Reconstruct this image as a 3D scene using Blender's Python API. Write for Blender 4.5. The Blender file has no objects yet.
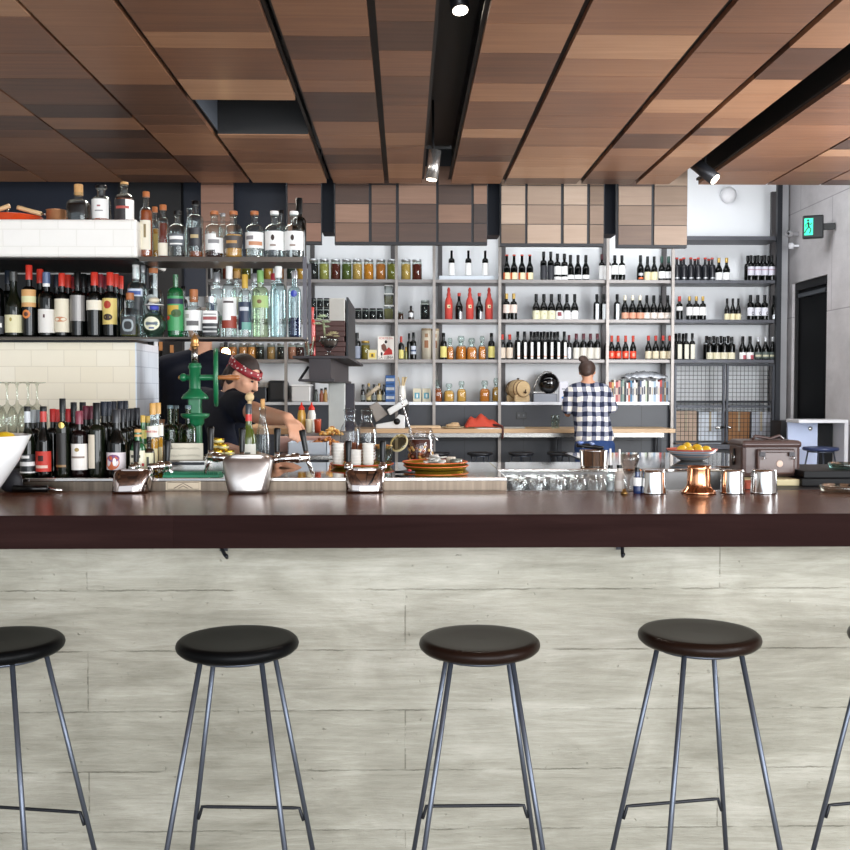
import bpy, math, random
from mathutils import Vector, Matrix
random.seed(7)
S = bpy.context.scene
COL = S.collection
PI = math.pi

# ------------------------------------------------------------------ camera
EYE = Vector((0, 0, 1.43)); F = 1000.0
cam = bpy.data.cameras.new('camera'); camo = bpy.data.objects.new('camera', cam); COL.objects.link(camo)
cam.sensor_width = 36; cam.lens = F/850*36; cam.clip_start = 0.05; cam.clip_end = 100
camo.location = EYE
camo.rotation_euler = (PI/2 - math.atan(35/F), 0, -math.atan(20/F))
S.camera = camo
RM = camo.rotation_euler.to_matrix()
def W(px, py, Y):            # the point of the place seen at a pixel, at a given depth
    d = RM @ Vector(((px-425)/F, -(py-425)/F, -1))
    return EYE + d*(Y/d.y)
def WX(px, Y): return W(px, 390, Y).x
def WZ(py, Y, px=425): return W(px, py, Y).z

# ------------------------------------------------------------------ materials
MATS = {}
def srgb(c):
    if isinstance(c, str):
        c = c.lstrip('#'); c = [int(c[i:i+2], 16)/255 for i in (0, 2, 4)]
    return tuple(x/12.92 if x <= .04045 else ((x+.055)/1.055)**2.4 for x in c)
def newmat(name):
    m = bpy.data.materials.new(name); m.use_nodes = True
    nt = m.node_tree; b = nt.nodes['Principled BSDF']
    return m, nt, b
def M(col, rough=.5, metal=0, noise=0, scale=30, bump=0, coat=0, stretch=None, emit=0, spec=.5, trans=0):
    key = (str(col), rough, metal, noise, scale, bump, coat, str(stretch), emit, spec, trans)
    if key in MATS: return MATS[key]
    m, nt, b = newmat('paint_%d' % len(MATS)); c = srgb(col)
    b.inputs['Base Color'].default_value = (*c, 1); b.inputs['Roughness'].default_value = rough
    b.inputs['Metallic'].default_value = metal; b.inputs['Coat Weight'].default_value = coat
    b.inputs['Specular IOR Level'].default_value = spec
    if trans: b.inputs['Transmission Weight'].default_value = trans
    if emit:
        b.inputs['Emission Color'].default_value = (*c, 1); b.inputs['Emission Strength'].default_value = emit
    if noise or bump:
        tc = nt.nodes.new('ShaderNodeTexCoord'); mp = nt.nodes.new('ShaderNodeMapping'); n = nt.nodes.new('ShaderNodeTexNoise')
        nt.links.new(tc.outputs['Object'], mp.inputs[0]); nt.links.new(mp.outputs[0], n.inputs[0])
        n.inputs['Scale'].default_value = scale; n.inputs['Detail'].default_value = 5
        if stretch: mp.inputs['Scale'].default_value = stretch
        if noise:
            mx = nt.nodes.new('ShaderNodeMix'); mx.data_type = 'RGBA'
            mx.inputs[6].default_value = (*[x*(1-noise) for x in c], 1); mx.inputs[7].default_value = (*[min(1, x*(1+noise)) for x in c], 1)
            nt.links.new(n.outputs['Fac'], mx.inputs[0]); nt.links.new(mx.outputs[2], b.inputs['Base Color'])
        if bump:
            bp = nt.nodes.new('ShaderNodeBump'); bp.inputs['Strength'].default_value = bump; bp.inputs['Distance'].default_value = .003
            nt.links.new(n.outputs['Fac'], bp.inputs['Height']); nt.links.new(bp.outputs[0], b.inputs['Normal'])
    MATS[key] = m
    return m
def glass(tint='#eef6f4', refl=.5):
    key = ('glass', tint, refl)
    if key in MATS: return MATS[key]
    m = bpy.data.materials.new('thin_glass'); m.use_nodes = True; nt = m.node_tree; nt.nodes.clear()
    o = nt.nodes.new('ShaderNodeOutputMaterial'); mx = nt.nodes.new('ShaderNodeMixShader'); t = nt.nodes.new('ShaderNodeBsdfTransparent')
    g = nt.nodes.new('ShaderNodeBsdfGlossy'); lw = nt.nodes.new('ShaderNodeLayerWeight'); mr = nt.nodes.new('ShaderNodeMapRange')
    t.inputs[0].default_value = (*srgb(tint), 1); g.inputs['Roughness'].default_value = .04; g.inputs[0].default_value = (.9, .95, .95, 1)
    lw.inputs[0].default_value = .35
    c_ = srgb(tint); mc = nt.nodes.new('ShaderNodeMix'); mc.data_type = 'RGBA'; pw = nt.nodes.new('ShaderNodeMath'); pw.operation = 'POWER'; pw.inputs[1].default_value = 2.2
    mc.inputs[6].default_value = (*c_, 1); mc.inputs[7].default_value = (*[x*.3 for x in c_], 1)
    nt.links.new(lw.outputs['Facing'], pw.inputs[0]); nt.links.new(pw.outputs[0], mc.inputs[0]); nt.links.new(mc.outputs[2], t.inputs[0])
    mr.inputs['To Min'].default_value = .035; mr.inputs['To Max'].default_value = refl*.75
    nt.links.new(lw.outputs['Facing'], mr.inputs[0]); nt.links.new(mr.outputs[0], mx.inputs[0])
    nt.links.new(t.outputs[0], mx.inputs[1]); nt.links.new(g.outputs[0], mx.inputs[2]); nt.links.new(mx.outputs[0], o.inputs[0])
    MATS[key] = m
    return m
def wood(name, cols, grain=(2, 40, 40), rough=.4, tone=True, bump=.15, coat=0, var=.35):
    m, nt, b = newmat(name); N = nt.nodes; L = nt.links
    tc = N.new('ShaderNodeTexCoord'); mp = N.new('ShaderNodeMapping'); mp.inputs['Scale'].default_value = grain
    n = N.new('ShaderNodeTexNoise'); n.inputs['Scale'].default_value = 1; n.inputs['Detail'].default_value = 7; n.inputs['Roughness'].default_value = .65
    n.inputs['Distortion'].default_value = .6
    L.new(tc.outputs['Object'], mp.inputs[0]); L.new(mp.outputs[0], n.inputs[0])
    n2 = N.new('ShaderNodeTexNoise'); n2.inputs['Scale'].default_value = 1.5; L.new(tc.outputs['Object'], n2.inputs[0])
    at = N.new('ShaderNodeAttribute'); at.attribute_name = 'tone'
    r = N.new('ShaderNodeValToRGB'); cr = r.color_ramp
    while len(cr.elements) < len(cols): cr.elements.new(.5)
    for i, c in enumerate(cols):
        cr.elements[i].position = i/(len(cols)-1); cr.elements[i].color = (*srgb(c), 1)
    a = N.new('ShaderNodeMath'); a.operation = 'MULTIPLY_ADD'; a.inputs[1].default_value = var*2; L.new(n.outputs['Fac'], a.inputs[0])
    s = N.new('ShaderNodeMath'); s.operation = 'MULTIPLY_ADD'; s.inputs[1].default_value = .3; L.new(n2.outputs['Fac'], s.inputs[0])
    if tone:
        L.new(at.outputs['Fac'], s.inputs[2]); 
    else: s.inputs[2].default_value = .5
    o = N.new('ShaderNodeMath'); o.operation = 'SUBTRACT'; L.new(s.outputs[0], o.inputs[0]); o.inputs[1].default_value = var+.15
    L.new(o.outputs[0], a.inputs[2]); L.new(a.outputs[0], r.inputs[0]); L.new(r.outputs[0], b.inputs['Base Color'])
    b.inputs['Roughness'].default_value = rough; b.inputs['Coat Weight'].default_value = coat; b.inputs['Coat Roughness'].default_value = .15
    bp = N.new('ShaderNodeBump'); bp.inputs['Strength'].default_value = bump; bp.inputs['Distance'].default_value = .002
    L.new(n.outputs['Fac'], bp.inputs['Height']); L.new(bp.outputs[0], b.inputs['Normal'])
    return m
def brickmat(name, c1, c2, mortar, bw, bh, ms, rough, axes='XZ', bump=.5, noise=.1, nscale=(1, 1, 1), msmooth=.1, offset=.5, pits=0, zoff=0):
    m, nt, b = newmat(name); N = nt.nodes; L = nt.links
    tc = N.new('ShaderNodeTexCoord'); sp = N.new('ShaderNodeSeparateXYZ'); cb = N.new('ShaderNodeCombineXYZ')
    L.new(tc.outputs['Object'], sp.inputs[0])
    L.new(sp.outputs[{'X': 0, 'Y': 1}[axes[0]]], cb.inputs[0])
    ad = N.new('ShaderNodeMath'); ad.inputs[1].default_value = zoff; L.new(sp.outputs[2], ad.inputs[0]); L.new(ad.outputs[0], cb.inputs[1])
    br = N.new('ShaderNodeTexBrick'); L.new(cb.outputs[0], br.inputs[0]); br.offset = offset
    br.inputs['Color1'].default_value = (*srgb(c1), 1); br.inputs['Color2'].default_value = (*srgb(c2), 1); br.inputs['Mortar'].default_value = (*srgb(mortar), 1)
    br.inputs['Scale'].default_value = 1; br.inputs['Brick Width'].default_value = bw; br.inputs['Row Height'].default_value = bh
    br.inputs['Mortar Size'].default_value = ms; br.inputs['Mortar Smooth'].default_value = msmooth
    mp = N.new('ShaderNodeMapping'); mp.inputs['Scale'].default_value = nscale; L.new(tc.outputs['Object'], mp.inputs[0])
    n = N.new('ShaderNodeTexNoise'); n.inputs['Scale'].default_value = 1; n.inputs['Detail'].default_value = 8; n.inputs['Roughness'].default_value = .7; L.new(mp.outputs[0], n.inputs[0])
    n3 = N.new('ShaderNodeTexNoise'); n3.inputs['Scale'].default_value = 2.3; n3.inputs['Detail'].default_value = 6; L.new(tc.outputs['Object'], n3.inputs[0])
    av = N.new('ShaderNodeMath'); av.operation = 'ADD'; L.new(n.outputs['Fac'], av.inputs[0]); L.new(n3.outputs['Fac'], av.inputs[1])
    mr = N.new('ShaderNodeMapRange'); mr.inputs['From Min'].default_value = .7; mr.inputs['From Max'].default_value = 1.3
    mr.inputs['To Min'].default_value = 1-noise; mr.inputs['To Max'].default_value = 1+noise; L.new(av.outputs[0], mr.inputs[0])
    vm = N.new('ShaderNodeVectorMath'); vm.operation = 'SCALE'; L.new(br.outputs['Color'], vm.inputs[0]); L.new(mr.outputs[0], vm.inputs['Scale'])
    L.new(vm.outputs[0], b.inputs['Base Color']); b.inputs['Roughness'].default_value = rough
    h = N.new('ShaderNodeMath'); h.operation = 'MULTIPLY_ADD'; h.inputs[1].default_value = -1.0; L.new(br.outputs['Fac'], h.inputs[0])
    if pits:
        v = N.new('ShaderNodeTexNoise'); v.inputs['Scale'].default_value = 60; v.inputs['Detail'].default_value = 3; L.new(tc.outputs['Object'], v.inputs[0])
        sm = N.new('ShaderNodeMath'); sm.operation = 'MULTIPLY_ADD'; sm.inputs[1].default_value = pits; L.new(v.outputs['Fac'], sm.inputs[0]); L.new(n.outputs['Fac'], sm.inputs[2]); L.new(sm.outputs[0], h.inputs[2])
    else:
        k = N.new('ShaderNodeMath'); k.operation = 'MULTIPLY'; k.inputs[1].default_value = .15; L.new(n.outputs['Fac'], k.inputs[0]); L.new(k.outputs[0], h.inputs[2])
    bp = N.new('ShaderNodeBump'); bp.inputs['Strength'].default_value = bump; bp.inputs['Distance'].default_value = .004
    L.new(h.outputs[0], bp.inputs['Height']); L.new(bp.outputs[0], b.inputs['Normal'])
    return m

BLACK = M('#101012', .5); STEEL = M('#a8a6a2', .22, 1, .08, 4, 0, 0, (1, 30, 30)); CHROME = M('#d8d8d8', .08, 1); DSTEEL = M('#3a3c42', .4, .6)
RAWSTEEL = M('#8d8783', .42, .55, .25, 8); DARKSTEEL = M('#26282d', .45, .5)
MIRROR = M('#e2e0dc', .05, 1, .03, 3)
BLKPL = M('#060607', .28, 0, spec=.3); COPPER = M('#d99a72', .16, 1); COPPERD = M('#c08a62', .35, .6)
SKIN = M('#d6a082', .5, 0, .06, 20); SKIN2 = M('#d29a7c', .5, 0, .06, 20); NAVY = M('#0d1220', .9, 0, .3, 12, spec=.2)
CREAM = M('#e9e2cf', .6); WHITE = M('#f2f2f0', .5); WGLOSS = M('#f6f8f8', .12, coat=.4); CORK = M('#c99a63', .8, 0, .2, 60)
CERAM = M('#f4f1ea', .3, coat=.3)

# ------------------------------------------------------------------ mesh building
class MB:
    def __init__(s): s.v = []; s.f = []; s.m = []; s.sm = []; s.t = []; s.mats = []
    def mi(s, mat):
        if mat not in s.mats: s.mats.append(mat)
        return s.mats.index(mat)
    def add(s, vs, fs, mat, smooth=False, tone=.5):
        o = len(s.v); s.v += [tuple(v) for v in vs]; k = s.mi(mat)
        for f in fs: s.f.append([i+o for i in f]); s.m.append(k); s.sm.append(smooth); s.t.append(tone)
        return s
    def box(s, x0, x1, y0, y1, z0, z1, mat, tone=.5, mtx=None):
        vs = [Vector((x, y, z)) for x in (x0, x1) for y in (y0, y1) for z in (z0, z1)]
        if mtx: vs = [mtx @ v for v in vs]
        return s.add(vs, [(0, 1, 3, 2), (4, 6, 7, 5), (0, 4, 5, 1), (2, 3, 7, 6), (0, 2, 6, 4), (1, 5, 7, 3)], mat, False, tone)
    def lathe(s, prof, mat, c=(0, 0, 0), seg=20, sq=1, mtx=None, smooth=True, sx=1, sy=1):
        # prof: (r, z) from bottom to top; sq<1 squares the section
        vs = []; fs = []
        for r, z in prof:
            for i in range(seg):
                a = 2*PI*(i+.5)/seg; ca, sa = math.cos(a), math.sin(a)
                if sq != 1: ca = math.copysign(abs(ca)**sq, ca); sa = math.copysign(abs(sa)**sq, sa)
                p = Vector((max(r, 1e-5)*ca*sx, max(r, 1e-5)*sa*sy, z))
                if mtx: p = mtx @ p
                vs.append(p + Vector(c))
        for j in range(len(prof)-1):
            for i in range(seg):
                k = (i+1) % seg; fs.append((j*seg+i, j*seg+k, (j+1)*seg+k, (j+1)*seg+i))
        n = len(prof)
        fs.append(tuple(reversed(range(seg)))); fs.append(tuple((n-1)*seg+i for i in range(seg)))
        return s.add(vs, fs, mat, smooth)
    def tube(s, pts, r, mat, seg=10, closed=False, r2=None):
        pts = [Vector(p) for p in pts]; n = len(pts); vs = []; fs = []; up = None
        for i, p in enumerate(pts):
            a = pts[i-1] if (i > 0 or closed) else p; b = pts[(i+1) % n] if (i < n-1 or closed) else p
            d = (b-a).normalized()
            if up is None:
                up = d.orthogonal().normalized()
            up = (up - d*up.dot(d)).normalized(); q = d.cross(up)
            rr = r if r2 is None else r+(r2-r)*i/(n-1)
            for k in range(seg):
                t = 2*PI*k/seg; vs.append(p+(up*math.cos(t)+q*math.sin(t))*rr)
        m = n if closed else n-1
        for i in range(m):
            j = (i+1) % n
            for k in range(seg):
                l = (k+1) % seg; fs.append((i*seg+k, i*seg+l, j*seg+l, j*seg+k))
        if not closed: fs.append(tuple(reversed(range(seg)))); fs.append(tuple((n-1)*seg+k for k in range(seg)))
        return s.add(vs, fs, mat, True)
    def ball(s, c, rx, ry, rz, mat, seg=14, rings=10, mtx=None):
        prof = [(math.sin(PI*i/rings), -math.cos(PI*i/rings)) for i in range(rings+1)]
        m = Matrix.Diagonal((rx, ry, rz)).to_3x3()
        if mtx: m = mtx.to_3x3() @ m
        return s.lathe(prof, mat, c, seg, mtx=m)
    def cap(s, a, b, ra, rb, mat, seg=12):     # capsule whose radius tapers
        a = Vector(a); b = Vector(b); d = (b-a); L = d.length; q = d.to_track_quat('Z', 'Y').to_matrix()
        prof = [(ra*math.cos(t), ra*math.sin(t)) for t in [-PI/2+PI/2*i/4 for i in range(5)]]
        prof += [(rb*math.cos(t), L+rb*math.sin(t)) for t in [PI/2*i/4 for i in range(5)]]
        return s.lathe(prof, mat, a, seg, mtx=q)
    def arc(s, r, z0, z1, a0, a1, mat, n=10, sx=1, sy=1, sq=1):
        vs = []; fs = []
        for i in range(n+1):
            t = math.radians(a0+(a1-a0)*i/n - 90); ca, sa = math.cos(t), math.sin(t)
            if sq != 1: ca = math.copysign(abs(ca)**sq, ca); sa = math.copysign(abs(sa)**sq, sa)
            for rr in (r, r-.0008):
                for z in (z0, z1): vs.append((rr*ca*sx, rr*sa*sy, z))
        for i in range(n):
            a = i*4; b = a+4
            fs += [(a, b, b+1, a+1), (a+2, a+3, b+3, b+2), (a, a+2, b+2, b), (a+1, b+1, b+3, a+3)]
        fs += [(0, 1, 3, 2), (n*4, n*4+2, n*4+3, n*4+1)]
        return s.add(vs, fs, mat, False)
    def oval(s, r, zc, hz, ac, aw, mat, n=20, sq=1):
        vs = []
        for k in range(n+1):
            u = 2*PI*k/n; t = math.radians(ac+(aw*math.cos(u) if k < n else 0)-90); ca, sa = math.cos(t), math.sin(t)
            if sq != 1: ca = math.copysign(abs(ca)**sq, ca); sa = math.copysign(abs(sa)**sq, sa)
            vs.append((r*ca, r*sa, zc+(hz*math.sin(u) if k < n else 0)))
        return s.add(vs, [(n, k, (k+1) % n) for k in range(n)], mat, False)
    def mesh(s, name):
        me = bpy.data.meshes.new(name); me.from_pydata(s.v, [], s.f)
        for m in s.mats: me.materials.append(m)
        me.polygons.foreach_set('material_index', s.m); me.polygons.foreach_set('use_smooth', s.sm)
        if any(t != .5 for t in s.t):
            at = me.attributes.new('tone', 'FLOAT', 'FACE'); at.data.foreach_set('value', s.t)
        me.update(); return me
def obj(name, mb, parent=None, loc=(0, 0, 0), rz=0, bevel=0, edge=True):
    me = mb.mesh(name) if isinstance(mb, MB) else mb
    o = bpy.data.objects.new(name, me); COL.objects.link(o); o.location = loc; o.rotation_euler[2] = rz
    if parent: o.parent = parent
    if bevel:
        b = o.modifiers.new('bevel', 'BEVEL'); b.width = bevel; b.segments = 2; b.limit_method = 'ANGLE'
    return o
def autosmooth(me, ang=40):
    c = math.cos(math.radians(ang)); ed = {}
    for p in me.polygons:
        for k in p.edge_keys: ed.setdefault(k, []).append(p.normal)
    sh = [False]*len(me.edges)
    for e in me.edges:
        n = ed.get(tuple(sorted(e.vertices)), [])
        if len(n) == 2 and n[0].dot(n[1]) < c: sh[e.index] = True
    at = me.attributes.get('sharp_edge') or me.attributes.new('sharp_edge', 'BOOLEAN', 'EDGE')
    at.data.foreach_set('value', sh)
def tag(o, label, cat, group=None, kind=None):
    o['label'] = label; o['category'] = cat
    if group: o['group'] = group
    if kind: o['kind'] = kind
    return o
def thing(name, label, cat, loc=(0, 0, 0), rz=0, group=None):
    o = bpy.data.objects.new(name, None); COL.objects.link(o); o.location = loc; o.rotation_euler[2] = rz
    return tag(o, label, cat, group)
def struct(name, mb, **k):
    o = obj(name, mb, **k); o['kind'] = 'structure'; return o
def copy_tree(o, parent=None):
    c = o.copy(); COL.objects.link(c); c.parent = parent
    for ch in [x for x in S.objects if x.parent == o]: copy_tree(ch, c)
    return c
ORD = ['', 'first', 'second', 'third', 'fourth', 'fifth', 'sixth', 'seventh', 'eighth', 'ninth', 'tenth', 'eleventh']
NUM = ['zero', 'one', 'two', 'three', 'four', 'five', 'six', 'seven', 'eight', 'nine', 'ten', 'eleven', 'twelve']

# ------------------------------------------------------------------ bottles
def profile(shape, R, H, nr=None):
    n = nr or {'bord': .42, 'burg': .40}.get(shape, .36)
    n *= R
    arc = lambda r0, z0, r1, z1, k=6: [(r1+(r0-r1)*math.cos(PI/2*i/k), z0+(z1-z0)*math.sin(PI/2*i/k)) for i in range(1, k+1)]
    base = [(R*.86, 0), (R*.97, .004), (R, .012)]
    if shape == 'bord': return base+[(R, H*.60)]+arc(R, H*.60, n, H*.71)+[(n*.92, H*.9), (n*1.0, H*.97), (n*.95, H)]
    if shape == 'burg':
        s = [(n+(R-n)*(.5+.5*math.cos(PI*i/8)), H*(.46+.28*i/8)) for i in range(9)]
        return base+s+[(n*.92, H*.92), (n, H*.97), (n*.95, H)]
    if shape == 'round': return base+[(R, H*.55)]+arc(R, H*.55, n, H*.72)+[(n, H*.88), (n*1.2, H*.89), (n*1.2, H*.93), (n*.8, H*.94)]
    if shape == 'tall': return base+[(R, H*.66)]+arc(R, H*.66, n, H*.76)+[(n, H*.93), (n, H*.95)]
    if shape == 'squat': return base+[(R, H*.5)]+arc(R, H*.5, n*1.1, H*.66)+[(n, H*.78), (n*1.3, H*.79), (n*1.3, H*.84), (n, H*.85)]
    if shape == 'orb':
        return [(R*.4, 0), (R*.62, H*.02)]+[(R*math.sin(t), H*.33*(1-math.cos(t))) for t in [PI*.28+(PI*.62)*i/12 for i in range(13)]]+[(n, H*.70), (n, H*.78)]
    if shape == 'decant': return base+[(R, H*.42)]+arc(R, H*.42, n, H*.62)+[(n, H*.74), (n*1.25, H*.75), (n*1.25, H*.78)]
    if shape == 'slope': return base+[(R, H*.5), (R*.9, H*.6), (n, H*.82), (n, H*.93), (n*1.2, H*.94), (n*1.2, H*.99)]
    return base+[(R, H)]
WINE = M('#050706', .06, spec=.35); WINEG = M('#10150c', .06, spec=.35); WINER = M('#0f0506', .06, spec=.35); WINEL = M('#3c4423', .08, coat=.5)
BCACHE = {}
def bottle(name, loc, H, R, shape='bord', body=WINE, cap=None, label=None, liquid=None, lab='', cat='bottle', group=None, nr=None, sq=1, rz=0, capz=None, stopper=None, seg=18, capname='capsule'):
    """cap=(mat, fraction of height); label=[(z0,z1,a0,a1,mat),...]; liquid=(mat, fraction)"""
    key = (shape, round(H, 3), round(R, 4), id(body), str(cap), str(label), str(liquid), nr, sq, str(capz), str(stopper))
    if key not in BCACHE:
        pr = profile(shape, R, H, nr); d = {}
        me = MB().lathe(pr, body, seg=seg if sq == 1 else 24, sq=sq).mesh(name); autosmooth(me, 50); d['body'] = me
        n = (nr or {'bord': .42, 'burg': .40}.get(shape, .36))*R
        if cap:
            f = cap[1]
            if capz: z0, z1, k = capz
            else: z0, z1, k = 1-f, 1.004, 1.12
            d['cap'] = MB().lathe([(n*k, H*z0), (n*k, H*z1-.002), (n*k*.9, H*z1)], cap[0], seg=14).mesh(capname)
            autosmooth(d['cap'])
        if label:
            def rad(z0, z1):
                v = []
                for k in range(5):
                    z = H*(z0+(z1-z0)*k/4)
                    for (r0, q0), (r1, q1) in zip(pr, pr[1:]):
                        if q0 <= z <= q1: v.append(r0+(r1-r0)*(z-q0)/max(q1-q0, 1e-6)); break
                return max(v or [R])
            gs = []
            for e in label:
                z0, z1, a0, a1, mt = e[:5]
                for G in gs:
                    if z0 >= G[0][0]-.001 and z1 <= G[0][1]+.001: G.append(e); break
                else: gs.append([e])
            for gi, G in enumerate(gs):
                b = MB(); r = rad(G[0][0], G[0][1])
                for i, e in enumerate(G):
                    z0, z1, a0, a1, mt = e[:5]
                    if len(e) > 5: b.oval(r+.0012+.0004*i+(.0006 if i else 0), H*(z0+z1)/2, H*(z1-z0)/2, (a0+a1)/2, (a1-a0)/2, mt, sq=sq); continue
                    b.arc(r+.0012+.0004*i, H*z0, H*z1, a0, a1, mt, sq=sq, n=12 if sq == 1 else 20)
                d['label%d' % gi] = b.mesh('label' if G[0][0] < .7 else 'neck_band')
        if liquid:
            p2 = [(r*.9, max(z, .004)) for r, z in pr if z < H*liquid[1]]
            rl = p2[-1][0]; p2 += [(rl*.98, H*liquid[1]-.001), (rl*.5, H*liquid[1])]
            d['liq'] = MB().lathe(p2, liquid[0], seg=16 if sq == 1 else 24, sq=sq).mesh('liquid')
        BCACHE[key] = d
    d = BCACHE[key]
    o = obj(name, d['body'], loc=loc, rz=rz)
    for k in d:
        if k != 'body': obj({'cap': capname, 'liq': 'liquid'}.get(k, d[k].name.split('.')[0]), d[k], parent=o)
    tag(o, lab, cat, group)
    return o

def concrete_boards():
    m, nt, b = newmat('board_formed_concrete'); N = nt.nodes; L = nt.links
    tc = N.new('ShaderNodeTexCoord'); sp = N.new('ShaderNodeSeparateXYZ'); L.new(tc.outputs['Object'], sp.inputs[0])
    def noise(sc, scale=1, detail=8, rough=.65, dist=0, loc=(0, 0, 0)):
        mp = N.new('ShaderNodeMapping'); mp.inputs['Scale'].default_value = sc; mp.inputs['Location'].default_value = loc; L.new(tc.outputs['Object'], mp.inputs[0])
        n = N.new('ShaderNodeTexNoise'); n.inputs['Scale'].default_value = scale; n.inputs['Detail'].default_value = detail; n.inputs['Roughness'].default_value = rough; n.inputs['Distortion'].default_value = dist
        L.new(mp.outputs[0], n.inputs[0]); return n.outputs['Fac']
    def mth(op, a, c=None, d=None):
        k = N.new('ShaderNodeMath'); k.operation = op
        for i, v in enumerate((a, c, d)):
            if v is None: continue
            if isinstance(v, (int, float)): k.inputs[i].default_value = v
            else: L.new(v, k.inputs[i])
        return k.outputs[0]
    wob = noise((2, 2, 2), 6, 4)
    z = mth('MULTIPLY_ADD', noise((2.5, 2, 2), 9, 8, .75), .012, mth('ADD', sp.outputs[2], -.006))
    cb = N.new('ShaderNodeCombineXYZ'); L.new(sp.outputs[0], cb.inputs[0]); L.new(mth('ADD', z, .267), cb.inputs[1])
    br = N.new('ShaderNodeTexBrick'); L.new(cb.outputs[0], br.inputs[0]); br.offset = .5
    br.inputs['Color1'].default_value = (.2, .2, .2, 1); br.inputs['Color2'].default_value = (.8, .8, .8, 1); br.inputs['Mortar'].default_value = (.5, .5, .5, 1)
    br.inputs['Scale'].default_value = 1; br.inputs['Brick Width'].default_value = 1.9; br.inputs['Row Height'].default_value = .183
    br.inputs['Mortar Size'].default_value = .0022; br.inputs['Mortar Smooth'].default_value = .3
    streak = noise((2.2, 8, 26), 1, 9, .72, .8); blot = noise((1.5, 1, 3.2), 1.6, 6, .6, .8); fine = noise((6, 20, 60), 2, 6, .75); wsh = noise((.7, 1, 2.2), 1, 3, .5, 0, (3, 0, 1)); pit = noise((1, 1, 1), 55, 3, .6)
    bc = N.new('ShaderNodeSeparateColor'); L.new(br.outputs['Color'], bc.inputs[0])
    v = mth('MULTIPLY_ADD', streak, .85, mth('MULTIPLY', blot, .85)); v = mth('MULTIPLY_ADD', fine, .35, v); v = mth('MULTIPLY_ADD', wsh, .5, v); v = mth('MULTIPLY_ADD', bc.outputs[0], .12, v)
    v = mth('SUBTRACT', v, .83)
    mask = noise((2.5, 2.5, 9), 2.5, 4, .6); mm = N.new('ShaderNodeMapRange'); mm.inputs['From Min'].default_value = .43; mm.inputs['From Max'].default_value = .58; L.new(mask, mm.inputs[0])
    seam = mth('MULTIPLY', br.outputs['Fac'], mm.outputs[0])
    pm = N.new('ShaderNodeMapRange'); pm.inputs['From Min'].default_value = .69; pm.inputs['From Max'].default_value = .78; L.new(pit, pm.inputs[0])
    v = mth('MULTIPLY_ADD', seam, -.3, v); v = mth('MULTIPLY_ADD', pm.outputs[0], -.12, v)
    r = N.new('ShaderNodeValToRGB'); cr = r.color_ramp; cols = [(0, '#6b685b'), (.28, '#8a877a'), (.5, '#9e9b8e'), (.7, '#b1aea2'), (1, '#c9c6ba')]
    while len(cr.elements) < len(cols): cr.elements.new(.5)
    for i, (p, c) in enumerate(cols): cr.elements[i].position = p; cr.elements[i].color = (*srgb(c), 1)
    L.new(v, r.inputs[0]); L.new(r.outputs[0], b.inputs['Base Color']); b.inputs['Roughness'].default_value = .8
    h = mth('MULTIPLY_ADD', streak, .5, mth('MULTIPLY', fine, .5)); h = mth('MULTIPLY_ADD', seam, -.8, h); h = mth('MULTIPLY_ADD', pm.outputs[0], -.6, h); h = mth('MULTIPLY_ADD', bc.outputs[0], .5, h)
    bp = N.new('ShaderNodeBump'); bp.inputs['Strength'].default_value = .9; bp.inputs['Distance'].default_value = .007; L.new(h, bp.inputs['Height']); L.new(bp.outputs[0], b.inputs['Normal'])
    return m

# ================================================================== ROOM
XR = 4.12; YB = 10.78; ZT = 3.85; XL = -6.0; YF = -3.0
conc = concrete_boards()
concw = brickmat('wall_concrete', '#c2bec0', '#ccc9ca', '#a09c9f', 2.6, 1.1, .006, .8, 'YZ', .4, .15, (3, 3, 5), .3, .3, .6)
floorm = M('#a8a298', .5, 0, .1, 3, .1)
wallw = M('#eff1f4', .7, 0, .03, 3, .05)
b = MB().box(XL-.1, XR+.1, YF, YB+.1, -.1, 0, floorm); struct('floor', b)
b = MB().box(XL-.1, XR+.1, YF, YB+.1, ZT, ZT+.1, M('#1a1a1d', .8)); ceil = struct('ceiling', b)
b = MB().box(XL-.1, XR+.1, YB, YB+.1, 0, ZT, wallw); struct('wall_back', b)
b = MB().box(XL-.1, XL, YF, YB, 0, ZT, M('#cfcdc8', .8, 0, .05, 2)); struct('wall_left', b)
DY0, DY1, DZ = 9.72, 10.6, 2.56
b = MB().box(XR, XR+.18, YF, DY0, 0, ZT, concw).box(XR, XR+.18, DY1, YB, 0, ZT, concw).box(XR, XR+.18, DY0, DY1, DZ, ZT, concw)
struct('wall_right', b)
d = struct('door_1', MB().box(XR+.06, XR+.1, DY0, DY1, 0, DZ-.08, M('#05070b', .6, spec=.2)))
obj('door_frame', MB().box(XR+.03, XR+.12, DY0, DY0+.03, 0, DZ, BLACK).box(XR+.03, XR+.12, DY1-.03, DY1, 0, DZ, BLACK).box(XR+.03, XR+.12, DY0, DY1, DZ-.08, DZ, BLACK), parent=d)
obj('door_closer', MB().box(XR+.02, XR+.06, DY0+.1, DY1-.1, DZ-.16, DZ-.12, M('#5c6066', .4, .6)), parent=d)
struct('trim_1', MB().box(XR-.10, XR-.02, 10.68, 10.779, 0, ZT, M('#a5a5a8', .7, 0, .1, 5)))

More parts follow.
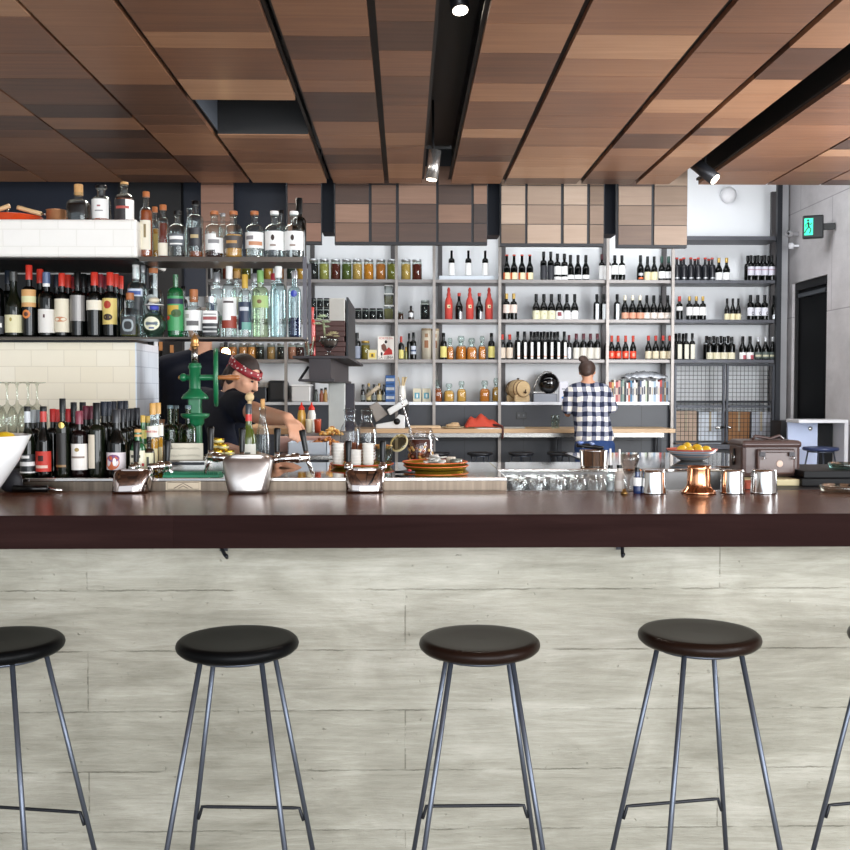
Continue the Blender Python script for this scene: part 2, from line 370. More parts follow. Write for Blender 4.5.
# plank ceiling
ceilw = wood('ceiling_planks', ['#33231c', '#573c2e', '#7c5640', '#9a7053', '#b58c6d'], (1.2, 26, 26), .4, True, .2, .1, .24)
HC = 3.11; YE = 8.2; YS = -1.5
bd = [(-620, .012), (-520, .012), (-420, .012), (-330, .012), (-250, .012), (-170, .012), (-97, .012), (-25, .012), (53, .014), (129, .015), (201, .02), (253, .03), (331, .058), (387, .038), None, (502, .036), (578, .042), (633, .04), None, (766, .02), (820, .018), (875, .018)]
edges = []
xs = lambda p: (p-405)*.001*YE
strips = []
prev = None
for e in bd:
    if e is None:
        if prev[0] < 1: strips.append((prev[0]+prev[1]/2, .135)); prev = (.375, 0)
        else: strips.append((prev[0]+prev[1]/2, 2.157)); prev = (2.40, 0)
        continue
    x = xs(e[0])
    if prev is not None: strips.append((prev[0]+prev[1]/2, x-e[1]/2))
    prev = (x, e[1])
strips.append((prev[0]+.01, XR-.005))
strips = [(max(a, XL+.01), b_) for a, b_ in strips if b_ > XL+.05]
random.seed(21)
for a, c in strips:
    b = MB(); y = YE; hole = abs(a-(xs(253)+.015)) < .01
    while y > YS:
        w = random.choice([.22, .28, .34, .4, .5, .62]) ; y0 = max(y-w, YS)
        if y > 6.6 and random.random() < .3: y0 = y-.2
        if hole:
            if y > 6.67 and y0 < 6.67: y0 = 6.67
            if y <= 6.68 and y > 5.9: y = 5.88; y0 = 5.5
        t = min(.95, max(.05, random.gauss(.47+.05*(a > 0), .19)))  # planks on the right half toned lighter, standing in for sheen
        b.box(a, c, y0+.0022, y-.0022, HC, HC+.03, ceilw, t+.001)
        y = y0
    obj('ceiling_panel', b, parent=ceil, bevel=0)
b = MB()
for a, c in strips:
    if abs(a-(xs(253)+.015)) < .01:
        b.box(a-.02, c+.02, YS, 5.86, HC+.031, HC+.05, BLACK).box(a-.02, c+.02, 6.69, YE-.01, HC+.031, HC+.05, BLACK)
        b.box(a-.02, a-.001, 5.86, 6.69, HC+.031, HC+.34, M('#4b5058', .6)).box(c+.001, c+.02, 5.86, 6.69, HC+.031, HC+.34, BLACK).box(a-.02, c+.02, 5.86, 6.69, HC+.34, HC+.36, BLACK)
        b.box(a, c, 6.67, 6.69, HC+.005, HC+.34, BLACK)
    else: b.box(a-.02, c+.02, YS, YE-.01, HC+.031, HC+.05, BLACK)
for x0, x1 in ((.135, .375), (2.157, 2.4)):
    b.box(x0-.03, x0-.005, YS, YE-.01, HC+.005, HC+.3, BLACK).box(x1+.005, x1+.03, YS, YE-.01, HC+.005, HC+.3, BLACK).box(x0-.03, x1+.03, YS, YE-.01, HC+.3, HC+.32, BLACK)
obj('ceiling_backing', b, parent=ceil)

# wood-faced bulkheads and dark recess behind the ceiling edge
bulkw = wood('bulkhead_wood', ['#5d4a42', '#75604f', '#8a7464', '#9c8674', '#ad9785'], (2, 30, 30), .45, True, .15, 0, .18)
bulkd = wood('bulkhead_wood_dark', ['#3d2920', '#51372c', '#654537', '#765342', '#856150'], (2, 30, 30), .45, True, .15, 0, .18)
YK = 8.45; fr = M('#15181f', .5)
random.seed(5)
def bulkhead(px0, px1, py1, cols, m, n, rows=3):
    X0, X1 = WX(px0, YK), WX(px1, YK); z1 = WZ(py1, YK, (px0+px1)/2)
    b = MB().box(X0, X1, YK+.012, YK+.07, z1, 3.45, fr)
    zt = 3.20; z0 = z1+.02; h = (WZ(185, YK)-z0)/rows
    for a, c in cols:
        xa, xc = WX(a, YK), WX(c, YK)
        for r in range(rows+1):
            b.box(xa, xc, YK, YK+.02, z0+r*h+.003, z0+(r+1)*h-.003, m, random.random()*.9+.05)
    o = struct('trim_%d' % n, b)
bulkhead(202, 235, 262, [(202.5, 234.5)], bulkd, 2, 4)
bulkhead(288, 322, 244, [(288.5, 321.5)], bulkd, 3, 3)
bulkhead(335, 487, 244.5, [(336, 369), (372, 396), (399, 436), (438.5, 471), (473.5, 486.5)], wood('bulkhead_wood_mid', ['#35261f', '#4a352b', '#654b3d', '#7f614f', '#957563'], (2, 30, 30), .45, True, .15, 0, .18), 4)
bulkhead(500, 603, 246, [(501, 524.5), (527, 560), (563, 586), (589, 602.5)], bulkw, 5)
bulkhead(616, 686, 247.5, [(617.5, 650), (653, 685.5)], bulkw, 6)
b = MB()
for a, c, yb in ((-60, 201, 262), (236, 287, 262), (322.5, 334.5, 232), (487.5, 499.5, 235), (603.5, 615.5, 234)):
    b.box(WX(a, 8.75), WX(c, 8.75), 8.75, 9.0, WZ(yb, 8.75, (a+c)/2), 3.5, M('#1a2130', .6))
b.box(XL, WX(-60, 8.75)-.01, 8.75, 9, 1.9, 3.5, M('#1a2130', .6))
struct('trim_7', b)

b = MB().box(WX(120, 8.6), WX(182.5, 8.6), 8.6, 8.7, 0, 3.5, M('#0b0c10', .6)); struct('wall_partition', b)
struct('trim_10', MB().box(WX(183, 8.75), WX(207, 8.75), 8.72, 8.749, WZ(297, 8.75), 3.4, M('#1a2130', .6)))
for i, (px, h) in enumerate(((161, .19), (172, .16))):
    x_ = WX(px, 8.585); z_ = WZ(364, 8.585)
    o = obj('kitchen_knife', MB().box(-.012, .012, 0, .004, 0, h*.6, CHROME).box(-.014, .014, -.006, .010, h*.6, h, M('#b07a4a', .5)), loc=(x_, 8.5895, z_)); tag(o, f'wood-handled knife hanging on the dark partition, {["left", "right"][i]} one', 'knife', 'knives on the dark partition')

# ================================================================== BAR
barw = wood('bar_timber', ['#2a1610', '#44271b', '#5f3a29', '#7a4e37', '#94654a'], (1.2, 22, 22), .24, True, .08, .0, .28)
barw.node_tree.nodes['Principled BSDF'].inputs['Specular IOR Level'].default_value = .2
YB0, YB1, ZB = 2.8, 3.47, 1.08
b = MB(); random.seed(3)
XA = WX(172, 2.8)
for y0, y1, sp in ((2.8, 3.02, XA), (3.02, 3.25, .5), (3.25, 3.47, -.7)):
    b.box(-3.2, sp-.0002, y0, y1-.0004, ZB-.094, ZB, barw, .53).box(sp+.0002, 3.2, y0, y1-.0004, ZB-.094, ZB, barw, .47)
barf = wood('bar_timber_shaded_edge', ['#120b0b', '#1b1110', '#261918', '#332321', '#44302c'], (1.2, 22, 22), .6, True, .08, 0, .28); q_ = barf.node_tree.nodes['Principled BSDF']; q_.inputs['Specular IOR Level'].default_value = 0; q_.inputs['Roughness'].default_value = .6  # same timber as the top, painted darker on the front face as shade
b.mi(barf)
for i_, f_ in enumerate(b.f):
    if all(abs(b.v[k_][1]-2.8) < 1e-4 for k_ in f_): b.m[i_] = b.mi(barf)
bar = obj('bar_counter', b); tag(bar, 'thick dark timber bar top running across the whole picture above the concrete', 'bar counter')
b = MB().box(-3.15, 3.15, 2.985, 3.2, 0, ZB-.095, conc)
struct('wall_front', b)
# hooks under the bar
for i, (px, lab) in enumerate(((222, 'dark metal bag hook under the bar above the second stool'), (622, 'dark metal bag hook under the bar above the fourth stool'))):
    x = WX(px, 2.97)
    t = thing('bag_hook', lab, 'hook', (x, 2.985, .95), group='bag hooks under the bar')
    a = -.35 if i == 0 else .05
    obj('plate', MB().box(-.012, .012, -.006, -.0002, 0, .0358, DSTEEL), parent=t)
    obj('hook', MB().tube([(0, -.006, .026), (a*.01, -.03, .015), (-a*.03, -.045, -.005), (-a*.05, -.05, -.012), (-a*.05, -.062, -.004)], .0055, DARKSTEEL, 8), parent=t)

# stools
stool_w = wood('stool_seat_brown', ['#1c110c', '#2e1c14', '#40291e', '#52372a', '#634636'], (3, 30, 30), .34, True, .05, .0, .2)
stool_w.node_tree.nodes['Principled BSDF'].inputs['Specular IOR Level'].default_value = .12
stool_k = M('#08090a', .4, 0, .3, 10, 0, .0, spec=.08)
legm = M('#5b616d', .35, .7)
def seatprof(R, h): return [(R*.75, 0), (R*.93, .002), (R*.985, h*.3), (R, h*.55), (R*.985, h*.8), (R*.94, h), (R*.85, h*1.02), (R*.6, h*.93), (.001, h*.86)]
def make_stool(seatmat, label, x, y, rz, hz=.78, R=.159, group='bar stools in front of the bar'):
    t = thing('bar_stool', label, 'stool', (x, y, 0), rz, group)
    h = .034*(R/.159); zs = hz-h
    me = MB().lathe(seatprof(R, h), seatmat, (0, 0, zs), 48).mesh('seat'); obj('seat', me, parent=t)
    legs = []
    for k in range(4):
        a = PI/4+k*PI/2; r0 = R*.69; r1 = R*1.70
        p0 = Vector((math.cos(a)*r0, math.sin(a)*r0, zs-.003)); p1 = Vector((math.cos(a)*r1, math.sin(a)*r1, .004))
        legs.append((p0, p1))
        obj('leg', MB().tube([p0, p1], .0068 if R > .13 else .006, legm, 10), parent=t)
    obj('mounting_ring', MB().tube([(math.cos(2*PI*i/24)*R*.69, math.sin(2*PI*i/24)*R*.69, zs-.008) for i in range(24)], .005, legm, 8, True), parent=t)
    f = 1-(.29/zs)
    at = lambda k, f: legs[k][0].lerp(legs[k][1], f)
    for (i, j, ff) in ((0, 1, .64), (2, 3, .70)):
        a, c = at(i, ff), at(j, ff); dn = Vector((0, 0, -.035)); inn = (c-a).normalized()*.016
        obj('foot_rest', MB().tube([a+dn+inn*.2, a+dn*.6+inn*.5, a+inn*.9, a+inn*1.8, c-inn*1.8, c-inn*.9, c+dn*.6-inn*.5, c+dn-inn*.2], .0048, DARKSTEEL, 8), parent=t)
    return t
YST = 2.60
make_stool(stool_k, 'black round bar stool cut off by the left edge of the picture', WX(-3, YST), YST, math.radians(-9.5), .782)
make_stool(stool_k, 'black round bar stool under the left bag hook, fully in view', WX(236, YST), YST, math.radians(-3), .782)
make_stool(stool_w, 'dark brown round bar stool with nearly paired legs, in the middle of the bar', WX(480, YST), YST, 0, .78)
make_stool(stool_w, 'dark brown round bar stool with four legs spread, under the right bag hook', WX(701.5, YST), YST, math.radians(9.5), .795)
make_stool(stool_w, 'bar stool of which only one leg shows at the right edge', WX(916, YST), YST, math.radians(9.5), .79)

# stainless service counter behind
YC0, YC1, ZC = 3.48, 4.22, 1.125
t = thing('service_counter', 'stainless steel work counter with a reflective top behind the timber bar', 'work counter', (0, 0, 0))
Xe = WX(507, 3.48)
obj('counter_top', MB().box(-3.1, Xe, YC0, YC1, ZC-.012, ZC, MIRROR).box(Xe, 1.235, 3.85, YC1, ZC-.012, ZC, MIRROR).box(1.235, 1.37, 3.97, YC1, ZC-.012, ZC, MIRROR).box(WX(590, YC1), WX(740, 4.6), YC1, 4.85, ZC-.012, ZC, MIRROR), parent=t, bevel=.002)
steelf = M('#6b6055', .35, 1, .5, 5, 0, 0, (14, .3, .3))
obj('front_panel', MB().box(-3.1, Xe, YC0, YC0+.01, ZB-.1, ZC-.0125, steelf), parent=t)
obj('carcass', MB().box(-3.1, Xe, 3.52, 4.15, .1, ZC-.0125, DSTEEL).box(Xe+.005, 1.235, 3.88, 4.15, .1, ZC-.0125, M('#8a8a8a', .3, .8)).box(-3.1, 1.235, 3.56, 4.1, 0, .1, BLACK), parent=t)
obj('glass_well', MB().box(Xe+.005, 1.235, YC0, 3.88, 1.0, 1.04, M('#d8d6d2', .35, .4)), parent=t)
obj('counter_leg', MB().tube([(WX(660, 4.8), 4.8, 0), (WX(660, 4.8), 4.8, ZC-.013)], .02, STEEL), parent=t)
obj('counter_leg', MB().tube([(WX(730, 4.7), 4.78, 0), (WX(730, 4.7), 4.78, ZC-.013)], .02, STEEL), parent=t)
# engraved plaque on the counter front
x0, x1 = WX(165, YC0), WX(200, YC0); z0, z1 = WZ(489.5, YC0), WZ(481, YC0)
b = MB().box(x0, x1, YC0-.002, YC0-.0002, z0, z1, M('#b8a892', .35, .9)); xm = (x0+x1)/2; eng = M('#4a4038', .5, .5)
for r in ((x0+.006, x1-.006, z0+.003, z1-.003),):
    xa, xb_, za, zb_ = r
    b.tube([(xa, YC0-.003, za), (xb_, YC0-.003, za), (xb_, YC0-.003, zb_), (xa, YC0-.003, zb_)], .0009, eng, 5, True)
    b.tube([(xm-.032, YC0-.003, za+.003), (xm, YC0-.003, zb_-.003), (xm+.032, YC0-.003, za+.003)], .0012, eng, 5)
    b.tube([(xm-.016, YC0-.003, za+.003), (xm, YC0-.003, zb_-.012), (xm+.016, YC0-.003, za+.003)], .0012, eng, 5)
obj('engraved_plaque', b, parent=t)

# ================================================================== BACK SHELVING
YS0, YS1 = 10.4, 10.76
Z1, Z2, Z3, Z4 = WZ(280, 10.45), WZ(319.6, 10.45), WZ(359.6, 10.45), 1.305
rk = thing('back_shelving', 'tall steel frame shelving along the white back wall full of bottles', 'shelving', (0, 0, 0))
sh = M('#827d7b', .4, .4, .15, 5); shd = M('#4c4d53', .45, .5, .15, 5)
def shelf(px0, px1, z, m=sh, th=.032): obj('shelf', MB().box(WX(px0, YS0), WX(px1, YS0), YS0, YS1, z-th, z, m), parent=rk)
XRT = 777
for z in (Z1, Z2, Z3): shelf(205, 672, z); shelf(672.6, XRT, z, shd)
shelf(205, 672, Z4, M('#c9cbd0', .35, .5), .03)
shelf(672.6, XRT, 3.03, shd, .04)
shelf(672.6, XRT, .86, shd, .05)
def post(px, m, w=.03, top=3.55, name='upright', y=YS0-.005, z0=0):
    X = WX(px, y); obj(name, MB().box(X-w/2, X+w/2, y-w/2, y+w/2-.0, z0, top, m), parent=rk)
for px in (207, 286, 396.5, 434, 499.5, 607, 672): post(px, RAWSTEEL, y=YS0-.025)
post(777, DARKSTEEL, .05, ZT-.01, y=YS0-.027)
for px in (209, 313, 393, 440, 503, 603.5, 663, 771): post(px, M('#4d4a4b', .5, .4), .045, 3.55, y=YS1-.04)
obj('shelf', MB().box(WX(439, 10.5), WX(494, 10.5), 10.45, 10.7, Z1, Z1+.045, M('#c9d0d8', .5)), parent=rk)['label'] = 'pale blue riser shelf'
# cage doors at the right
def cage(px0, px1, lab):
    y = YS0-.03; X0, X1 = WX(px0, y), WX(px1, y); zt, zb = Z3-.045, WZ(443, y)
    g = thing('cage_door', lab, 'cage door', (X0, y, zb), 0, 'wire mesh doors of the shelving'); w = X1-X0; h = zt-zb; r = .016
    obj('door_frame', MB().box(0, w, -r, r, 0, .022, DARKSTEEL).box(0, w, -r, r, h-.022, h, DARKSTEEL).box(0, .022, -r, r, .022, h-.022, DSTEEL).box(w-.022, w, -r, r, .022, h-.022, DSTEEL).box(.03, w-.03, -r, r, h*.46-.012, h*.46+.012, DSTEEL), parent=g)
    b = MB(); n = 11
    for i in range(1, n): b.tube([(.03+(w-.06)*i/n, 0, .02), (.03+(w-.06)*i/n, 0, h-.02)], .0024, DARKSTEEL, 5)
    for i in range(1, 17): b.tube([(.02, 0, .03+(h-.06)*i/17), (w-.02, 0, .03+(h-.06)*i/17)], .0024, DARKSTEEL, 5)
    obj('wire_mesh', b, parent=g)
    hx = w-.02 if px0 < 700 else .02
    b = MB().tube([(hx, -r, h*.2), (hx, -.05, h*.2)], .012, CHROME, 8).tube([(hx, -.05, h*.2), (hx+(-.09 if px0 < 700 else .02), -.055, h*.19)], .014, CHROME, 8)
    obj('handle', b, parent=g)
cage(674, 724.5, 'wire mesh cage door with chrome handle, beside the shelf of books')
cage(726, 774, 'wire mesh cage door next to the dark upright by the concrete wall')
def crate(px0, px1, py0, z, y0, y1, m, lab, cat='box', name='carton', grp=None):
    yy = y0; x0, x1 = WX(px0, yy), WX(px1, yy); h = WZ(py0, yy)-z
    t = obj(name, MB().box(x0, x1, y0, y1, z, z+h, m), bevel=.004); tag(t, lab, cat, grp)
    obj('tape', MB().box((x0+x1)/2-.012, (x0+x1)/2+.012, y0-.0015, y1, z+h*.4, z+h+.0015, M('#b3a58c', .5)), parent=t)
    return t
crate(676, 697, 411, .861, 10.5, 10.74, M('#c9b09c', .7, 0, .1, 20), 'tan carton in the left half of the book-side cage', grp='cartons in the cages')
crate(699, 722, 412, .861, 10.5, 10.74, M('#dfe6f0', .7, 0, .05, 20), 'pale blue-white carton behind the chrome cage handle', grp='cartons in the cages')
crate(729, 750, 412, .861, 10.5, 10.74, M('#a8784f', .7, 0, .1, 20), 'brown carton in the cage by the concrete wall', grp='cartons in the cages')
crate(752, 771, 412, .861, 10.5, 10.74, M('#c5c9d4', .7, 0, .05, 20), 'grey-white carton beside the brown one in the right cage', grp='cartons in the cages')
o = obj('cage_shelf', MB().box(WX(674, YS0), WX(774, YS0), YS0+.01, YS1, WZ(401, YS0)-.02, WZ(401, YS0), DARKSTEEL), parent=rk); o['label'] = 'dark inner shelf behind the cage doors'
obj('base_cabinet', MB().box(WX(674, YS0), WX(775, YS0), YS0, YS1, 0, .80, BLACK), parent=rk)

# ---- bottles on back shelves
LB = lambda c: M(c, .55)
C_CR, C_WH, C_OR, C_RD, C_PK, C_DK, C_YL, C_SV = LB('#e9dfb9'), LB('#f0efee'), LB('#e0642e'), LB('#e5402e'), LB('#e3a68a'), LB('#2b2c33'), LB('#e8dc84'), M('#c9ccd0', .3, .4)
CAPR, CAPRD, CAPG, CAPK, CAPT, CAPW, CAPGR, CAPC = M('#c0392f', .35), M('#5b2530', .35), M('#c2a15a', .3, .5), M('#090c0e', .3, spec=.3), M('#c84a3a', .4), M('#e8e2cf', .4), M('#20493d', .35), M('#6d7f93', .35, .3)
L1 = lambda m, z0=.06, z1=.34: [(z0, z1, -80, 80, m)]
ROWZ = {1: Z1, 2: Z2, 3: Z3}
ROWN = {1: 'top shelf', 2: 'middle shelf', 3: 'lower wine shelf'}
def row(r, pxs, pytop, desc, where, label, cap=None, shape='bord', body=WINE, w=6.6, y=10.5, base=None, name='wine_bottle', yo=0, ev=True):
    z = (base if base is not None else ROWZ[r])+.0004; n = len(pxs); H = WZ(pytop, y)-z
    if n > 1: w = min(w, .97*min(abs(pxs[i+1]-pxs[i]) for i in range(n-1)))
    for i, px in enumerate(pxs):
        X = W(px, 350, y).x
        R = w*.001*y/2
        if n > 1: lab = f'{desc}, {ORD[i+1]} from left of {NUM[n]} {where}'
        else: lab = f'{desc} {where}'
        yy = y
        bottle(name, (X, yy, z), H*(1+.0*random.random()), R, shape, body, cap, label, lab=lab, group=f'{desc} {where}' if n > 1 else None, seg=14)
random.seed(9)
g = .16
# top shelf
row(1, [451.5, 468.2, 485], 250.5, 'dark bottle with white label', 'on the pale riser', L1(C_WH, .04, .52), None, w=6.2, base=Z1+.045, y=10.55)
row(1, [506.5, 513.8, 521.7, 529.5], 254.5, 'red-tipped bottle with cream and orange label', 'by the steel post', [(.04, .30, -80, 80, C_CR), (.04, .30, -80, -35, C_OR)], (CAPT, .05), 'burg', w=7.4)
row(1, [543.2, 550.3], 251.5, 'tall bottle with near-black label', 'on top shelf', [(.06, .52, -75, 75, C_DK)], (CAPK, .2), w=6.6)
row(1, [557, 564], 253.5, 'bottle with two-part white label', 'on top shelf', [(.22, .53, -80, 80, C_WH), (.03, .14, -80, 80, C_WH)], (CAPK, .2), w=6.8)
row(1, [570, 577.5, 585.3], 254.8, 'dark bottle with low white label', 'on top shelf', [(.06, .22, -80, 80, C_WH)], (CAPK, .25), 'burg', w=7.2)
row(1, [601.3, 607.5], 254, 'bottle with tall white label and maroon cap', 'by long post', L1(C_WH, .04, .57), (CAPRD, .2), w=6.6)
row(1, [614.2, 621.3], 255, 'bottle with high white label', 'right of long post', L1(C_WH, .24, .60), (CAPK, .2), w=6.8)
row(1, [639.8], 254.8, 'black bottle with small grey and orange label', 'alone on the top shelf', [(.2, .3, -40, 40, C_SV), (.06, .13, -40, 40, C_OR)], (CAPK, .25), 'burg', w=7)
row(1, [646.8, 653.5], 256, 'bottle with square cream label', 'near the cage-side post', L1(C_CR, .02, .36), (CAPK, .25), 'burg', w=7)
row(1, [661, 667.8], 256, 'green-capped bottle with white label', 'beside the cage-side post', L1(C_WH, .1, .38), (CAPGR, .25), 'burg', w=6.8)
row(1, [676, 683, 690, 697.3, 704.3, 711.3], 257, 'black bottle with red tip', 'right of cage-side post', [(.1, .14, -40, 40, C_SV)], (CAPR, .07), 'bord', w=7, body=M('#15161d', .3, coat=.2))
row(1, [718, 725.6], 257.2, 'gold-capped bottle with white label', 'right on top shelf', L1(C_WH, .04, .36), (CAPG, .2), 'burg', w=7)
row(1, [750, 757, 763.8, 770.8], 254.5, 'bottle with mauve-striped white label', 'in top right corner', [(.22, .56, -80, 80, LB('#d4d2de')), (.42, .46, -80, 80, LB('#b79aa8'))], (CAPK, .25), w=6.9)
# second rows seen between the front ones
row(1, [680, 694, 708], 258.2, 'black red-tipped bottle half hidden in back row', 'right of post', None, (CAPR, .07), w=7, y=10.6, body=M('#15161d', .3, coat=.2))
row(1, [746.8, 753.7, 760.5, 767.6], 255, 'black bottle half hidden behind mauve-striped labels', 'top right', None, (CAPK, .2), w=6.9, y=10.6)
# middle shelf
row(2, [459, 479.2], 293, 'slim dark bottle with red tip', 'between red paper-wrapped bottles', [(.03, .3, 10, 60, C_SV)], (CAPR, .12), 'burg', w=7.4)
row(2, [506.3, 513.5], 293.5, 'gold-capped bottle with blush label', 'right of first posts', L1(LB('#ecd9cf'), .26, .58), (CAPG, .2), w=7.2)
row(2, [536, 543.6, 551.2], 294, 'bottle with plain cream label', 'middle shelf, above stripe-label bottles', [(.02, .36, -80, 80, LB('#e9e4c6')), (.2, .27, -10, 25, LB('#c9c9a0'))], (CAPK, .25), 'burg', w=7.4)
row(2, [559], 294, 'bottle with white label and red square', 'on the middle shelf', [(.02, .35, -80, 80, C_WH), (.15, .30, -30, 30, LB('#8d4048'))], (CAPK, .25), 'burg', w=7.4)
row(2, [566.7, 574.4], 294, 'bottle with arched white label', 'beside the red-square label', [(.02, .30, -80, 80, C_WH), (.3, .36, -50, 50, C_WH)], (CAPK, .25), 'burg', w=7.4)
row(2, [596.5, 603.3, 616.8], 294, 'bottle with silver vertical strip', 'around the long post', [(.02, .62, -30, 32, M('#d5dadd', .25, .3))], (CAPK, .2), w=7)
row(2, [624.6, 632.2, 639.6], 295, 'cream-capped bottle with salmon label', 'middle shelf', L1(C_PK, .06, .3), (CAPW, .2), 'burg', w=7.2)
row(2, [646.4, 653.4, 660.4, 667.3], 295, 'black bottle with low cream double label', 'middle shelf', [(.06, .30, -80, 80, LB('#e8ddd3')), (.14, .2, -40, 40, LB('#f6f4ee'))], (CAPK, .25), 'burg', w=7)
row(2, [679], 296, 'red-capped bottle with small white label', 'alone right of the cage-side post', L1(C_WH, .40, .57), (CAPR, .2), w=6.6)
row(2, [689, 695.8, 702.4], 296, 'gold-topped bottle with big white label', 'right middle shelf', L1(C_WH, .2, .55), (CAPG, .18), w=6.6)
row(2, [726.6, 732.3, 737.8], 298, 'dark bottle with cream label at foot', 'right middle shelf', L1(C_CR, .02, .3), (CAPK, .2), 'burg', w=6.2)
row(2, [750, 757.2, 764.2], 294.5, 'dark bottle with white label and black ring', 'right middle shelf', [(.18, .5, -80, 80, LB('#dcdce4')), (.2, .34, 5, 50, C_DK, 1), (.235, .31, 14, 40, LB('#dcdce4'), 1)], (CAPK, .25), w=7)
row(2, [773.2], 295, 'narrow dark bottle', 'tucked behind the last dark upright', [(.1, .25, -50, 50, C_SV)], (CAPK, .25), 'burg', w=6, y=10.7)
# lower shelf
row(3, [443.5, 491.4], 333, 'black bottle with yellow label', 'flanking the amber decanters', [(.08, .5, -70, 70, C_YL)], (CAPK, .15), w=6.8)
row(3, [502.2, 509.6], 334.5, 'red-topped bottle with cream label', 'astride the steel post', L1(LB('#ead9c6'), .06, .48), (CAPR, .2), w=6.4)
row(3, [517.7, 524.4, 531, 537.6, 544.2, 551, 557.6, 564.2], 331.5, 'black bottle with narrow white strip label', 'on lower shelf', [(.03, .62, -10, 38, C_WH), (.1, .14, -10, 38, C_PK)], (CAPK, .2), w=6.6)
row(3, [534.4, 541, 547.6, 554.4], 332, 'black bottle showing only its neck', 'behind the strip-label row', None, (CAPK, .2), w=6.6, y=10.62)
row(3, [569], 335, 'slim maroon-capped bottle', 'between strip-label and cream-label groups', [(.05, .5, -50, 50, C_SV)], (CAPRD, .2), w=5.4)
row(3, [576.2, 583.4, 590.4, 597.2], 333.5, 'maroon-capped bottle with square off-white label', 'above the woman', L1(LB('#e6e2d8'), .04, .46), (CAPRD, .22), w=7)
row(3, [606.5], 336, 'dark red-capped bottle', 'hidden mostly by the long post', None, (CAPRD, .2), w=5)
row(3, [611.6, 618, 625.5, 633], 335.5, 'red-capped bottle with bright orange label', 'above the books', [(.06, .36, -80, 80, LB('#ee4a2c')), (.14, .28, -22, 22, LB('#f2b49c'))], (CAPT, .25), 'burg', w=7.2)
row(3, [648.3, 655.6, 663, 669.6], 335.5, 'red-capped bottle with cream label', 'above plastic bag', L1(LB('#e8dcc0'), .05, .36), (CAPR, .2), 'burg', w=7.2)
row(3, [679.2, 686.1, 692.2], 333, 'black bottle with long white label', 'over the left cage door', [(.03, .58, -42, 50, LB('#ece9d8'))], (CAPK, .2), w=6.4)
row(3, [675.8, 683], 333.4, 'plain black bottle', 'behind long-label ones over cage', None, (CAPK, .2), w=6.2, y=10.6)
row(3, [709.8, 717, 724.3, 731.6], 336.5, 'dark bottle with low cream label', 'over the cage middle', L1(LB('#e5dfc4'), .03, .32), (CAPK, .2), 'bord', w=7)
row(3, [706.5, 713.6, 720.8, 728], 335.8, 'bottle with silver-ringed neck', 'behind cream labels over the cage', [(.66, .7, -80, 80, C_SV)], (M('#2c2a2c', .3), .15), 'bord', w=6.6, y=10.6)
row(3, [742.6, 750], 336, 'sloping bottle with white and pink label', 'over the right cage', [(.03, .32, -80, 80, C_WH), (.03, .2, -10, 60, LB('#b8606a'))], (CAPK, .25), 'burg', w=7.4)
row(3, [758, 765.4, 772.6], 336.5, 'silver-capped bottle with dark label', 'at right end of lower shelf', [(.06, .34, -80, 80, LB('#55605c')), (.14, .22, -60, 60, LB('#c9c4a8'))], (C_SV, .2), 'burg', w=7)
row(3, [357], 333, 'dark bottle with blue-grey label', 'standing alone left of the yellow box', [(.04, .5, -40, 60, LB('#8d95a6'))], (CAPK, .2), w=7.6, y=10.45)
row(3, [401.2], 336.5, 'small red-capped bottle with yellow label', 'right of the red and white card', [(.05, .42, -60, 60, C_YL)], (CAPR, .25), w=5.4)
row(3, [406], 347, 'tiny olive bottle', 'beside the small red-capped bottle', None, (CAPG, .3), w=3.6, body=M('#6a6a2a', .2))
row(3, [409], 333.5, 'tall black bottle', 'between the tiny olive bottle and label-striped one', None, (CAPK, .2), w=4.4)
row(3, [413.4], 332.5, 'tall black bottle with blue and white label', 'left of the cream tubes', [(.2, .5, -60, 60, LB('#c9d0dc')), (.3, .36, -60, 60, LB('#31456b'))], (CAPK, .2), w=6)
# paper-wrapped bottles
paper = M('#c8443b', .75, 0, .15, 25, .4)
for i, px in enumerate((448.6, 469.6, 488.8)):
    z = Z2+.0004; y = 10.52; H = WZ(287.5, y)-z
    t = obj('wrapped_bottle', MB().lathe([(.036, 0), (.041, .006), (.041, H*.28), (.042, H*.5), (.036, H*.62), (.02, H*.72), (.022, H*.78), (.014, H*.86), (.018, H*.93), (.008, H)], paper, seg=12), loc=(WX(px, y), y, z))
    tag(t, f'bottle wrapped in red paper, {ORD[i+1]} from left of three on middle shelf', 'bottle', 'red paper-wrapped bottles')
    obj('seal', MB().arc(.0428, H*.36, H*.46, -22, 22, M('#e6dcb0', .4)).arc(.0433, H*.385, H*.435, -5, 16, M('#4a4636', .4)), parent=t)

# decanters
AMB = M('#e0812a', .4, spec=.2); AMBL = M('#e9a94f', .4, spec=.2); AMBD = M('#a14a17', .4, spec=.2)
gl = glass()
def decanter(px, py0, py1, z, w, liq, frac, lab, grp, shape='decant', sq=.6, y=10.55):
    H = WZ(py0, y)-z; R = w*.001*y/2
    o = bottle('decanter', (WX(px, y), y, z+.0004), H, R, shape, gl, None, None, (liq, min(.62, frac+.16)), lab=lab, cat='decanter', group=grp, nr=.42, sq=sq)
    obj('stopper', MB().lathe([(R*.35, H*.7), (R*.36, H*.79), (R*.62, H*.80), (R*.66, H*.9), (R*.5, H), (.001, H*1.0)], gl, seg=12), parent=o)
G3, G4 = 'amber decanters on the lower wine shelf', 'amber decanters on the bench ledge'
decanter(450, 338, 0, Z3, 7.2, AMB, .45, 'amber square decanter beside the left yellow-label bottle', G3)
decanter(461, 336, 0, Z3, 11, AMB, .40, 'widest amber decanter, round shouldered, second from left on wine shelf', G3, sq=1)
decanter(471.6, 338, 0, Z3, 10.4, AMB, .42, 'faceted amber decanter, third from left on the wine shelf', G3)
decanter(482, 336, 0, Z3, 7.6, AMB, .4, 'narrow amber decanter next to the right yellow-label bottle', G3)
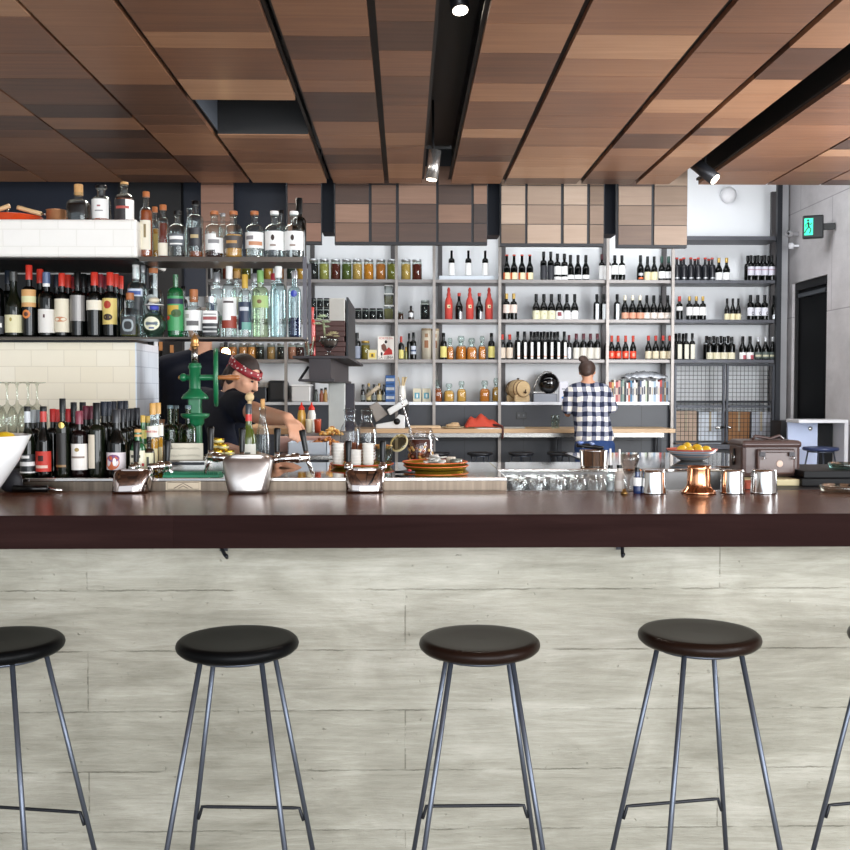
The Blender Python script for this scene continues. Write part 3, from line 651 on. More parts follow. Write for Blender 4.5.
decanter(438, 380, 0, Z4, 8, AMBD, .62, 'darkest amber decanter on the ledge, right beside the post', G4, y=10.5)
decanter(449, 383.5, 0, Z4, 10.5, AMBL, .5, 'wide pale amber decanter, second from left on the ledge', G4, y=10.5)
decanter(461.5, 381, 0, Z4, 9.4, AMBL, .55, 'pale honey decanter in the middle of the ledge group', G4, y=10.5)
decanter(484.6, 380.5, 0, Z4, 10.4, AMB, .5, 'rounded orange decanter left of the small barrel', G4, y=10.5)
decanter(496, 378, 0, Z4, 8, M('#c08a3a', .12, coat=.4), .55, 'golden decanter right next to the post by the barrel', G4, y=10.5)

# preserve jars
LIDM = M('#b9bcc0', .3, .8); LIDK = M('#24262b', .35, .4)
def jar(px, pyt, z, w, col, lab, grp, y=10.5, lid=LIDM, noise=.35):
    H = WZ(pyt, y)-z; R = w*.001*y/2
    o = obj('preserve_jar', MB().lathe([(R*.9, 0), (R, .006), (R, H*.78), (R*.85, H*.87), (R*.85, H*.9)], glass('#e8eee8', .35), seg=14), loc=(WX(px, y), y, z+.0004))
    obj('preserves', MB().lathe([(R*.84, .005), (R*.93, .01), (R*.93, H*.76), (R*.5, H*.78)], M(col, .5, 0, .55, 45, spec=.2), seg=12), parent=o)
    obj('lid', MB().lathe([(R*.92, H*.88), (R*.92, H*.985), (R*.85, H)], lid, seg=14), parent=o)
    tag(o, lab, 'jar', grp)
GJ = 'preserve jars on the top shelf'
cl = [('dark purple preserves, left end', 314, '#17151c'), ('pale green pickles', 324.6, '#a8a257'), ('dark red peppers, between pale and deep green jars', 336, '#5c2219'), ('green cucumbers', 347, '#55602a'), ('cream beans', 357.6, '#c99f58'), ('bright orange slices', 369, '#d9862a'), ('orange-brown carrots', 381, '#b86f33'), ('olive pickles, left of the post', 392, '#837f33'), ('golden slices, right of the post', 406, '#c9a154'), ('dark red fruit, last at right end', 417, '#5f2015')]
for d_, px, c in cl: jar(px, 259.5, Z1, 10, c, f'preserve jar of {d_} of the row' if 'end' in d_ else f'preserve jar of {d_} on the top shelf', GJ)
for i, (px, c, nm) in enumerate(((218, '#20181a', 'near-black'), (228, '#8a3420', 'rust red'), (237.5, '#c08a3a', 'gold'), (247, '#5d5a25', 'olive'), (258, '#1c1a1c', 'black'), (269, '#b98d3c', 'mustard'), (280, '#a8662c', 'orange-brown'), (291, '#26302a', 'dark green'), (301.6, '#c8923c', 'yellow'))):
    jar(px, 259.5, Z1, 9.6, c, f'{nm} preserve jar seen between the clear spirit bottles', 'jars seen through the spirit shelf')
GK = 'black preserve jars on the middle shelf'
for i, px in enumerate((313.5, 320.3, 327)):
    jar(px, 308, Z2, 6.4, '#16171c', f'small black jar, {ORD[i+1]} from left, bottom layer beside grey block', GK, lid=LIDK)
    jar(px, 298.5, Z2+WZ(308, 10.5)-Z2+.001, 6.4, '#16171c', f'small black jar, {ORD[i+1]} from left, stacked on top layer beside grey block', GK, lid=LIDK)
for i, px in enumerate((358.4, 365.6, 372.8, 380)): jar(px, 308.5, Z2, 6.6, '#15161b', f'small black jar, {ORD[i+1]} from left of four before the storage tubs', GK, lid=LIDK)
jar(400.8, 311.5, Z2, 5.6, '#4a2a22', 'tiny brown jar right of the post on the middle shelf', None)
jar(425.2, 300.5, Z2, 9.6, '#121319', 'large black jar next to the right post of the middle shelf', None, lid=M('#9aa3a0', .4, .4))
row(2, [411], 306, 'small brown dropper bottle', 'between the tiny brown and large black jars', [(.2, .5, -60, 60, C_SV)], (CAPK, .3), 'squat', w=6, body=M('#2a1a14', .15))
for i, (a, b_, c, h) in enumerate(((305.5, 318, '#78764a', 'bottom tub with green contents'), (293.8, 305.2, '#6f6a3c', 'middle tub with green contents'), (285.5, 293.5, '#d6d8da', 'top tub filled with white'))):
    y = 10.5; z = WZ(b_, y)+(.0 if i else 0); z = Z2+.0005 if i == 0 else zl+.001; H = WZ(a, y)-z; zl = z+H+.004; R = .05 if i < 2 else .045
    o = obj('storage_tub', MB().lathe([(R*.88, 0), (R, H*.9), (R, H-.012)], glass('#eef2f2', .3), seg=4*6, sq=.5), loc=(WX(388.7, y), y, z))
    obj('contents', MB().lathe([(R*.84, .004), (R*.93, H*.7), (R*.9, H*.75)], M(c, .7, 0, .3, 40), seg=24, sq=.5), parent=o)
    obj('lid', MB().lathe([(R*1.05, H-.012), (R*1.05, H)], WHITE, seg=24, sq=.5), parent=o)
    tag(o, f'clear storage tub, {h}', 'food tub', 'stacked tubs by the post')
for i, (px, c) in enumerate(((224, '#b5622f'), (233, '#c07a4a'), (243.5, '#d08c5a'), (252, '#d98c4c'), (260, '#262424'), (271.5, '#b58a5a'), (281.5, '#2a2626'), (292.5, '#b87a66'), (300.5, '#3a1412'))):
    jar(px, 343.5, Z3, 8.6, c, f'spice jar, {ORD[i+1]} from left in the kitchen row above bandana man', 'spice jars above the man in the bandana')
jar(365.5, 341, Z3, 9, '#8d7a35', 'gold-topped olive jar behind the small yellow box', None, lid=CAPG)
# boxes, tubes, card
o = obj('yellow_box', MB().box(-.046, .046, -.03, .03, 0, WZ(350, 10.5)-Z3, M('#d9d0a8', .6)), loc=(WX(372.4, 10.48), 10.48, Z3+.0005)); tag(o, 'small yellow and cream box left of the red and white card', 'box')
obj('picture', MB().box(-.03, .03, -.0315, -.0305, .02, .07, M('#e3c34a', .6)).box(-.012, .012, -.0325, -.0317, .028, .06, M('#6b5a35', .6)), parent=o)
z = Z3+.0005; h = WZ(336.3, 10.48)-z; w = .17
o = obj('picture_card', MB().box(-w/2, w/2, 0, .012, 0, h, M('#efe9e2', .6)), loc=(WX(386, 10.48), 10.48, z)); tag(o, 'white card with red dancing figure and black lettering on the lower shelf', 'card')
b = MB(); red = M('#c8322b', .6); blk = M('#262022', .6)
b.add([(-.01, -.0012, .09), (.03, -.0012, .13), (.062, -.0012, .10), (.068, -.0012, .055), (.02, -.0012, .05), (-.03, -.0012, .045)], [(0, 5, 4, 3, 2, 1)], red)
b.add([(-.05, -.0014, .15), (-.02, -.0014, .17), (.0, -.0014, .145), (.01, -.0014, .10), (-.02, -.0014, .08), (-.045, -.0014, .11)], [(0, 5, 4, 3, 2, 1)], M('#6f4638', .6))
b.ball((-.0, -.0016, .185), .014, .001, .017, blk).ball((-.045, -.0016, .06), .01, .001, .02, blk)
obj('picture', b, parent=o)
def text(s, size, mat, parent, loc, rot=(PI/2, 0, 0), name='lettering', ext=.0004):
    c = bpy.data.curves.new(name, 'FONT'); c.body = s; c.size = size; c.align_x = 'CENTER'; c.align_y = 'CENTER'; c.extrude = ext
    c.materials.append(mat); t = bpy.data.objects.new(name, c); COL.objects.link(t); me = bpy.data.meshes.new_from_object(t); bpy.data.objects.remove(t); t = bpy.data.objects.new(name, me); COL.objects.link(t); t.parent = parent; t.location = loc; t.rotation_euler = rot
    return t
text('LA LUNA', .038, blk, o, (0, -.001, .022)); text('PORTO DA', .028, red, o, (0, -.001, h-.022))
for i, px in enumerate((426.3, 435.2)):
    H = WZ(328.8, 10.55)-Z3; R = .05 if i == 0 else .042
    o = obj('cream_tube', MB().lathe([(R, 0), (R, H-.003), (R*.95, H)], M('#e6dcc8', .6, 0, .08, 30), seg=18), loc=(WX(px, 10.55+.05*i), 10.55+.05*i, Z3+.0005))
    tag(o, ('cream cardboard bottle tube left of the steel post' if i == 0 else 'cream cardboard bottle tube partly behind the steel post'), 'tube', 'cream gift tubes')
    obj('lid', MB().lathe([(R+.002, H*.94), (R+.002, H+.002), (R, H+.003)], M('#b9a486', .5), seg=18), parent=o)
    obj('emblem', MB().arc(R+.0012, H*.38, H*.62, -24, 24, M('#a8724f', .6)).arc(R+.0012, H*.72, H*.84, -18, 18, M('#b9906a', .6)), parent=o)

# ledge goods
for i, (a, b_) in enumerate(((374.5, 383.2), (383.7, 392), (392.5, 401.2))):
    y = 10.5; zb = Z4+.0005+(2-i)*.093
    o = obj('blue_tin', MB().box(-.05, .05, -.04, .04, 0, .092, M('#27558f', .35, .3)), loc=(WX(390.3, y), y, zb), bevel=.004); tag(o, f'square blue tin, {["topmost", "middle", "lowest"][i]} of the stack of three beside the steel post', 'tin', 'stacked blue tins')
    obj('label', MB().box(-.042, .042, -.0415, -.0405, .03, .06, M('#d9dfe8', .5)), parent=o)
for i, (px, c) in enumerate(((363, '#14161a'), (368.7, '#3c3a2a'), (374, '#1b1c1e'), (379.4, '#54482a'), (384, '#15181a'))):
    y = 10.5; bottle('oil_bottle', (WX(px, y), y, Z4+.0005), WZ(384.5-(i % 2), y)-Z4, .025, 'round', M(c, .12, coat=.3), (CAPG if i % 2 else CAPK, .15), L1(LB('#c9b98a') if i % 2 else LB('#7a8080'), .1, .4), lab=f'small oil bottle, {ORD[i+1]} from left of five beside the blue tins', group='oil bottles beside the blue tins', nr=.5, seg=12)
for i, (px, w) in enumerate(((417, .085), (426.4, .085))):
    y = 10.5; h = WZ(388.5, y)-Z4
    o = obj('tea_box', MB().box(-w/2, w/2, -.04, .04, 0, h, M('#d9d2bb', .6)), loc=(WX(px, y), y, Z4+.0005), bevel=.003); tag(o, f'cream tea box with teal emblem, {["left", "right"][i]} one of the pair on the ledge', 'box', 'pair of cream tea boxes')
    obj('emblem', MB().box(-.026, .026, -.0415, -.0405, h*.25, h*.68, M('#4f9cb5', .6)).box(-.008, .01, -.0422, -.0416, h*.32, h*.6, M('#e9efe9', .6)), parent=o)
o = thing('utensil_carafe', 'cream carafe with a whisk and brushes behind the slicer', 'carafe', (WX(402, 10.5), 10.5, Z4+.0005))
obj('carafe_body', MB().lathe([(.035, 0), (.042, .01), (.044, .1), (.034, .15), (.04, .17)], CERAM, seg=16), parent=o)
b = MB(); random.seed(4)
for k in range(9):
    a = random.random()*6.3; b.tube([(math.cos(a)*.01, math.sin(a)*.01, .05), (math.cos(a)*.03, math.sin(a)*.02, .2), (math.cos(a)*.055, math.sin(a)*.03, .26)], .007, M('#d8c29a', .6), 6)
obj('brushes', b, parent=o)
# barrel
y = 10.52
o = thing('wooden_barrel', 'small pale oak barrel with a tap on a wooden cradle', 'barrel', (WX(518, y), y, Z4+.0005), math.radians(28))
oak = wood('oak', ['#b0905f', '#c9a878', '#d9bd90', '#e6cda5', '#efdab6'], (10, 10, 50), .55, False)
mt = Matrix.Rotation(PI/2, 4, 'X').to_3x3()
obj('barrel_body', MB().lathe([(.07, -.11), (.082, -.108), (.095, -.05), (.1, 0), (.095, .05), (.082, .108), (.07, .11)], oak, (0, 0, .135), 24, mtx=mt), parent=o)
b = MB()
for zz, r in ((-.095, .0865), (-.05, .0965), (.05, .0965), (.095, .0865)): b.lathe([(r, zz-.008), (r+.001, zz), (r, zz+.008)], M('#8c6a48', .5, .3), (0, 0, .135), 24, mtx=mt)
obj('hoop', b, parent=o)
obj('tap', MB().tube([(0, -.11, .10), (0, -.15, .10)], .009, M('#3c2516', .4), 8).tube([(0, -.14, .085), (0, -.14, .13)], .007, M('#3c2516', .4), 8), parent=o)
obj('barrel_cradle', MB().box(-.09, .09, -.085, -.06, 0, .07, oak).box(-.09, .09, .06, .085, 0, .07, oak).box(-.02, .02, -.06, .06, .01, .03, oak), parent=o, bevel=.004)
obj('bung', MB().lathe([(.012, .23), (.014, .25)], M('#3c2516', .5), seg=8), parent=o)
# black domed machine
y = 10.6
o = thing('heat_lamp', 'glossy black domed lamp head on a steel frame beside the barrel', 'lamp', (WX(545, y), y, Z4+.0005))
obj('dome', MB().ball((.035, -.02, .195), .112, .10, .112, M('#060608', .08, coat=.6), 28, 20), parent=o)
b = MB().tube([(-.12+.03*math.cos(t)*0+(-.0), 0, 0) for t in (0, 1)] if 0 else [(-.12, 0, .08), (-.115, 0, .16), (-.07, 0, .26), (0, 0, .32), (.07, 0, .31), (.11, 0, .25)], .008, STEEL, 8)
b.box(-.13, .1, -.05, .05, .095, .105, STEEL).tube([(.01, -.06, .1), (.05, -.06, .0)], .012, BLKPL, 8)
obj('stand', b, parent=o)
obj('base', MB().box(-.13, .12, -.08, .08, 0, .085, M('#8c9099', .5, .2)), parent=o)
h = WZ(381.5, 10.55)-Z4
o = obj('leaflet_box', MB().box(-.045, .045, -.03, .03, 0, h, M('#dcdde8', .5)), loc=(WX(563.3, 10.5), 10.5, Z4+.0005)); tag(o, 'white carton with small black print and blue bar between lamp and woman', 'box')
obj('print', MB().box(-.022, .022, -.0315, -.0305, .035, .055, M('#2f7fd0', .5)).box(-.006, .012, -.0315, -.0305, .085, .115, BLACK).box(-.02, .015, -.0315, -.0305, .13, .14, M('#777a88', .5)), parent=o)
# books
random.seed(12)
bc = ['#b5523a', '#d8b36a', '#e9e6e0', '#c76a6a', '#d9a8a0', '#5f7a78', '#8fa59a', '#2c2c30', '#e8e8ea', '#d06a4a', '#4f86a8', '#cfd8e2', '#f0f0f0', '#e6e2d8', '#23232a', '#5a6a8c', '#eeeef2', '#e9ecf0', '#c9d6c0', '#2b3a34', '#f0efec', '#dfe8ee', '#b3c9de', '#f2f2f2', '#e4e0e8', '#c84a44', '#6a6f78', '#8c6a3c', '#9db7d0']
cn = ['rust', 'tan', 'off-white', 'rose', 'pink', 'teal-grey', 'sage', 'black', 'white', 'orange', 'sky blue', 'pale blue', 'white', 'ivory', 'black', 'slate blue', 'white', 'white', 'pale green', 'dark green', 'white', 'ice blue', 'light blue', 'white', 'lilac-white', 'red', 'grey', 'brown', 'blue']
px = 609.5; i = 0
while px < 669.3 and i < len(bc):
    w = random.choice([1.7, 1.9, 2.1, 2.4]); y = 10.46; x0, x1 = WX(px, y), WX(px+w-.12, y); h = .2+random.random()*.035
    o = obj('book', MB().box(x0, x1, y, y+.16, Z4+.0005, Z4+h, M(bc[i], .55)).box(x0+.001, x1-.001, y+.004, y+.161, Z4+.003, Z4+h-.002, M('#e9e6da', .8)), bevel=0)
    obj('title', MB().box(x0+.003, x1-.003, y-.001, y-.0001, Z4+h*.35, Z4+h*.7, M('#50505a' if i % 3 else '#d8d0c0', .6)), parent=o)
    tag(o, f'{cn[i]} book spine, number {i+1} from the left on the ledge beside the woman' if 0 else f'{cn[i]} book, ' + ('left end' if i == 0 else f'between {cn[i-1]} and ' + (cn[i+1] if i+1 < len(cn) else 'post')) + f' spines, {"left" if i < 9 else "middle" if i < 19 else "right"} part of book row', 'book', 'books on the ledge')
    px += w; i += 1
b = MB(); n, m_ = 26, 8; vs = []; fs = []
random.seed(2)
for j in range(m_+1):
    for k in range(n+1):
        u = k/n; v = j/m_; X = WX(625, 10.46)+u*(WX(668, 10.46)-WX(625, 10.46))
        vs.append((X, 10.46+v*.2, Z4+.245+math.sin(PI*v)*.05*(.4+math.sin(PI*u))+(random.random()*.022)))
for j in range(m_):
    for k in range(n): a = j*(n+1)+k; fs.append((a, a+1, a+n+2, a+n+1))
b.add(vs, fs, M('#c3c8d0', .25, 0, coat=.6), True)
o = obj('plastic_bag', b); sm = o.modifiers.new('solid', 'SOLIDIFY'); sm.thickness = .004; tag(o, 'crumpled clear plastic bag lying on top of the books', 'plastic bag')

# lower back wall: dark cladding, timber bench
clad = brickmat('dark_cladding', '#2a2e37', '#31353e', '#171a20', .62, .9, .003, .4, 'XZ', .3, .08, (3, 3, 3), .1, 0)
struct('trim_8', MB().box(WX(205, 10.4), WX(671, 10.4), 10.44, 10.77, 0, Z4-.035, clad))
bench = thing('timber_bench', 'long pale timber worktop on the dark cladding under the shelving', 'bench', (0, 0, 0))
pale = wood('pale_timber', ['#8f6d4c', '#a98460', '#bf9b74', '#cfae88', '#dcc09c'], (2, 25, 25), .45, True, .1, 0, .2)
ZN = 1.045
obj('worktop', MB().box(WX(330, 9.85), WX(553, 9.85), 9.85, 10.43, ZN-.04, ZN, pale, .6).box(WX(553, 9.85)+.002, WX(676, 9.85), 9.85, 10.43, ZN-.04, ZN, pale, .75), parent=bench, bevel=.003)
obj('steel_rail', MB().box(WX(330, 9.9), WX(665, 9.9), 9.93, 9.96, ZN-.085, ZN-.0405, STEEL), parent=bench)
for px in (335, 560, 660): obj('leg', MB().box(WX(px, 10.3)-.02, WX(px, 10.3)+.02, 10.3, 10.34, 0, ZN-.0405, DARKSTEEL), parent=bench)
for i, px in enumerate((437, 480, 521.5, 560)):
    make_stool(M('#14161d', .4), f'low black stool under the timber bench, {ORD[i+1]} from left of four', WX(px, 9.6), 9.6, .3*i, .83, .125, 'stools under the timber bench')
# bench goods
o = obj('cutting_board', MB().box(-.155, .155, -.12, .12, 0, .025, pale, .9), loc=(WX(425, 10.1), 10.1, ZN+.0005), bevel=.004); tag(o, 'pale wooden board beside the slicer on the timber bench', 'cutting board')
o = obj('bread_plate', MB().lathe([(.05, 0), (.09, .004), (.115, .014), (.112, .016), (.05, .008), (.001, .007)], M('#cdbd9c', .5), seg=24), loc=(WX(453, 10.05), 10.05, ZN+.0005)); tag(o, 'shallow plate of bread on the timber bench', 'plate')
o = obj('flat_bread', MB().ball((0, 0, .018), .075, .06, .02, M('#c9a983', .8, 0, .2, 40, .5)).ball((.02, 0, .036), .045, .04, .015, M('#c9a983', .8, 0, .2, 40, .5)), loc=(WX(453, 10.05), 10.05, ZN+.0105)); tag(o, 'small heap of flat bread lying on the plate', 'bread')
b = MB(); random.seed(8); vs = []; fs = []; n = 16
prof = [0, .045, .085, .10, .075, .08, .115, .12, .10, .085, .06, .07, .06, .045, .03, .02, 0]
for j in range(9):
    for k in range(17):
        v = j/8; vs.append((-.2+.4*k/16, -.1+.2*v, prof[k]*math.sin(PI*v)**.5*1.15+(random.random()-.5)*.012*(0 < k < 16 and 0 < j < 8)))
for j in range(8):
    for k in range(16): a = j*17+k; fs.append((a, a+1, a+18, a+17))
b.add(vs, fs, M('#c0412a', .7, 0, .1, 20), True)
o = obj('red_jacket', b, loc=(WX(484, 10.12), 10.12, ZN+.012)); sm = o.modifiers.new('solid', 'SOLIDIFY'); sm.thickness = .008
ss = o.modifiers.new('ss', 'SUBSURF'); ss.levels = 1; ss.render_levels = 1
tag(o, 'crumpled orange-red jacket heaped on the timber bench', 'jacket')
o = obj('leather_strap', MB().tube([(-.2, .06, .02), (-.1, -.03, .035), (.03, -.06, .03), (.11, -.15, .02), (.125, -.262, .008), (.125, -.27, -.04), (.12, -.27, -.10)], .012, M('#4a211c', .5), 8), loc=(WX(488, 10.12), 10.12, ZN+.0065)); tag(o, 'dark brown leather strap trailing over the bench edge', 'strap')
o = obj('paper_sheet', MB().box(-.13, .13, -.1, .1, 0, .004, WHITE), loc=(WX(489, 9.98), 9.97, ZN+.0005), rz=.1); tag(o, 'white sheet of paper in front of the red jacket', 'paper')
o = obj('newspaper', MB().box(-.12, .12, -.1, .1, 0, .012, M('#b5b3ad', .8, 0, .2, 60)), loc=(WX(513, 10.05), 10.05, ZN+.0005), rz=-.1, bevel=.004); tag(o, 'folded grey newspaper right of the red jacket', 'newspaper')
for i, px in enumerate((553.5, 558)):
    o = obj('tumbler', MB().lathe([(.017, 0), (.02, .002), (.023, .13), (.021, .13), (.018, .012), (.001, .01)], gl, seg=14), loc=(WX(px, 10.0), 10.0+.04*i, ZN+.0005)); tag(o, f'slim clear tumbler on the bench, {["left", "right"][i]} one of the pair left of the woman', 'glass', 'tumblers on the bench')
x, z = WX(521.5, 10.43), WZ(415.5, 10.43)
o = obj('wall_socket', MB().box(-.055, .055, -.012, -.0005, -.035, .035, M('#15171b', .35)), loc=(x, 10.44, z), bevel=.003); tag(o, 'black double power socket on the dark cladding above the bench', 'socket')
obj('switch', MB().box(-.035, -.02, -.0155, -.0122, -.01, .012, M('#55585f', .4)).box(.015, .03, -.0155, -.0122, -.01, .012, M('#55585f', .4)), parent=o)
# slicer
o = thing('meat_slicer', 'white enamel meat slicer with black dial at the bench end', 'slicer', (WX(393, 10.1), 10.1, ZN+.0005))
enam = M('#dfe1e2', .25, coat=.4)
b = MB(); 
def prism(b, pts, y0, y1, mat):
    n = len(pts); vs = [(x, y0, z) for x, z in pts]+[(x, y1, z) for x, z in pts]
    b.add(vs, [tuple(range(n)), tuple(reversed(range(n, 2*n)))]+[(i, i+n, (i+1) % n+n, (i+1) % n) for i in range(n)], mat)
prism(b, [(-.17, 0), (.12, 0), (.12, .13), (.06, .14), (-.0, .07), (-.17, .04)], -.1, .1, enam)
obj('body', b, parent=o, bevel=.008)
obj('dial', MB().lathe([(.034, 0), (.03, .02), (.001, .02)], BLKPL, (.04, -.1, .07), 18, mtx=Matrix.Rotation(PI/2, 3, 'X')), parent=o)
b = MB(); prism(b, [(-.06, .19), (.13, .30), (.16, .25), (-.03, .13)], -.12, .06, enam); obj('carriage', b, parent=o, bevel=.01)
b = MB(); prism(b, [(-.24, .22), (-.16, .27), (-.05, .14), (-.17, .06)], -.04, .04, M('#8d8680', .4, .3)); obj('blade_guard', b, parent=o, bevel=.008)
obj('push_handle', MB().tube([(-.27, -.05, .32), (-.14, -.05, .42)], .02, M('#b8aa94', .5)), parent=o)
obj('motor_housing', MB().box(.07, .16, -.02, .1, .13, .27, BLACK), parent=o, bevel=.01)

# warm kitchen bulb
o = thing('pendant_bulb', 'warm glowing bulb under the kitchen shelf behind the two men', 'lamp', (WX(226, 10.1), 10.1, 1.80))
obj('bulb', MB().ball((0, 0, 0), .045, .045, .055, M('#ffd9a0', .4, emit=14)), parent=o)
obj('socket', MB().tube([(0, 0, .05), (0, 0, .11)], .02, BLACK).tube([(0, 0, .11), (0, 0, .3)], .004, BLACK, 6), parent=o)
# kitchen wall goods left
for i, (a, b_, t_, c, lab) in enumerate(((250, 267, 387, '#22242a', 'black metal bread tin left of the tall black case'), (268, 287, 380.5, '#17181c', 'tall black rounded case on the kitchen ledge'))):
    y = 10.5; o = obj('kitchen_case', MB().box(WX(a, y), WX(b_, y), y-.05, y+.2, Z4+.0005, WZ(t_, y), M(c, .35)), bevel=.03 if i else .01); tag(o, lab, 'case')
y = 10.5
o = obj('plastic_container', MB().box(WX(292, y), WX(311, y), y-.06, y+.2, Z4+.0005, WZ(386, y), M('#c9c7c6', .3, coat=.3)), bevel=.012); tag(o, 'milky plastic container with dark contents on the kitchen ledge', 'food container')
obj('lid', MB().box(WX(291.5, y), WX(311.5, y), y-.065, y+.205, WZ(386, y), WZ(384.5, y), M('#e8e8e8', .4)), parent=o)
for i, (px, c) in enumerate(((316, '#49504a'), (321.5, '#8a4a30'), (325.5, '#a9834a'))):
    bottle('spice_bottle', (WX(px, 10.5), 10.5, Z4+.0005), .13+.01*i, .022, 'squat', M(c, .3), (CAPK, .2), lab=f'small spice bottle, {ORD[i+1]} from left right of the milky container', group='spice bottles on the kitchen ledge', nr=.6, seg=12)

# ================================================================== LEFT TILED WALL AND NEAR SHELVES
tile_y = brickmat('cream_tile', '#f1e5cb', '#f5ebd5', '#e6dac2', .152, .077, .0022, .16, 'XZ', .35, .03, (3, 3, 3), .1, .5)
tile_w = brickmat('white_tile', '#f6f4ee', '#f8f6f1', '#eeece5', .165, .077, .0022, .2, 'XZ', .35, .03, (3, 3, 3), .1, .5)
tile_s = brickmat('side_tile_daylit', '#e0e7f0', '#e6ecf4', '#c6ced9', .152, .077, .002, .2, 'YZ', .35, .03, (3, 3, 3), .1, .5)  # side face tinted pale and cool to paint in light from the right
YT = 4.72; XT = WX(135.5, YT)
ZL1 = WZ(256.6, 4.6, 200); ZL2 = WZ(337, 4.6, 200)
ZTOP = WZ(221, 4.6)
b = MB().box(XL, XT, YT, YT+.42, 0, ZL2-.02, tile_y)
b.box(XT, XT+.006, YT+.0, YT+.42, 0, ZL2-.02, tile_s)
b.box(XL, XT, YT+.34, YT+.42, ZL2-.02, ZL1-.03, BLACK)
b.box(XT-.02, XT+.004, YT+.35, YT+.42, ZL2-.02, ZL1+.02, M('#dfe2e6', .4))
struct('wall_niche', b)
Xtt = WX(138.5, 4.58)
o = struct('trim_9', MB().box(XL, Xtt, 4.58, 4.58+.56, ZL1-.006, ZTOP, tile_w), bevel=.012)
struct('trim_11', MB().box(XL, Xtt-.012, 4.6, 5.13, ZL1-.014, ZL1-.0065, M('#060607', .7)))  # black sheet under the tile block, added to paint the niche's shade
t = thing('steel_bottle_shelf', 'hanging steel frame shelf full of spirit bottles at the end of the tiled wall', 'shelf', (0, 0, 0))
bst = M('#4d4640', .3, .8, .3, 3)
Xs0, Xs1 = Xtt+.004, WX(303, 4.6)
obj('shelf', MB().box(Xs0, Xs1, 4.6, 4.86, ZL1-.022, ZL1, bst), parent=t)
obj('shelf', MB().box(XL+.5, Xs1, 4.6, 4.715, ZL2-.009, ZL2, bst).box(XT+.01, Xs1, 4.7155, 4.86, ZL2-.009, ZL2, bst).box(XL+.5, XT-.025, 4.7155, 5.05, ZL2-.018, ZL2, M('#1a1a1a', .4)), parent=t)
obj('upright', MB().box(Xs1+.001, Xs1+.018, 4.6, 4.62, ZL2-.009, ZL1, M('#4c4a50', .4, .4)), parent=t)
obj('upright', MB().box(Xs1+.001, Xs1+.016, 4.84, 4.86, ZL2-.018, ZL1, M('#4c4a50', .4, .4)), parent=t)
obj('brace', MB().box(XT+.012, XT+.03, 4.84, 4.86, ZL2, ZL1-.023, DARKSTEEL), parent=t)

YN = 4.67
def sp(px, py0, w, shape, body, cap, label, liquid, lab, z=None, y=None, nr=None, sq=1, name='spirit_bottle', capz=None, py_base=None, grp=None, capname='stopper'):
    y = y or YN; z = ZL2 if z is None else z
    H = WZ(py0, y)-z; R = w*.001*y/2
    return bottle(name, (WX(px, y), y, z+.0005), H, R, shape, body, cap, label, liquid, lab, 'bottle', grp, nr, sq, capz=capz, capname=capname, seg=24)
OR = M('#b06a3c', .5); TAN = M('#c89b62', .6); SIL = M('#c5c8cc', .25, .7); WC = M('#eeeeec', .35); GRN = M('#7fae6b', .4); YEL = M('#cfa94a', .4)
clear = glass('#f2f8f8', .55); clearb = glass('#dfeef0', .6)
BRN = M('#3a1208', .08, coat=.5); AMR = M('#9a4312', .08, coat=.5); GLD = M('#c98a2a', .1, coat=.5); PALE = M('#b8b8a8', .08, trans=.7)
GS1 = 'spirit bottles on the upper steel shelf'
bk = 4.79
# upper shelf
U = dict(z=ZL1, grp=GS1)
sp(148, 193, 13, 'tall', clear, (OR, 0), [(.12, .56, -50, 50, CREAM), (.3, .5, -10, 10, M('#8a7a55', .6))], (AMR, .72), 'tall slim amber bottle with cream label beside the white tile block', nr=.42, capz=(.92, 1, 1.25), **U)
sp(156.5, 208, 9, 'tall', clear, (OR, 0), [(.2, .5, -50, 50, M('#c8b060', .5))], (GLD, .6), 'narrow golden bottle half hidden behind the slim amber one', y=bk, nr=.45, capz=(.9, 1, 1.3), **U)
sp(164.7, 206, 10.5, 'tall', clear, (OR, 0), [(.04, .28, -60, 60, CREAM)], (M('#6d2312', .08, coat=.4), .66), 'small reddish-brown bottle with orange cork and low cream label', nr=.5, capz=(.9, 1, 1.3), **U)
sp(179, 212, 18, 'round', clear, (BLKPL, 0), [(.24, .5, -55, 55, M('#5a6066', .4)), (.38, .45, -45, 45, WHITE), (.27, .3, -40, 40, WHITE)], None, 'clear domed gin bottle with white lettered panel and dark stopper', nr=.32, capz=(.92, 1, 1.3), **U)
sp(197, 202, 15, 'tall', clear, (BLKPL, 0), [(.2, .52, -60, 60, M('#2a2b30', .4)), (.34, .4, -30, 30, M('#b9a577', .4))], (M('#8a3f16', .1, coat=.4), .12), 'tall clear bottle with black label and dark ball stopper', nr=.35, capz=(.93, 1, 1.4), **U)
sp(191, 209, 10, 'slope', clear, None, None, None, 'empty clear decanter with flared spout behind the black-labelled bottle', y=bk, nr=.5, **U)
rib = [(.12, .44, -75, 75, WC), (.2, .34, -30, 40, M('#8d8a88', .5)), (.1, .2, 20, 75, M('#cf9a7a', .5))]
sp(215.5, 212, 18, 'round', clear, (OR, 0), [(.16, .5, -75, 20, WC), (.1, .42, 15, 78, WC), (.3, .38, -30, 40, M('#8a8a8c', .5))], (BRN, .2), 'clear round bottle with torn white label over dark red spirit', capz=(.92, 1, 1.25), **U)
sp(224, 214, 9, 'tall', clear, (SIL, 0), None, None, 'thin clear bottle peeping out between torn-label and golden bottles', y=bk, nr=.5, capz=(.93, 1, 1.2), **U)
sp(234.6, 212, 18, 'round', clear, (OR, 0), [(.2, .46, -78, 78, M('#4b4644', .5)), (.3, .36, -40, 30, M('#b78a52', .5))], (GLD, .5), 'round bottle of golden spirit with slanted dark label', capz=(.92, 1, 1.25), **U)
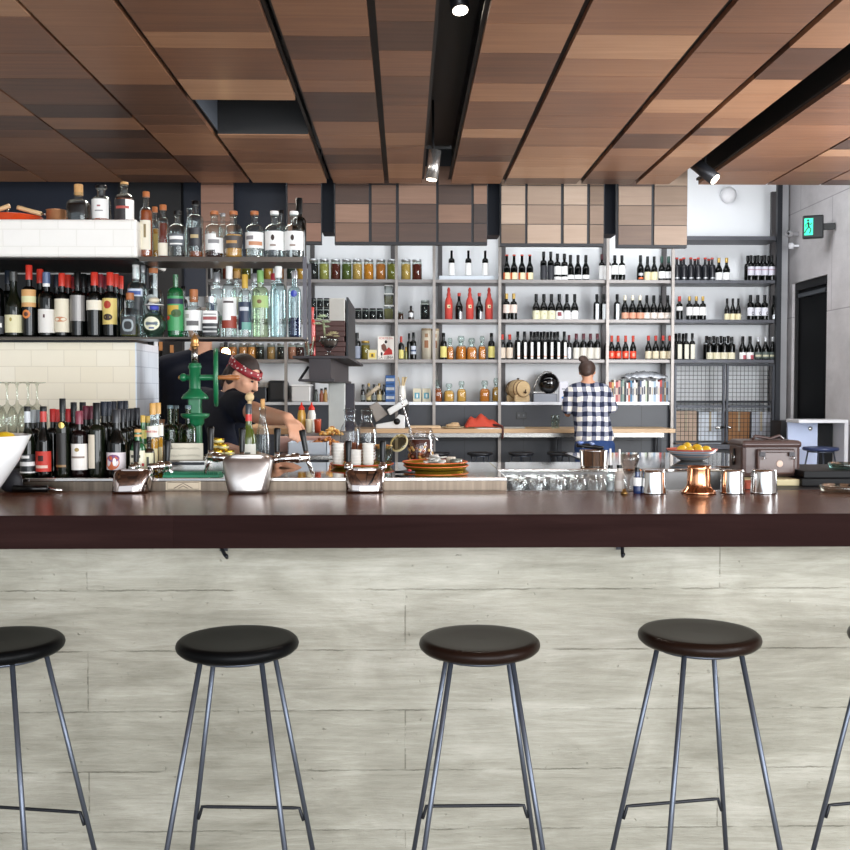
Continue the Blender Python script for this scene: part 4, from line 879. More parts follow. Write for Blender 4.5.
sp(255.5, 212, 18, 'round', clear, (OR, 0), [(.2, .54, -78, 78, WC), (.26, .34, -30, 60, M('#c98f6a', .5)), (.38, .46, -50, 0, M('#8a8688', .5))], (M('#c4c8c6', .08, trans=.8), .5), 'clear bottle with folded white label and orange cork', capz=(.92, 1, 1.25), **U)
for px, w_ in ((275.4, 'left'), (294.8, 'right')):
    sp(px, 212, 19, 'round', clear, (WC, 0), [(.16, .56, -75, 75, WC), (.36, .48, -14, 6, M('#3a2c28', .6), 1), (.24, .28, -20, 14, M('#9a8a80', .6))], None, f'clear white-capped gin bottle with black emblem on white label, {w_} one of the pair', nr=.38, capz=(.92, 1, 1.2), **U)
sp(282, 211, 9, 'tall', clear, (BLKPL, 0), None, None, 'slender dark-capped bottle behind the two emblem gins', y=bk, nr=.45, capz=(.93, 1, 1.2), **U)
sp(300, 199, 14, 'bord', WINE, (CAPK, .25), None, None, 'tall black bottle rising at the right end of the upper spirit shelf', y=4.80, **U)
# lower shelf
GS2 = 'spirit bottles on the lower steel shelf'
U = dict(z=ZL2, grp=GS2)
dkg = M('#101418', .1, trans=.3)
sp(131, 293.5, 18, 'squat', clear, (OR, 0), [(.06, .46, -42, 42, M('#2a2c2c', .4)), (.12, .4, -22, 22, M('#8f9698', .3, .4), 1), (.17, .35, -11, 11, M('#141516', .4), 1)], (M('#4a4a28', .1, coat=.4), .3), 'square flask with black round emblem and orange cork, next to the wine row', sq=.55, capz=(.84, 1, 1.2), y=4.65, **U)
sp(137, 264.5, 15, 'tall', clear, (WC, 0), [(.3, .66, -75, 75, M('#33363a', .4)), (.56, .66, -70, 70, M('#c9d2e2', .4)), (.58, .63, -45, 45, M('#2f4f96', .4))], None, 'tall clear bottle with white cap and blue lettered label behind the square flask', y=4.80, sq=.7, nr=.45, capz=(.8, 1, 1.05), **U)
sp(144, 266, 8, 'tall', clear, (SIL, 0), None, None, 'very thin silver-capped bottle next to the white-capped tall one', y=4.82, nr=.5, capz=(.9, 1, 1.2), **U)
sp(154.5, 269, 19, 'round', clear, (OR, 0), [(.3, .62, -50, 50, M('#a9b4b2', .3), 1), (.36, .56, -32, 32, M('#2b3034', .4), 1), (.4, .52, -22, 22, WC, 1)], None, 'large clear rum bottle with ringed circular label behind the orb decanter', y=4.81, capz=(.93, 1, 1.25), **U)
sp(155, 298, 24, 'orb', glass('#bcd0c8', .5), (WC, 0), [(.16, .5, -38, 38, M('#e8e6cc', .5), 1), (.3, .36, -28, 28, M('#5d6a78', .5)), (.2, .24, -12, 12, M('#4a5a8a', .5))], (M('#9fb3a8', .08, trans=.75), .55), 'round orb-shaped bottle with mushroom stopper and blue neck ribbon', y=4.65, nr=.3, capz=(.80, .83, 2.6), **U)
o = [x for x in S.objects if x.get('label', '').startswith('round orb-shaped')][0]
H = WZ(298, 4.65)-ZL2
obj('stopper', MB().ball((0, 0, H*.93), .025, .025, .013, M('#e6ddc4', .6)), parent=o); obj('ribbon', MB().lathe([(.0195, H*.68), (.021, H*.73), (.0195, H*.79)], M('#4a52b8', .6), seg=16), parent=o)
sp(176.5, 272, 16, 'tall', M('#156b38', .08, coat=.5, trans=.35), None, [(.1, .62, -75, 75, M('#3f9a5c', .4)), (.34, .48, -70, 30, M('#c9a63a', .5)), (.26, .33, -75, -30, M('#d9402a', .5), 1), (.5, .58, -70, 70, M('#2c2a4a', .5)), (.3, .42, -20, 50, M('#3a5a2c', .5), 1)], None, 'bright green glass bottle with yellow and orange painted label', nr=.32, **U)
sp(184, 287, 9, 'tall', M('#1b1f22', .1, coat=.3), (BLKPL, 0), None, None, 'dark slim bottle behind the bright green one', y=4.80, nr=.5, capz=(.9, 1, 1.2), **U)
sp(194.5, 290, 18, 'squat', clear, (OR, 0), [(.14, .56, -70, 70, WC), (.24, .34, -40, 40, M('#6a6a6a', .6)), (.4, .48, -50, -20, M('#b8b8b0', .6))], None, 'squat clear bottle with orange cap and large white label', nr=.42, capz=(.74, 1, 1.1), **U)
sp(212, 297, 17.5, 'squat', clear, (SIL, 0), [(.04, .64, -45, 45, WC), (.04, .34, -45, 45, M('#1c1e22', .4)), (.42, .5, -34, 34, M('#a05050', .5)), (.54, .57, -30, 30, M('#8a8a8a', .5)), (.12, .16, -34, 34, M('#c0c0c0', .5)), (.22, .26, -34, 34, M('#c0c0c0', .5))], (M('#8a9090', .1, trans=.6), .5), 'square clear bottle with label half white, half black', sq=.55, nr=.5, capz=(.84, 1, 1.1), **U)
sp(217.5, 273, 14, 'tall', clear, (SIL, 0), [(.3, .64, -80, -10, M('#223f7a', .4)), (.36, .6, 10, 70, WC), (.28, .34, 10, 60, M('#4f9a62', .5))], None, 'clear bottle with blue and white label, silver cap, behind the black and white label', y=4.80, nr=.48, capz=(.86, 1, 1.05), **U)
sp(230, 267, 14.5, 'tall', clear, (WC, 0), [(.13, .56, -78, 78, WC), (.13, .24, -78, 78, M('#9a4030', .5)), (.24, .3, 20, 78, M('#9a4030', .5)), (.48, .51, -40, 40, M('#5a5050', .5))], None, 'tall bottle with white label ending in red mountains and white cap', nr=.4, capz=(.82, 1, 1.15), **U)
sp(237.5, 272, 12, 'tall', clear, (TAN, 0), [(.35, .62, -60, 60, CREAM)], None, 'clear bottle with tan cork and cream label behind the mountain label', y=4.80, nr=.42, capz=(.9, 1, 1.4), **U)
sp(245.5, 275, 12.8, 'tall', clear, (YEL, 0), [(.12, .56, -78, 78, M('#27344e', .4)), (.12, .24, -20, 78, M('#6fa79c', .5)), (.42, .48, -40, 40, M('#c9cdd6', .5))], None, 'clear bottle with yellow capsule and navy and teal label', nr=.44, capz=(.78, 1, 1.1), **U)
sp(255, 274, 12, 'tall', clear, (SIL, 0), None, None, 'plain clear bottle with silver cap between yellow and green capped ones', y=4.80, nr=.45, capz=(.88, 1, 1.1), **U)
sp(261, 271, 16, 'tall', glass('#e3efd8', .55), (GRN, 0), [(.44, .62, -78, 78, M('#a9c07a', .5)), (.5, .56, -16, 16, M('#7a5a3a', .5), 1)], None, 'clear bottle with pale green capsule and green animal label', nr=.38, capz=(.82, 1, 1.1), **U)
sp(274, 274, 12, 'tall', clear, (M('#b03040', .4), 0), [(.2, .5, -60, 60, M('#c8ccd0', .3))], None, 'clear bottle with small red cap behind the fluted bottle', y=4.80, nr=.4, capz=(.9, 1, 1.1), **U)
sp(279, 267, 16, 'tall', clearb, (WC, 0), None, None, 'tall unlabelled clear bottle with white cap', nr=.4, capz=(.84, 1, 1.15), **U)
sp(295, 271, 13, 'tall', clearb, (SIL, 0), [(.6, .7, -28, 28, M('#2b3fa8', .3), 1)], (M('#1c2c66', .08, trans=.4), .3), 'clear bottle with silver cap and round blue badge by the steel upright', nr=.42, capz=(.88, 1, 1.1), **U)

# wine row in the niche
NG = 'wine bottles in the tiled niche'
def nw(px, top, w, body, capc, cf, label, lab, y=4.68, shape='bord'):
    z = ZL2; H = WZ(top, y)-z; R = w*.001*y/2
    bottle('wine_bottle', (WX(px, y), y, z+.0005), H, R, shape, body, (capc, cf), label, None, lab, 'bottle', NG, seg=24)
CR_, CN_, CB_, CK_ = M('#c8382a', .35), M('#1c2430', .35), M('#54678a', .35), M('#08090a', .3, 0, spec=.4)
nw(-2.5, 268, 15, WINE, M('#49606a', .35), .2, [(.05, .3, -80, 80, M('#4a4c50', .5)), (.14, .2, -60, 60, WC)], 'bottle with grey label and blue-grey cap at the left edge of the niche')
nw(15, 273, 16.5, WINEG, M('#3a3c3a', .35), .14, [(.07, .34, -80, 80, LB('#e7e0b8')), (.24, .30, -8, 8, LB('#a89a50'), 1)], 'sloping bottle with wide cream label in the niche, second in front', shape='burg')
nw(30.5, 266.5, 14, WINE, CR_, .2, [(.42, .66, -78, 78, LB('#d9a66a')), (.48, .57, -78, 78, LB('#e2dfb0')), (.26, .38, -38, 26, M('#d9803a', .4), 1), (.29, .35, -22, 10, M('#5a3020', .4), 1)], 'red-capped bottle with painted landscape band and round orange medal')
nw(47.8, 273.5, 16, WINE, CB_, .17, [(.07, .43, -80, 80, LB('#e6e3dd')), (.30, .35, -6, 6, LB('#503030')), (.78, .83, -85, 85, WC)], 'bottle with steel-blue cap, white collar and large white label')
nw(63.3, 274.5, 14.3, WINE, CR_, .2, [(.08, .60, -80, 80, LB('#e9e0c9')), (.24, .32, -50, 50, LB('#c98a64'), 1)], 'red-capped bottle with tall cream label and red oval')
nw(78.8, 273, 14.6, WINE, CK_, .22, [(.25, .64, -80, 80, M('#8d8a88', .4, .4))], 'black-capped bottle with grey metallic label')
nw(95.7, 273.5, 15.5, WINE, CR_, .2, [(.42, .57, -80, 80, LB('#ece5d3'))], 'red-capped bottle with narrow white label band high on the body')
nw(111.2, 273.5, 14.5, WINE, CR_, .2, [(.2, .60, -75, 75, LB('#e0c877')), (.44, .56, -35, 20, LB('#b03a22'), 1), (.26, .36, -40, 30, LB('#3a2a20'), 1)], 'red-capped bottle with yellow label and red floral drawing')
for px, top, c, lab in ((9.8, 272, CN_, 'navy-capped bottle behind the wide cream label'), (41.5, 270.5, CR_, 'red-capped bottle between the landscape and white-collar bottles'), (58, 276, CN_, 'navy-capped bottle with white collar behind the oval label'), (69, 276, CR_, 'red-capped bottle just right of and behind the oval label'), (73.8, 278, M('#8a2028', .35), 'dark red-capped bottle left of the metallic label'), (84.6, 275, CK_, 'black-capped bottle behind the metallic label'), (90.2, 276.5, CK_, 'grey-ringed bottle before the narrow white band'), (101.2, 275.5, M('#8a2a34', .35), 'maroon-capped bottle right behind the narrow white band'), (106, 277.5, M('#7a2430', .35), 'maroon-capped bottle left of the yellow floral label'), (116.6, 275, CR_, 'red-capped bottle behind the yellow floral label'), (121.2, 277, CR_, 'last red-capped bottle before the square flask')):
    nw(px, top, 14, WINE, c, .2, None, lab, y=4.80+.1*(px in (73.8, 90.2, 106, 121.2)))

# top ledge
y = 4.75; z = ZTOP+.0005
o = thing('casserole', 'low orange enamel pan with wooden handle on the tiled ledge', 'pan', (WX(20, y), y-.04, z))
enr = M('#cf4a20', .25, coat=.4)
obj('pan_body', MB().lathe([(.10, 0), (.118, .004), (.122, .028), (.128, .03), (.122, .031), (.112, .008), (.001, .006)], enr, seg=32), parent=o)
obj('handle', MB().tube([(-.02, 0, .082), (-.06, 0, .068), (-.12, 0, .052)], .011, M('#d9b889', .5), 8).tube([(-.028, 0, .075), (-.036, 0, .02)], .005, STEEL, 6), parent=o)
o = thing('copper_pot', 'small copper saucepan with pale wooden handle next to the orange pan', 'saucepan', (WX(59, y), y, z))
obj('pot_body', MB().lathe([(.042, 0), (.046, .004), (.046, .066), (.049, .068), (.044, .068), (.042, .008), (.001, .006)], COPPERD, seg=28), parent=o)
obj('handle', MB().tube([(-.045, 0, .05), (-.072, 0, .052)], .005, STEEL, 6).tube([(-.072, 0, .052), (-.12, 0, .064), (-.17, 0, .078), (-.182, 0, .082)], .0105, M('#d9b889', .5), 8), parent=o)
LG = 'bottles on the tiled ledge'
sp(81, 186, 22, 'decant', clear, (CORK, 0), None, (M('#120806', .2, spec=.2), .5), 'square glass decanter of dark spirit with cork, beside the copper pot', z=ZTOP, y=4.72, sq=.55, nr=.34, capz=(.72, 1, 1.15), grp=LG)
sp(103.5, 187, 18.5, 'round', clear, (BLKPL, 0), [(.12, .62, -62, 62, WC), (.42, .46, -10, 10, M('#9a5a60', .5)), (.3, .33, -24, 24, M('#8a8a8a', .5))], (AMR, .14), 'clear bottle with tall white label and black stopper on the tiled ledge', z=ZTOP, y=4.72, nr=.42, capz=(.92, 1, 1.4), grp=LG)
sp(126.5, 183.5, 19, 'round', clear, (TAN, 0), [(.08, .56, 20, 82, WC), (.08, .56, -82, 20, M('#2a2628', .5)), (.34, .4, -40, 40, M('#b05048', .5))], (M('#7a3412', .08, coat=.4), .6), 'dark amber bottle with cork and two-tone label at the ledge corner', z=ZTOP, y=4.72, nr=.34, capz=(.94, 1, 1.2), grp=LG)

# ================================================================== COUNTER GOODS, LEFT
def cw(px, top, w, body, capc, cf, label, lab, y, shape='bord', liquid=None, nr=None, capz=None, grp='wine bottles on the steel counter', name='wine_bottle', z=ZC, sq=1):
    H = WZ(top, y)-z; R = w*.001*y/2
    return bottle(name, (WX(px, y), y, z+.0005), H, R, shape, body, (capc, cf) if capc else None, label, liquid, lab, 'bottle', grp, nr, sq, capz=capz, seg=24)
Y0 = 3.56
cw(27, 406.5, 14, WINEG, CAPK, .07, [(.05, .32, -80, 80, M('#23282a', .4)), (.26, .30, -40, 30, WC), (.15, .21, -80, 80, WC), (.05, .07, -80, 80, WC), (.77, .93, -88, 88, M('#c9ced2', .4))], 'bottle with black and white banded label and white neck, beside the white bowl', Y0, 'burg')
cw(43, 406.5, 15, WINE, CAPK, .07, [(.07, .36, -80, 80, LB('#c8382c')), (.22, .3, -25, 15, LB('#3a1a1a')), (.12, .16, -50, 45, LB('#e6c8b8')), (.78, .93, -88, 88, M('#b83028', .4))], 'bottle with bright red label and red neck band on the counter', Y0, 'burg')
cw(62.3, 398.8, 13, WINEG, CAPK, .18, [(.12, .56, -55, 40, M('#1e1c1a', .5)), (.12, .15, -55, 40, M('#8a6a40', .4)), (.62, .7, -20, 30, M('#b89a50', .3, .5), 1)], 'tall bottle with black label and gold medal, tallest of the front row', Y0)
cw(79, 411, 15.6, WINER, M('#7a3040', .35), .2, [(.1, .50, -80, 80, LB('#e6e2dc')), (.38, .44, -18, 14, LB('#9a8450'), 1), (.28, .31, -50, 50, LB('#8a7a70'))], 'bottle with large off-white label and small gold crest on the counter', Y0)
cw(96.5, 403, 16, WINEG, CAPK, .22, [(.11, .57, -78, 0, LB('#ddd3c0'))], 'dark bottle with long beige label on its left side only', Y0)
cw(116.2, 409.5, 19, WINE, M('#26272c', .3), .2, [(.10, .36, -75, 75, LB('#d9cfd2')), (.10, .32, -60, 30, LB('#c8643c'), 1), (.22, .33, -40, 30, LB('#7a4a78'), 1), (.16, .28, -8, 12, WC, 1)], 'sloping bottle with purple and orange watercolour label', Y0, 'burg')
random.seed(31)
for i, (px, top, y, c, lab) in enumerate(((52.5, 409, 3.68, '#b52a26', 'red-capped bottle between the red label and the gold medal bottles'), (56.5, 409.5, 3.78, '#b52a26', 'red-capped bottle further back left of the gold medal bottle'), (68, 409, 3.68, '#a8262a', 'red-capped bottle peeking right of the gold medal bottle'), (32.5, 410, 3.68, '#9aa0a2', 'grey-capped bottle behind the banded label'), (38, 410, 3.78, '#7a8084', 'silver-grey capped bottle left of the red neck band'), (73.5, 402.5, 3.68, '#101418', 'black-capped bottle left of and behind the crest label'), (82.5, 402.5, 3.78, '#14161a', 'black-capped bottle right behind the crest label'), (85.5, 406, 3.66, '#5a2030', 'maroon-capped bottle left of the beige label'), (90.7, 406, 3.76, '#5a2030', 'second maroon-capped bottle, touching the beige label bottle'), (103.5, 401.8, 3.68, '#1c222e', 'navy-capped bottle right behind the beige label'), (108.5, 401.8, 3.78, '#1c222e', 'navy-capped bottle in the deeper row left of watercolour label'), (113.5, 401.5, 3.88, '#20242e', 'navy-capped bottle above the watercolour label, deep row'), (120, 401.2, 3.98, '#20242e', 'blue-black bottle in the deepest row, second from its end'), (125, 401, 4.08, '#20242e', 'blue-black bottle ending the deepest row'), (122.5, 409.5, 3.68, '#22242a', 'black-ringed bottle right of the watercolour label'), (127, 409, 3.78, '#22242a', 'black-ringed bottle, second right of the watercolour label'), (131.5, 408.5, 3.88, '#22242a', 'black-ringed bottle, third right of the watercolour label'), (136.5, 408, 3.98, '#22242a', 'black-ringed bottle beside the tiled corner, last of its row'))):
    cw(px, top, 13, WINE, M(c, .3, .1, spec=.3), .2, None, lab, y)
# syrup and aperitif bottles
opus = [(.1, .55, -72, 72, LB('#e3ddc6')), (.4, .46, -45, 30, LB('#4a4a3c')), (.22, .3, -50, 20, LB('#5a5a4a')), (.22, .28, 40, 58, LB('#b03030')), (.14, .18, -40, 40, LB('#9a9480'))]
cw(137.5, 429, 15, M('#1f5a34', .1, coat=.4), TAN, .2, opus, 'short green-shouldered bottle with printed cream label and wood stopper', 3.55, 'round', nr=.42, capz=(.84, 1, 1.1), grp='aperitif bottles at the counter corner', name='spirit_bottle')
for i, (px, top, y) in enumerate(((142.5, 415.5, 3.70), (147.5, 416, 3.80))): cw(px, top, 9.5, M('#2f6a3a', .1, coat=.4), YEL, .12, [(.1, .5, -60, 60, LB('#d9cf9a')), (.6, .75, -60, 60, M('#d8cf70', .4))], f'green vermouth bottle with gold cap, {["front", "rear"][i]} one of the pair', y, 'tall', nr=.45, grp='aperitif bottles at the counter corner', name='spirit_bottle')
for i, (px, top, y) in enumerate(((152.5, 403.5, 3.66), (157.5, 403, 3.76))):
    o = cw(px, top, 11, clear, M('#c99a50', .35), .16, [(.52, .68, -80, 80, LB('#eee8dc')), (.1, .36, -60, 60, LB('#e9dcae'))], f'orange aperitif bottle with white neck label and gold cap, {["front", "rear"][i]} of two', y, 'tall', (M('#dd9a22', .12, coat=.4), .5), nr=.5, grp='aperitif bottles at the counter corner', name='spirit_bottle')
    if i == 0: text('MARTINI', .011, M('#c02a2a', .5), o, (0, -.0235, (WZ(top, y)-ZC)*.6))
cw(148.5, 437, 11, M('#2a1c12', .1, coat=.4), CAPK, .15, [(.1, .6, -60, 60, LB('#d5cfae')), (.25, .5, -12, 12, LB('#3a3a30'))], 'short dark bitters bottle with cream paper label before the aperitif bottles', 3.56, 'round', nr=.4, grp='aperitif bottles at the counter corner', name='spirit_bottle')
for i, (px, y) in enumerate(((170, 3.95), (188, 3.95))):
    cw(px, 405.5, 16, glass('#a9b890', .5), M('#5a7078', .3), .05, [(.04, .36, -70, 20, LB('#cfcfdb'))], f'pale green bottle with white label, {["left", "right"][i]} of the pair before the dark shirt', y, 'bord', (M('#56663a', .1, trans=.5), .55), nr=.33, grp='green glass bottles beside the press')
    cw(px+6, 405.8, 15, glass('#a9b890', .5), M('#4a5a60', .3), .05, None, f'pale green bottle standing behind the {["left", "right"][i]} white-labelled one', y+.14, 'bord', None, nr=.33, grp='green glass bottles beside the press')
# green wine bottle and tall glass bottle behind the steel tap
cw(248.5, 404, 14.5, M('#5c6a24', .08, coat=.4, trans=.3), M('#2a3038', .3), .14, [(.1, .42, -75, 75, LB('#e8e6da')), (.26, .3, -45, 20, LB('#6a6a60')), (.75, .85, -88, 88, M('#c8322c', .4))], 'olive green wine bottle with red neck band behind the frosted tap tower', 3.70, 'burg')
cw(262.6, 407, 14, clear, None, .1, None, 'clear swing bottle with cork and dark dregs beside the olive bottle', 3.72, 'slope', (M('#241a1c', .1), .2), nr=.42, grp=None, name='glass_bottle')
y = 3.72; o = [x for x in S.objects if x.get('label', '').startswith('clear swing')][0]; H = WZ(407, y)-ZC
obj('cork', MB().lathe([(.008, H*.97), (.0085, H+.02), (.0075, H+.03)], CORK, seg=12), parent=o)
o = obj('wooden_ball', MB().ball((0, 0, 0), .017, .017, .017, M('#cbb184', .6)).tube([(0, 0, -.01), (0, 0, -.04)], .008, M('#cbb184', .6), 8), loc=(WX(249.5, 3.70), 3.70, WZ(404, 3.70)+.0255)); tag(o, 'round wooden stopper sitting on top of the olive wine bottle', 'stopper')

# wine glasses upside down
gmesh = MB().lathe([(.033, 0), (.040, .05), (.040, .085), (.028, .115), (.006, .13), (.004, .15), (.004, .20), (.008, .212), (.034, .216), (.034, .218), (.001, .219)], glass('#f4f6f2', .5), seg=20).mesh('wine_glass')
o = obj('glass_rack', MB().box(WX(-60, 4.15), WX(52, 4.15), 3.98, 4.2, ZC+.0005, ZC+.118, M('#3a3630', .5)), bevel=.004); tag(o, 'low dark rack under the upturned wine glasses by the tiles', 'rack')
for i, (px, y) in enumerate(((-14, 4.04), (7, 4.04), (28, 4.04), (-4, 4.14), (17, 4.14), (37, 4.14))):
    t_ = obj('wine_glass', gmesh, loc=(WX(px, y), y, ZC+.1186)); tag(t_, f'upturned stemmed wine glass, {["left edge", "second", "right"][i % 3]} one of the {["front", "back"][i//3]} row on the rack', 'wine glass', 'upturned wine glasses on the rack')

# white bowl with lemons on the bar
y = 3.2; Rb = .20; x = WX(27, y)-Rb; hb = .205
o = obj('white_bowl', MB().lathe([(.07, 0), (.08, .003), (.115, .05), (.16, .12), (Rb, hb), (Rb-.005, hb+.001), (.15, .12), (.10, .05), (.05, .015), (.001, .012)], WGLOSS, seg=48), loc=(x, y, ZB+.0005)); tag(o, 'large white bowl of lemons cut off by the left edge on the bar', 'bowl')
lem = M('#e0b824', .45, 0, .12, 30, .3)
lemon = MB().lathe([(.001, -.043), (.008, -.038), (.022, -.028), (.030, -.01), (.031, .005), (.025, .025), (.012, .036), (.006, .042), (.001, .044)], lem, seg=18, mtx=Matrix.Rotation(PI/2, 3, 'Y')).mesh('lemon')
for i, (dx, dy, dz, rz, lab) in enumerate(((.135, -.02, .168, .3, 'yellow lemon at the right rim of the large white bowl'), (.07, -.06, .172, 1.2, 'lemon in the white bowl beside the rim lemon'), (.06, .05, .175, 2, 'lemon at the back of the large white bowl'))):
    l = obj('lemon', lemon, loc=(x+dx, y+dy, ZB+dz+.02), rz=rz); tag(l, lab, 'lemon', 'lemons in the white bowl')
# black handled tool on the bar
y = 3.42
o = thing('ice_scoop', 'scoop with thick black handle lying on the bar beside the white bowl', 'scoop', (WX(30, y), y, ZB+.001))
obj('handle', MB().tube([(-.06, 0, .013), (.055, 0, .013)], .012, BLKPL, 12), parent=o); obj('neck', MB().tube([(.055, 0, .012), (.105, 0, .007)], .005, CHROME, 8), parent=o)
o = obj('black_pouch', MB().lathe([(.02, 0), (.035, .01), (.03, .05), (.012, .075)], M('#1c1c22', .6), seg=12, sx=1.1, sy=.5), loc=(WX(10, 3.44), 3.45, ZB+.001)); tag(o, 'small black pouch behind the white bowl', 'pouch')

# ================================================================== BEER TAPS
frost = M('#c9c3bf', .36, 1, .35, 18, .5)
def handle(t, x, y, z0, z1, tilt=0, back=.01):
    p0 = Vector((x, y, z0)); p1 = Vector((x+tilt, y+back, z1)); d = (p1-p0); q = d.to_track_quat('Z', 'Y').to_matrix(); L = d.length
    obj('tap_handle', MB().lathe([(.008, 0), (.009, L*.05), (.0105, L*.6), (.0125, L*.93), (.011, L)], BLKPL, p0, 14, mtx=q), parent=t)
def font(px, w0, w1, pyt, y, mat, label, taps, bulge=.06, pyb=491, lean=0):
    zb = ZB+.0005; H = WZ(pyt, y)-zb; t = thing('beer_tap', label, 'beer tap', (WX(px, y), y, zb))
    a, c = w0*.001*y/2, w1*.001*y/2
    prof = []
    b = MB(); vs = []; fs = []; n = 28; rings = []
    for k in range(11):
        f = k/10; zz = H*f; wx = a+(c-a)*f**.8
        if f > .8: wx *= (1-((f-.8)/.2)**2*.18)
        dy = .055-.03*f+bulge*math.sin(PI*min(1, f*.9+.1))*.2
        rings.append((zz, wx, dy))
    rings.append((H*1.012, rings[-1][1]*.75, .03)); rings.append((H*1.018, .004, .004))
    rings[10] = (H*.985, rings[10][1], rings[10][2]*.9)
    for zz, wx, dy in rings:
        for i in range(n):
            an = 2*PI*i/n; ca, sa = math.cos(an), math.sin(an); e = .6
            vs.append((math.copysign(abs(ca)**e, ca)*wx+lean*zz/H, math.copysign(abs(sa)**e, sa)*dy, zz))
    for j in range(len(rings)-1):
        for i in range(n): k2 = (i+1) % n; fs.append((j*n+i, j*n+k2, (j+1)*n+k2, (j+1)*n+i))
    fs.append(tuple(reversed(range(n)))); fs.append(tuple((len(rings)-1)*n+i for i in range(n)))
    b.add(vs, fs, mat, True); obj('tower', b, parent=t)
    X = lambda p: WX(p, y)-WX(px, y); Z = lambda p: WZ(p, y)-zb
    for (hp, h0, h1, tilt, sx, sy, side) in taps:
        hx = X(hp); yb = .075
        handle(t, hx, yb, Z(h1), Z(h0), tilt)
        bb = MB().tube([(hx*.55 if side else hx, .02, Z(sy)), (hx, yb-.005, Z(sy))], .0125, CHROME, 12).ball((hx, yb, Z(sy)), .016, .016, .016, CHROME).tube([(hx, yb, Z(sy)), (hx, yb, Z(h1)+.002)], .009, CHROME, 10)
        if side:
            bb.lathe([(.015, -.016), (.018, -.008), (.018, .008), (.015, .016)], CHROME, (hx*.82, .055, Z(sy)), 14, mtx=Matrix.Rotation(PI/2, 3, 'Y'))
            bb.tube([(hx, yb, Z(sy)), (hx+side*.012, yb+.01, Z(sy+8)), (hx+side*.022, yb+.012, Z(sy+17))], .0085, CHROME, 10, r2=.006)
        obj('tap', bb, parent=t)
    return t
YFN = 3.435
font(247.5, 37, 52, 455, 3.42, frost, 'large frosted steel beer tap tower with four black handles at the bar edge', [(206, 428, 452, 0, 0, 458, -1), (238, 429, 454, 0, 0, 460, 0), (274, 429, 454, 0, 0, 460, 0), (303.5, 431, 453, -.014, 0, 459, 1)])
font(130, 34, 38, 468.5, YFN, M('#b5aaa6', .07, 1), 'low polished tap tower before the wine bottles with two black handles', [(129.5, 442, 464, 0, 0, 468, 0), (161.5, 441, 463, 0, 0, 467, 1)], lean=.012)
font(365, 38, 40, 468.5, YFN, M('#b8aeaa', .06, 1), 'polished square tap tower in front of the stacked white cups', [(347, 442, 464, 0, 0, 468, 0), (382, 442, 464, 0, 0, 468, 0)])

# ================================================================== GREEN PRESS
y = 3.98; gx = WX(195, y); zb = ZC+.0005
gp = thing('hand_press', 'green cast iron hand press with spoked side wheel and wooden crank', 'hand press', (gx, y, zb))
gr = M('#156b42', .35, coat=.1); Zp = lambda p: WZ(p, y)-zb; Xp = lambda p: WX(p, y)-gx
obj('column', MB().box(-.024, .024, -.02, .02, Zp(460), Zp(396), gr), parent=gp, bevel=.005)
obj('foot', MB().lathe([(.07, 0), (.07, .01), (.045, .02), (.04, Zp(458))], gr, seg=24), parent=gp)
obj('lower_collar', MB().lathe([(.026, Zp(426)), (.034, Zp(423)), (.036, Zp(419)), (.05, Zp(417.5)), (.056, Zp(415.5)), (.056, Zp(413.5)), (.03, Zp(413))], gr, seg=28), parent=gp)
obj('bell', MB().lathe([(.052, Zp(399)), (.053, Zp(397.5)), (.045, Zp(394.5)), (.028, Zp(391)), (.024, Zp(389))], gr, (0, 0, 0), 28), parent=gp)
obj('barrel', MB().lathe([(.02, Zp(391)), (.022, Zp(388)), (.022, Zp(369)), (.026, Zp(368)), (.026, Zp(366)), (.022, Zp(365)), (.024, Zp(364)), (.016, Zp(363))], gr, seg=24), parent=gp)
obj('steel_rod', MB().lathe([(.0125, Zp(364)), (.0125, Zp(346.5))], STEEL, seg=18), parent=gp)
obj('finial', MB().lathe([(.017, Zp(347)), (.018, Zp(345)), (.013, Zp(343)), (.016, Zp(341)), (.014, Zp(338.5)), (.006, Zp(336.5)), (.002, Zp(333.5))], M('#b98a52', .3, .7), seg=18), parent=gp)
zc = Zp(377.5)
obj('axle', MB().tube([(Xp(184), 0, zc), (Xp(216), 0, zc)], .011, gr, 14).ball((Xp(183.5), 0, zc), .016, .016, .016, gr).ball((Xp(180.5), 0, zc), .009, .009, .009, M('#b98a52', .3, .7)), parent=gp)
wr = WZ(350.5, y)-WZ(378, y); xw = Xp(216); b = MB()
rot = Matrix.Rotation(math.radians(10), 3, 'Z')
pts = [rot @ Vector((0, math.cos(2*PI*i/40)*wr, math.sin(2*PI*i/40)*wr))+Vector((xw, 0, zc)) for i in range(40)]
b.tube(pts, .0085, gr, 10, True)
for k in range(5):
    a = 2*PI*k/5+.3; b.tube([Vector((xw, 0, zc)), rot @ Vector((0, math.cos(a)*wr, math.sin(a)*wr))+Vector((xw, 0, zc))], .006, gr, 8)
b.ball((xw, 0, zc), .013, .016, .016, gr)
obj('wheel', b, parent=gp)
obj('crank_handle', MB().lathe([(.006, 0), (.0095, .004), (.0085, .03), (.0115, .055), (.0095, .075), (.011, .079), (.006, .09)], M('#a8693a', .35, coat=.3), (xw+.006, -.01, zc), 14, mtx=Matrix.Rotation(PI/2, 3, 'Y')), parent=gp)
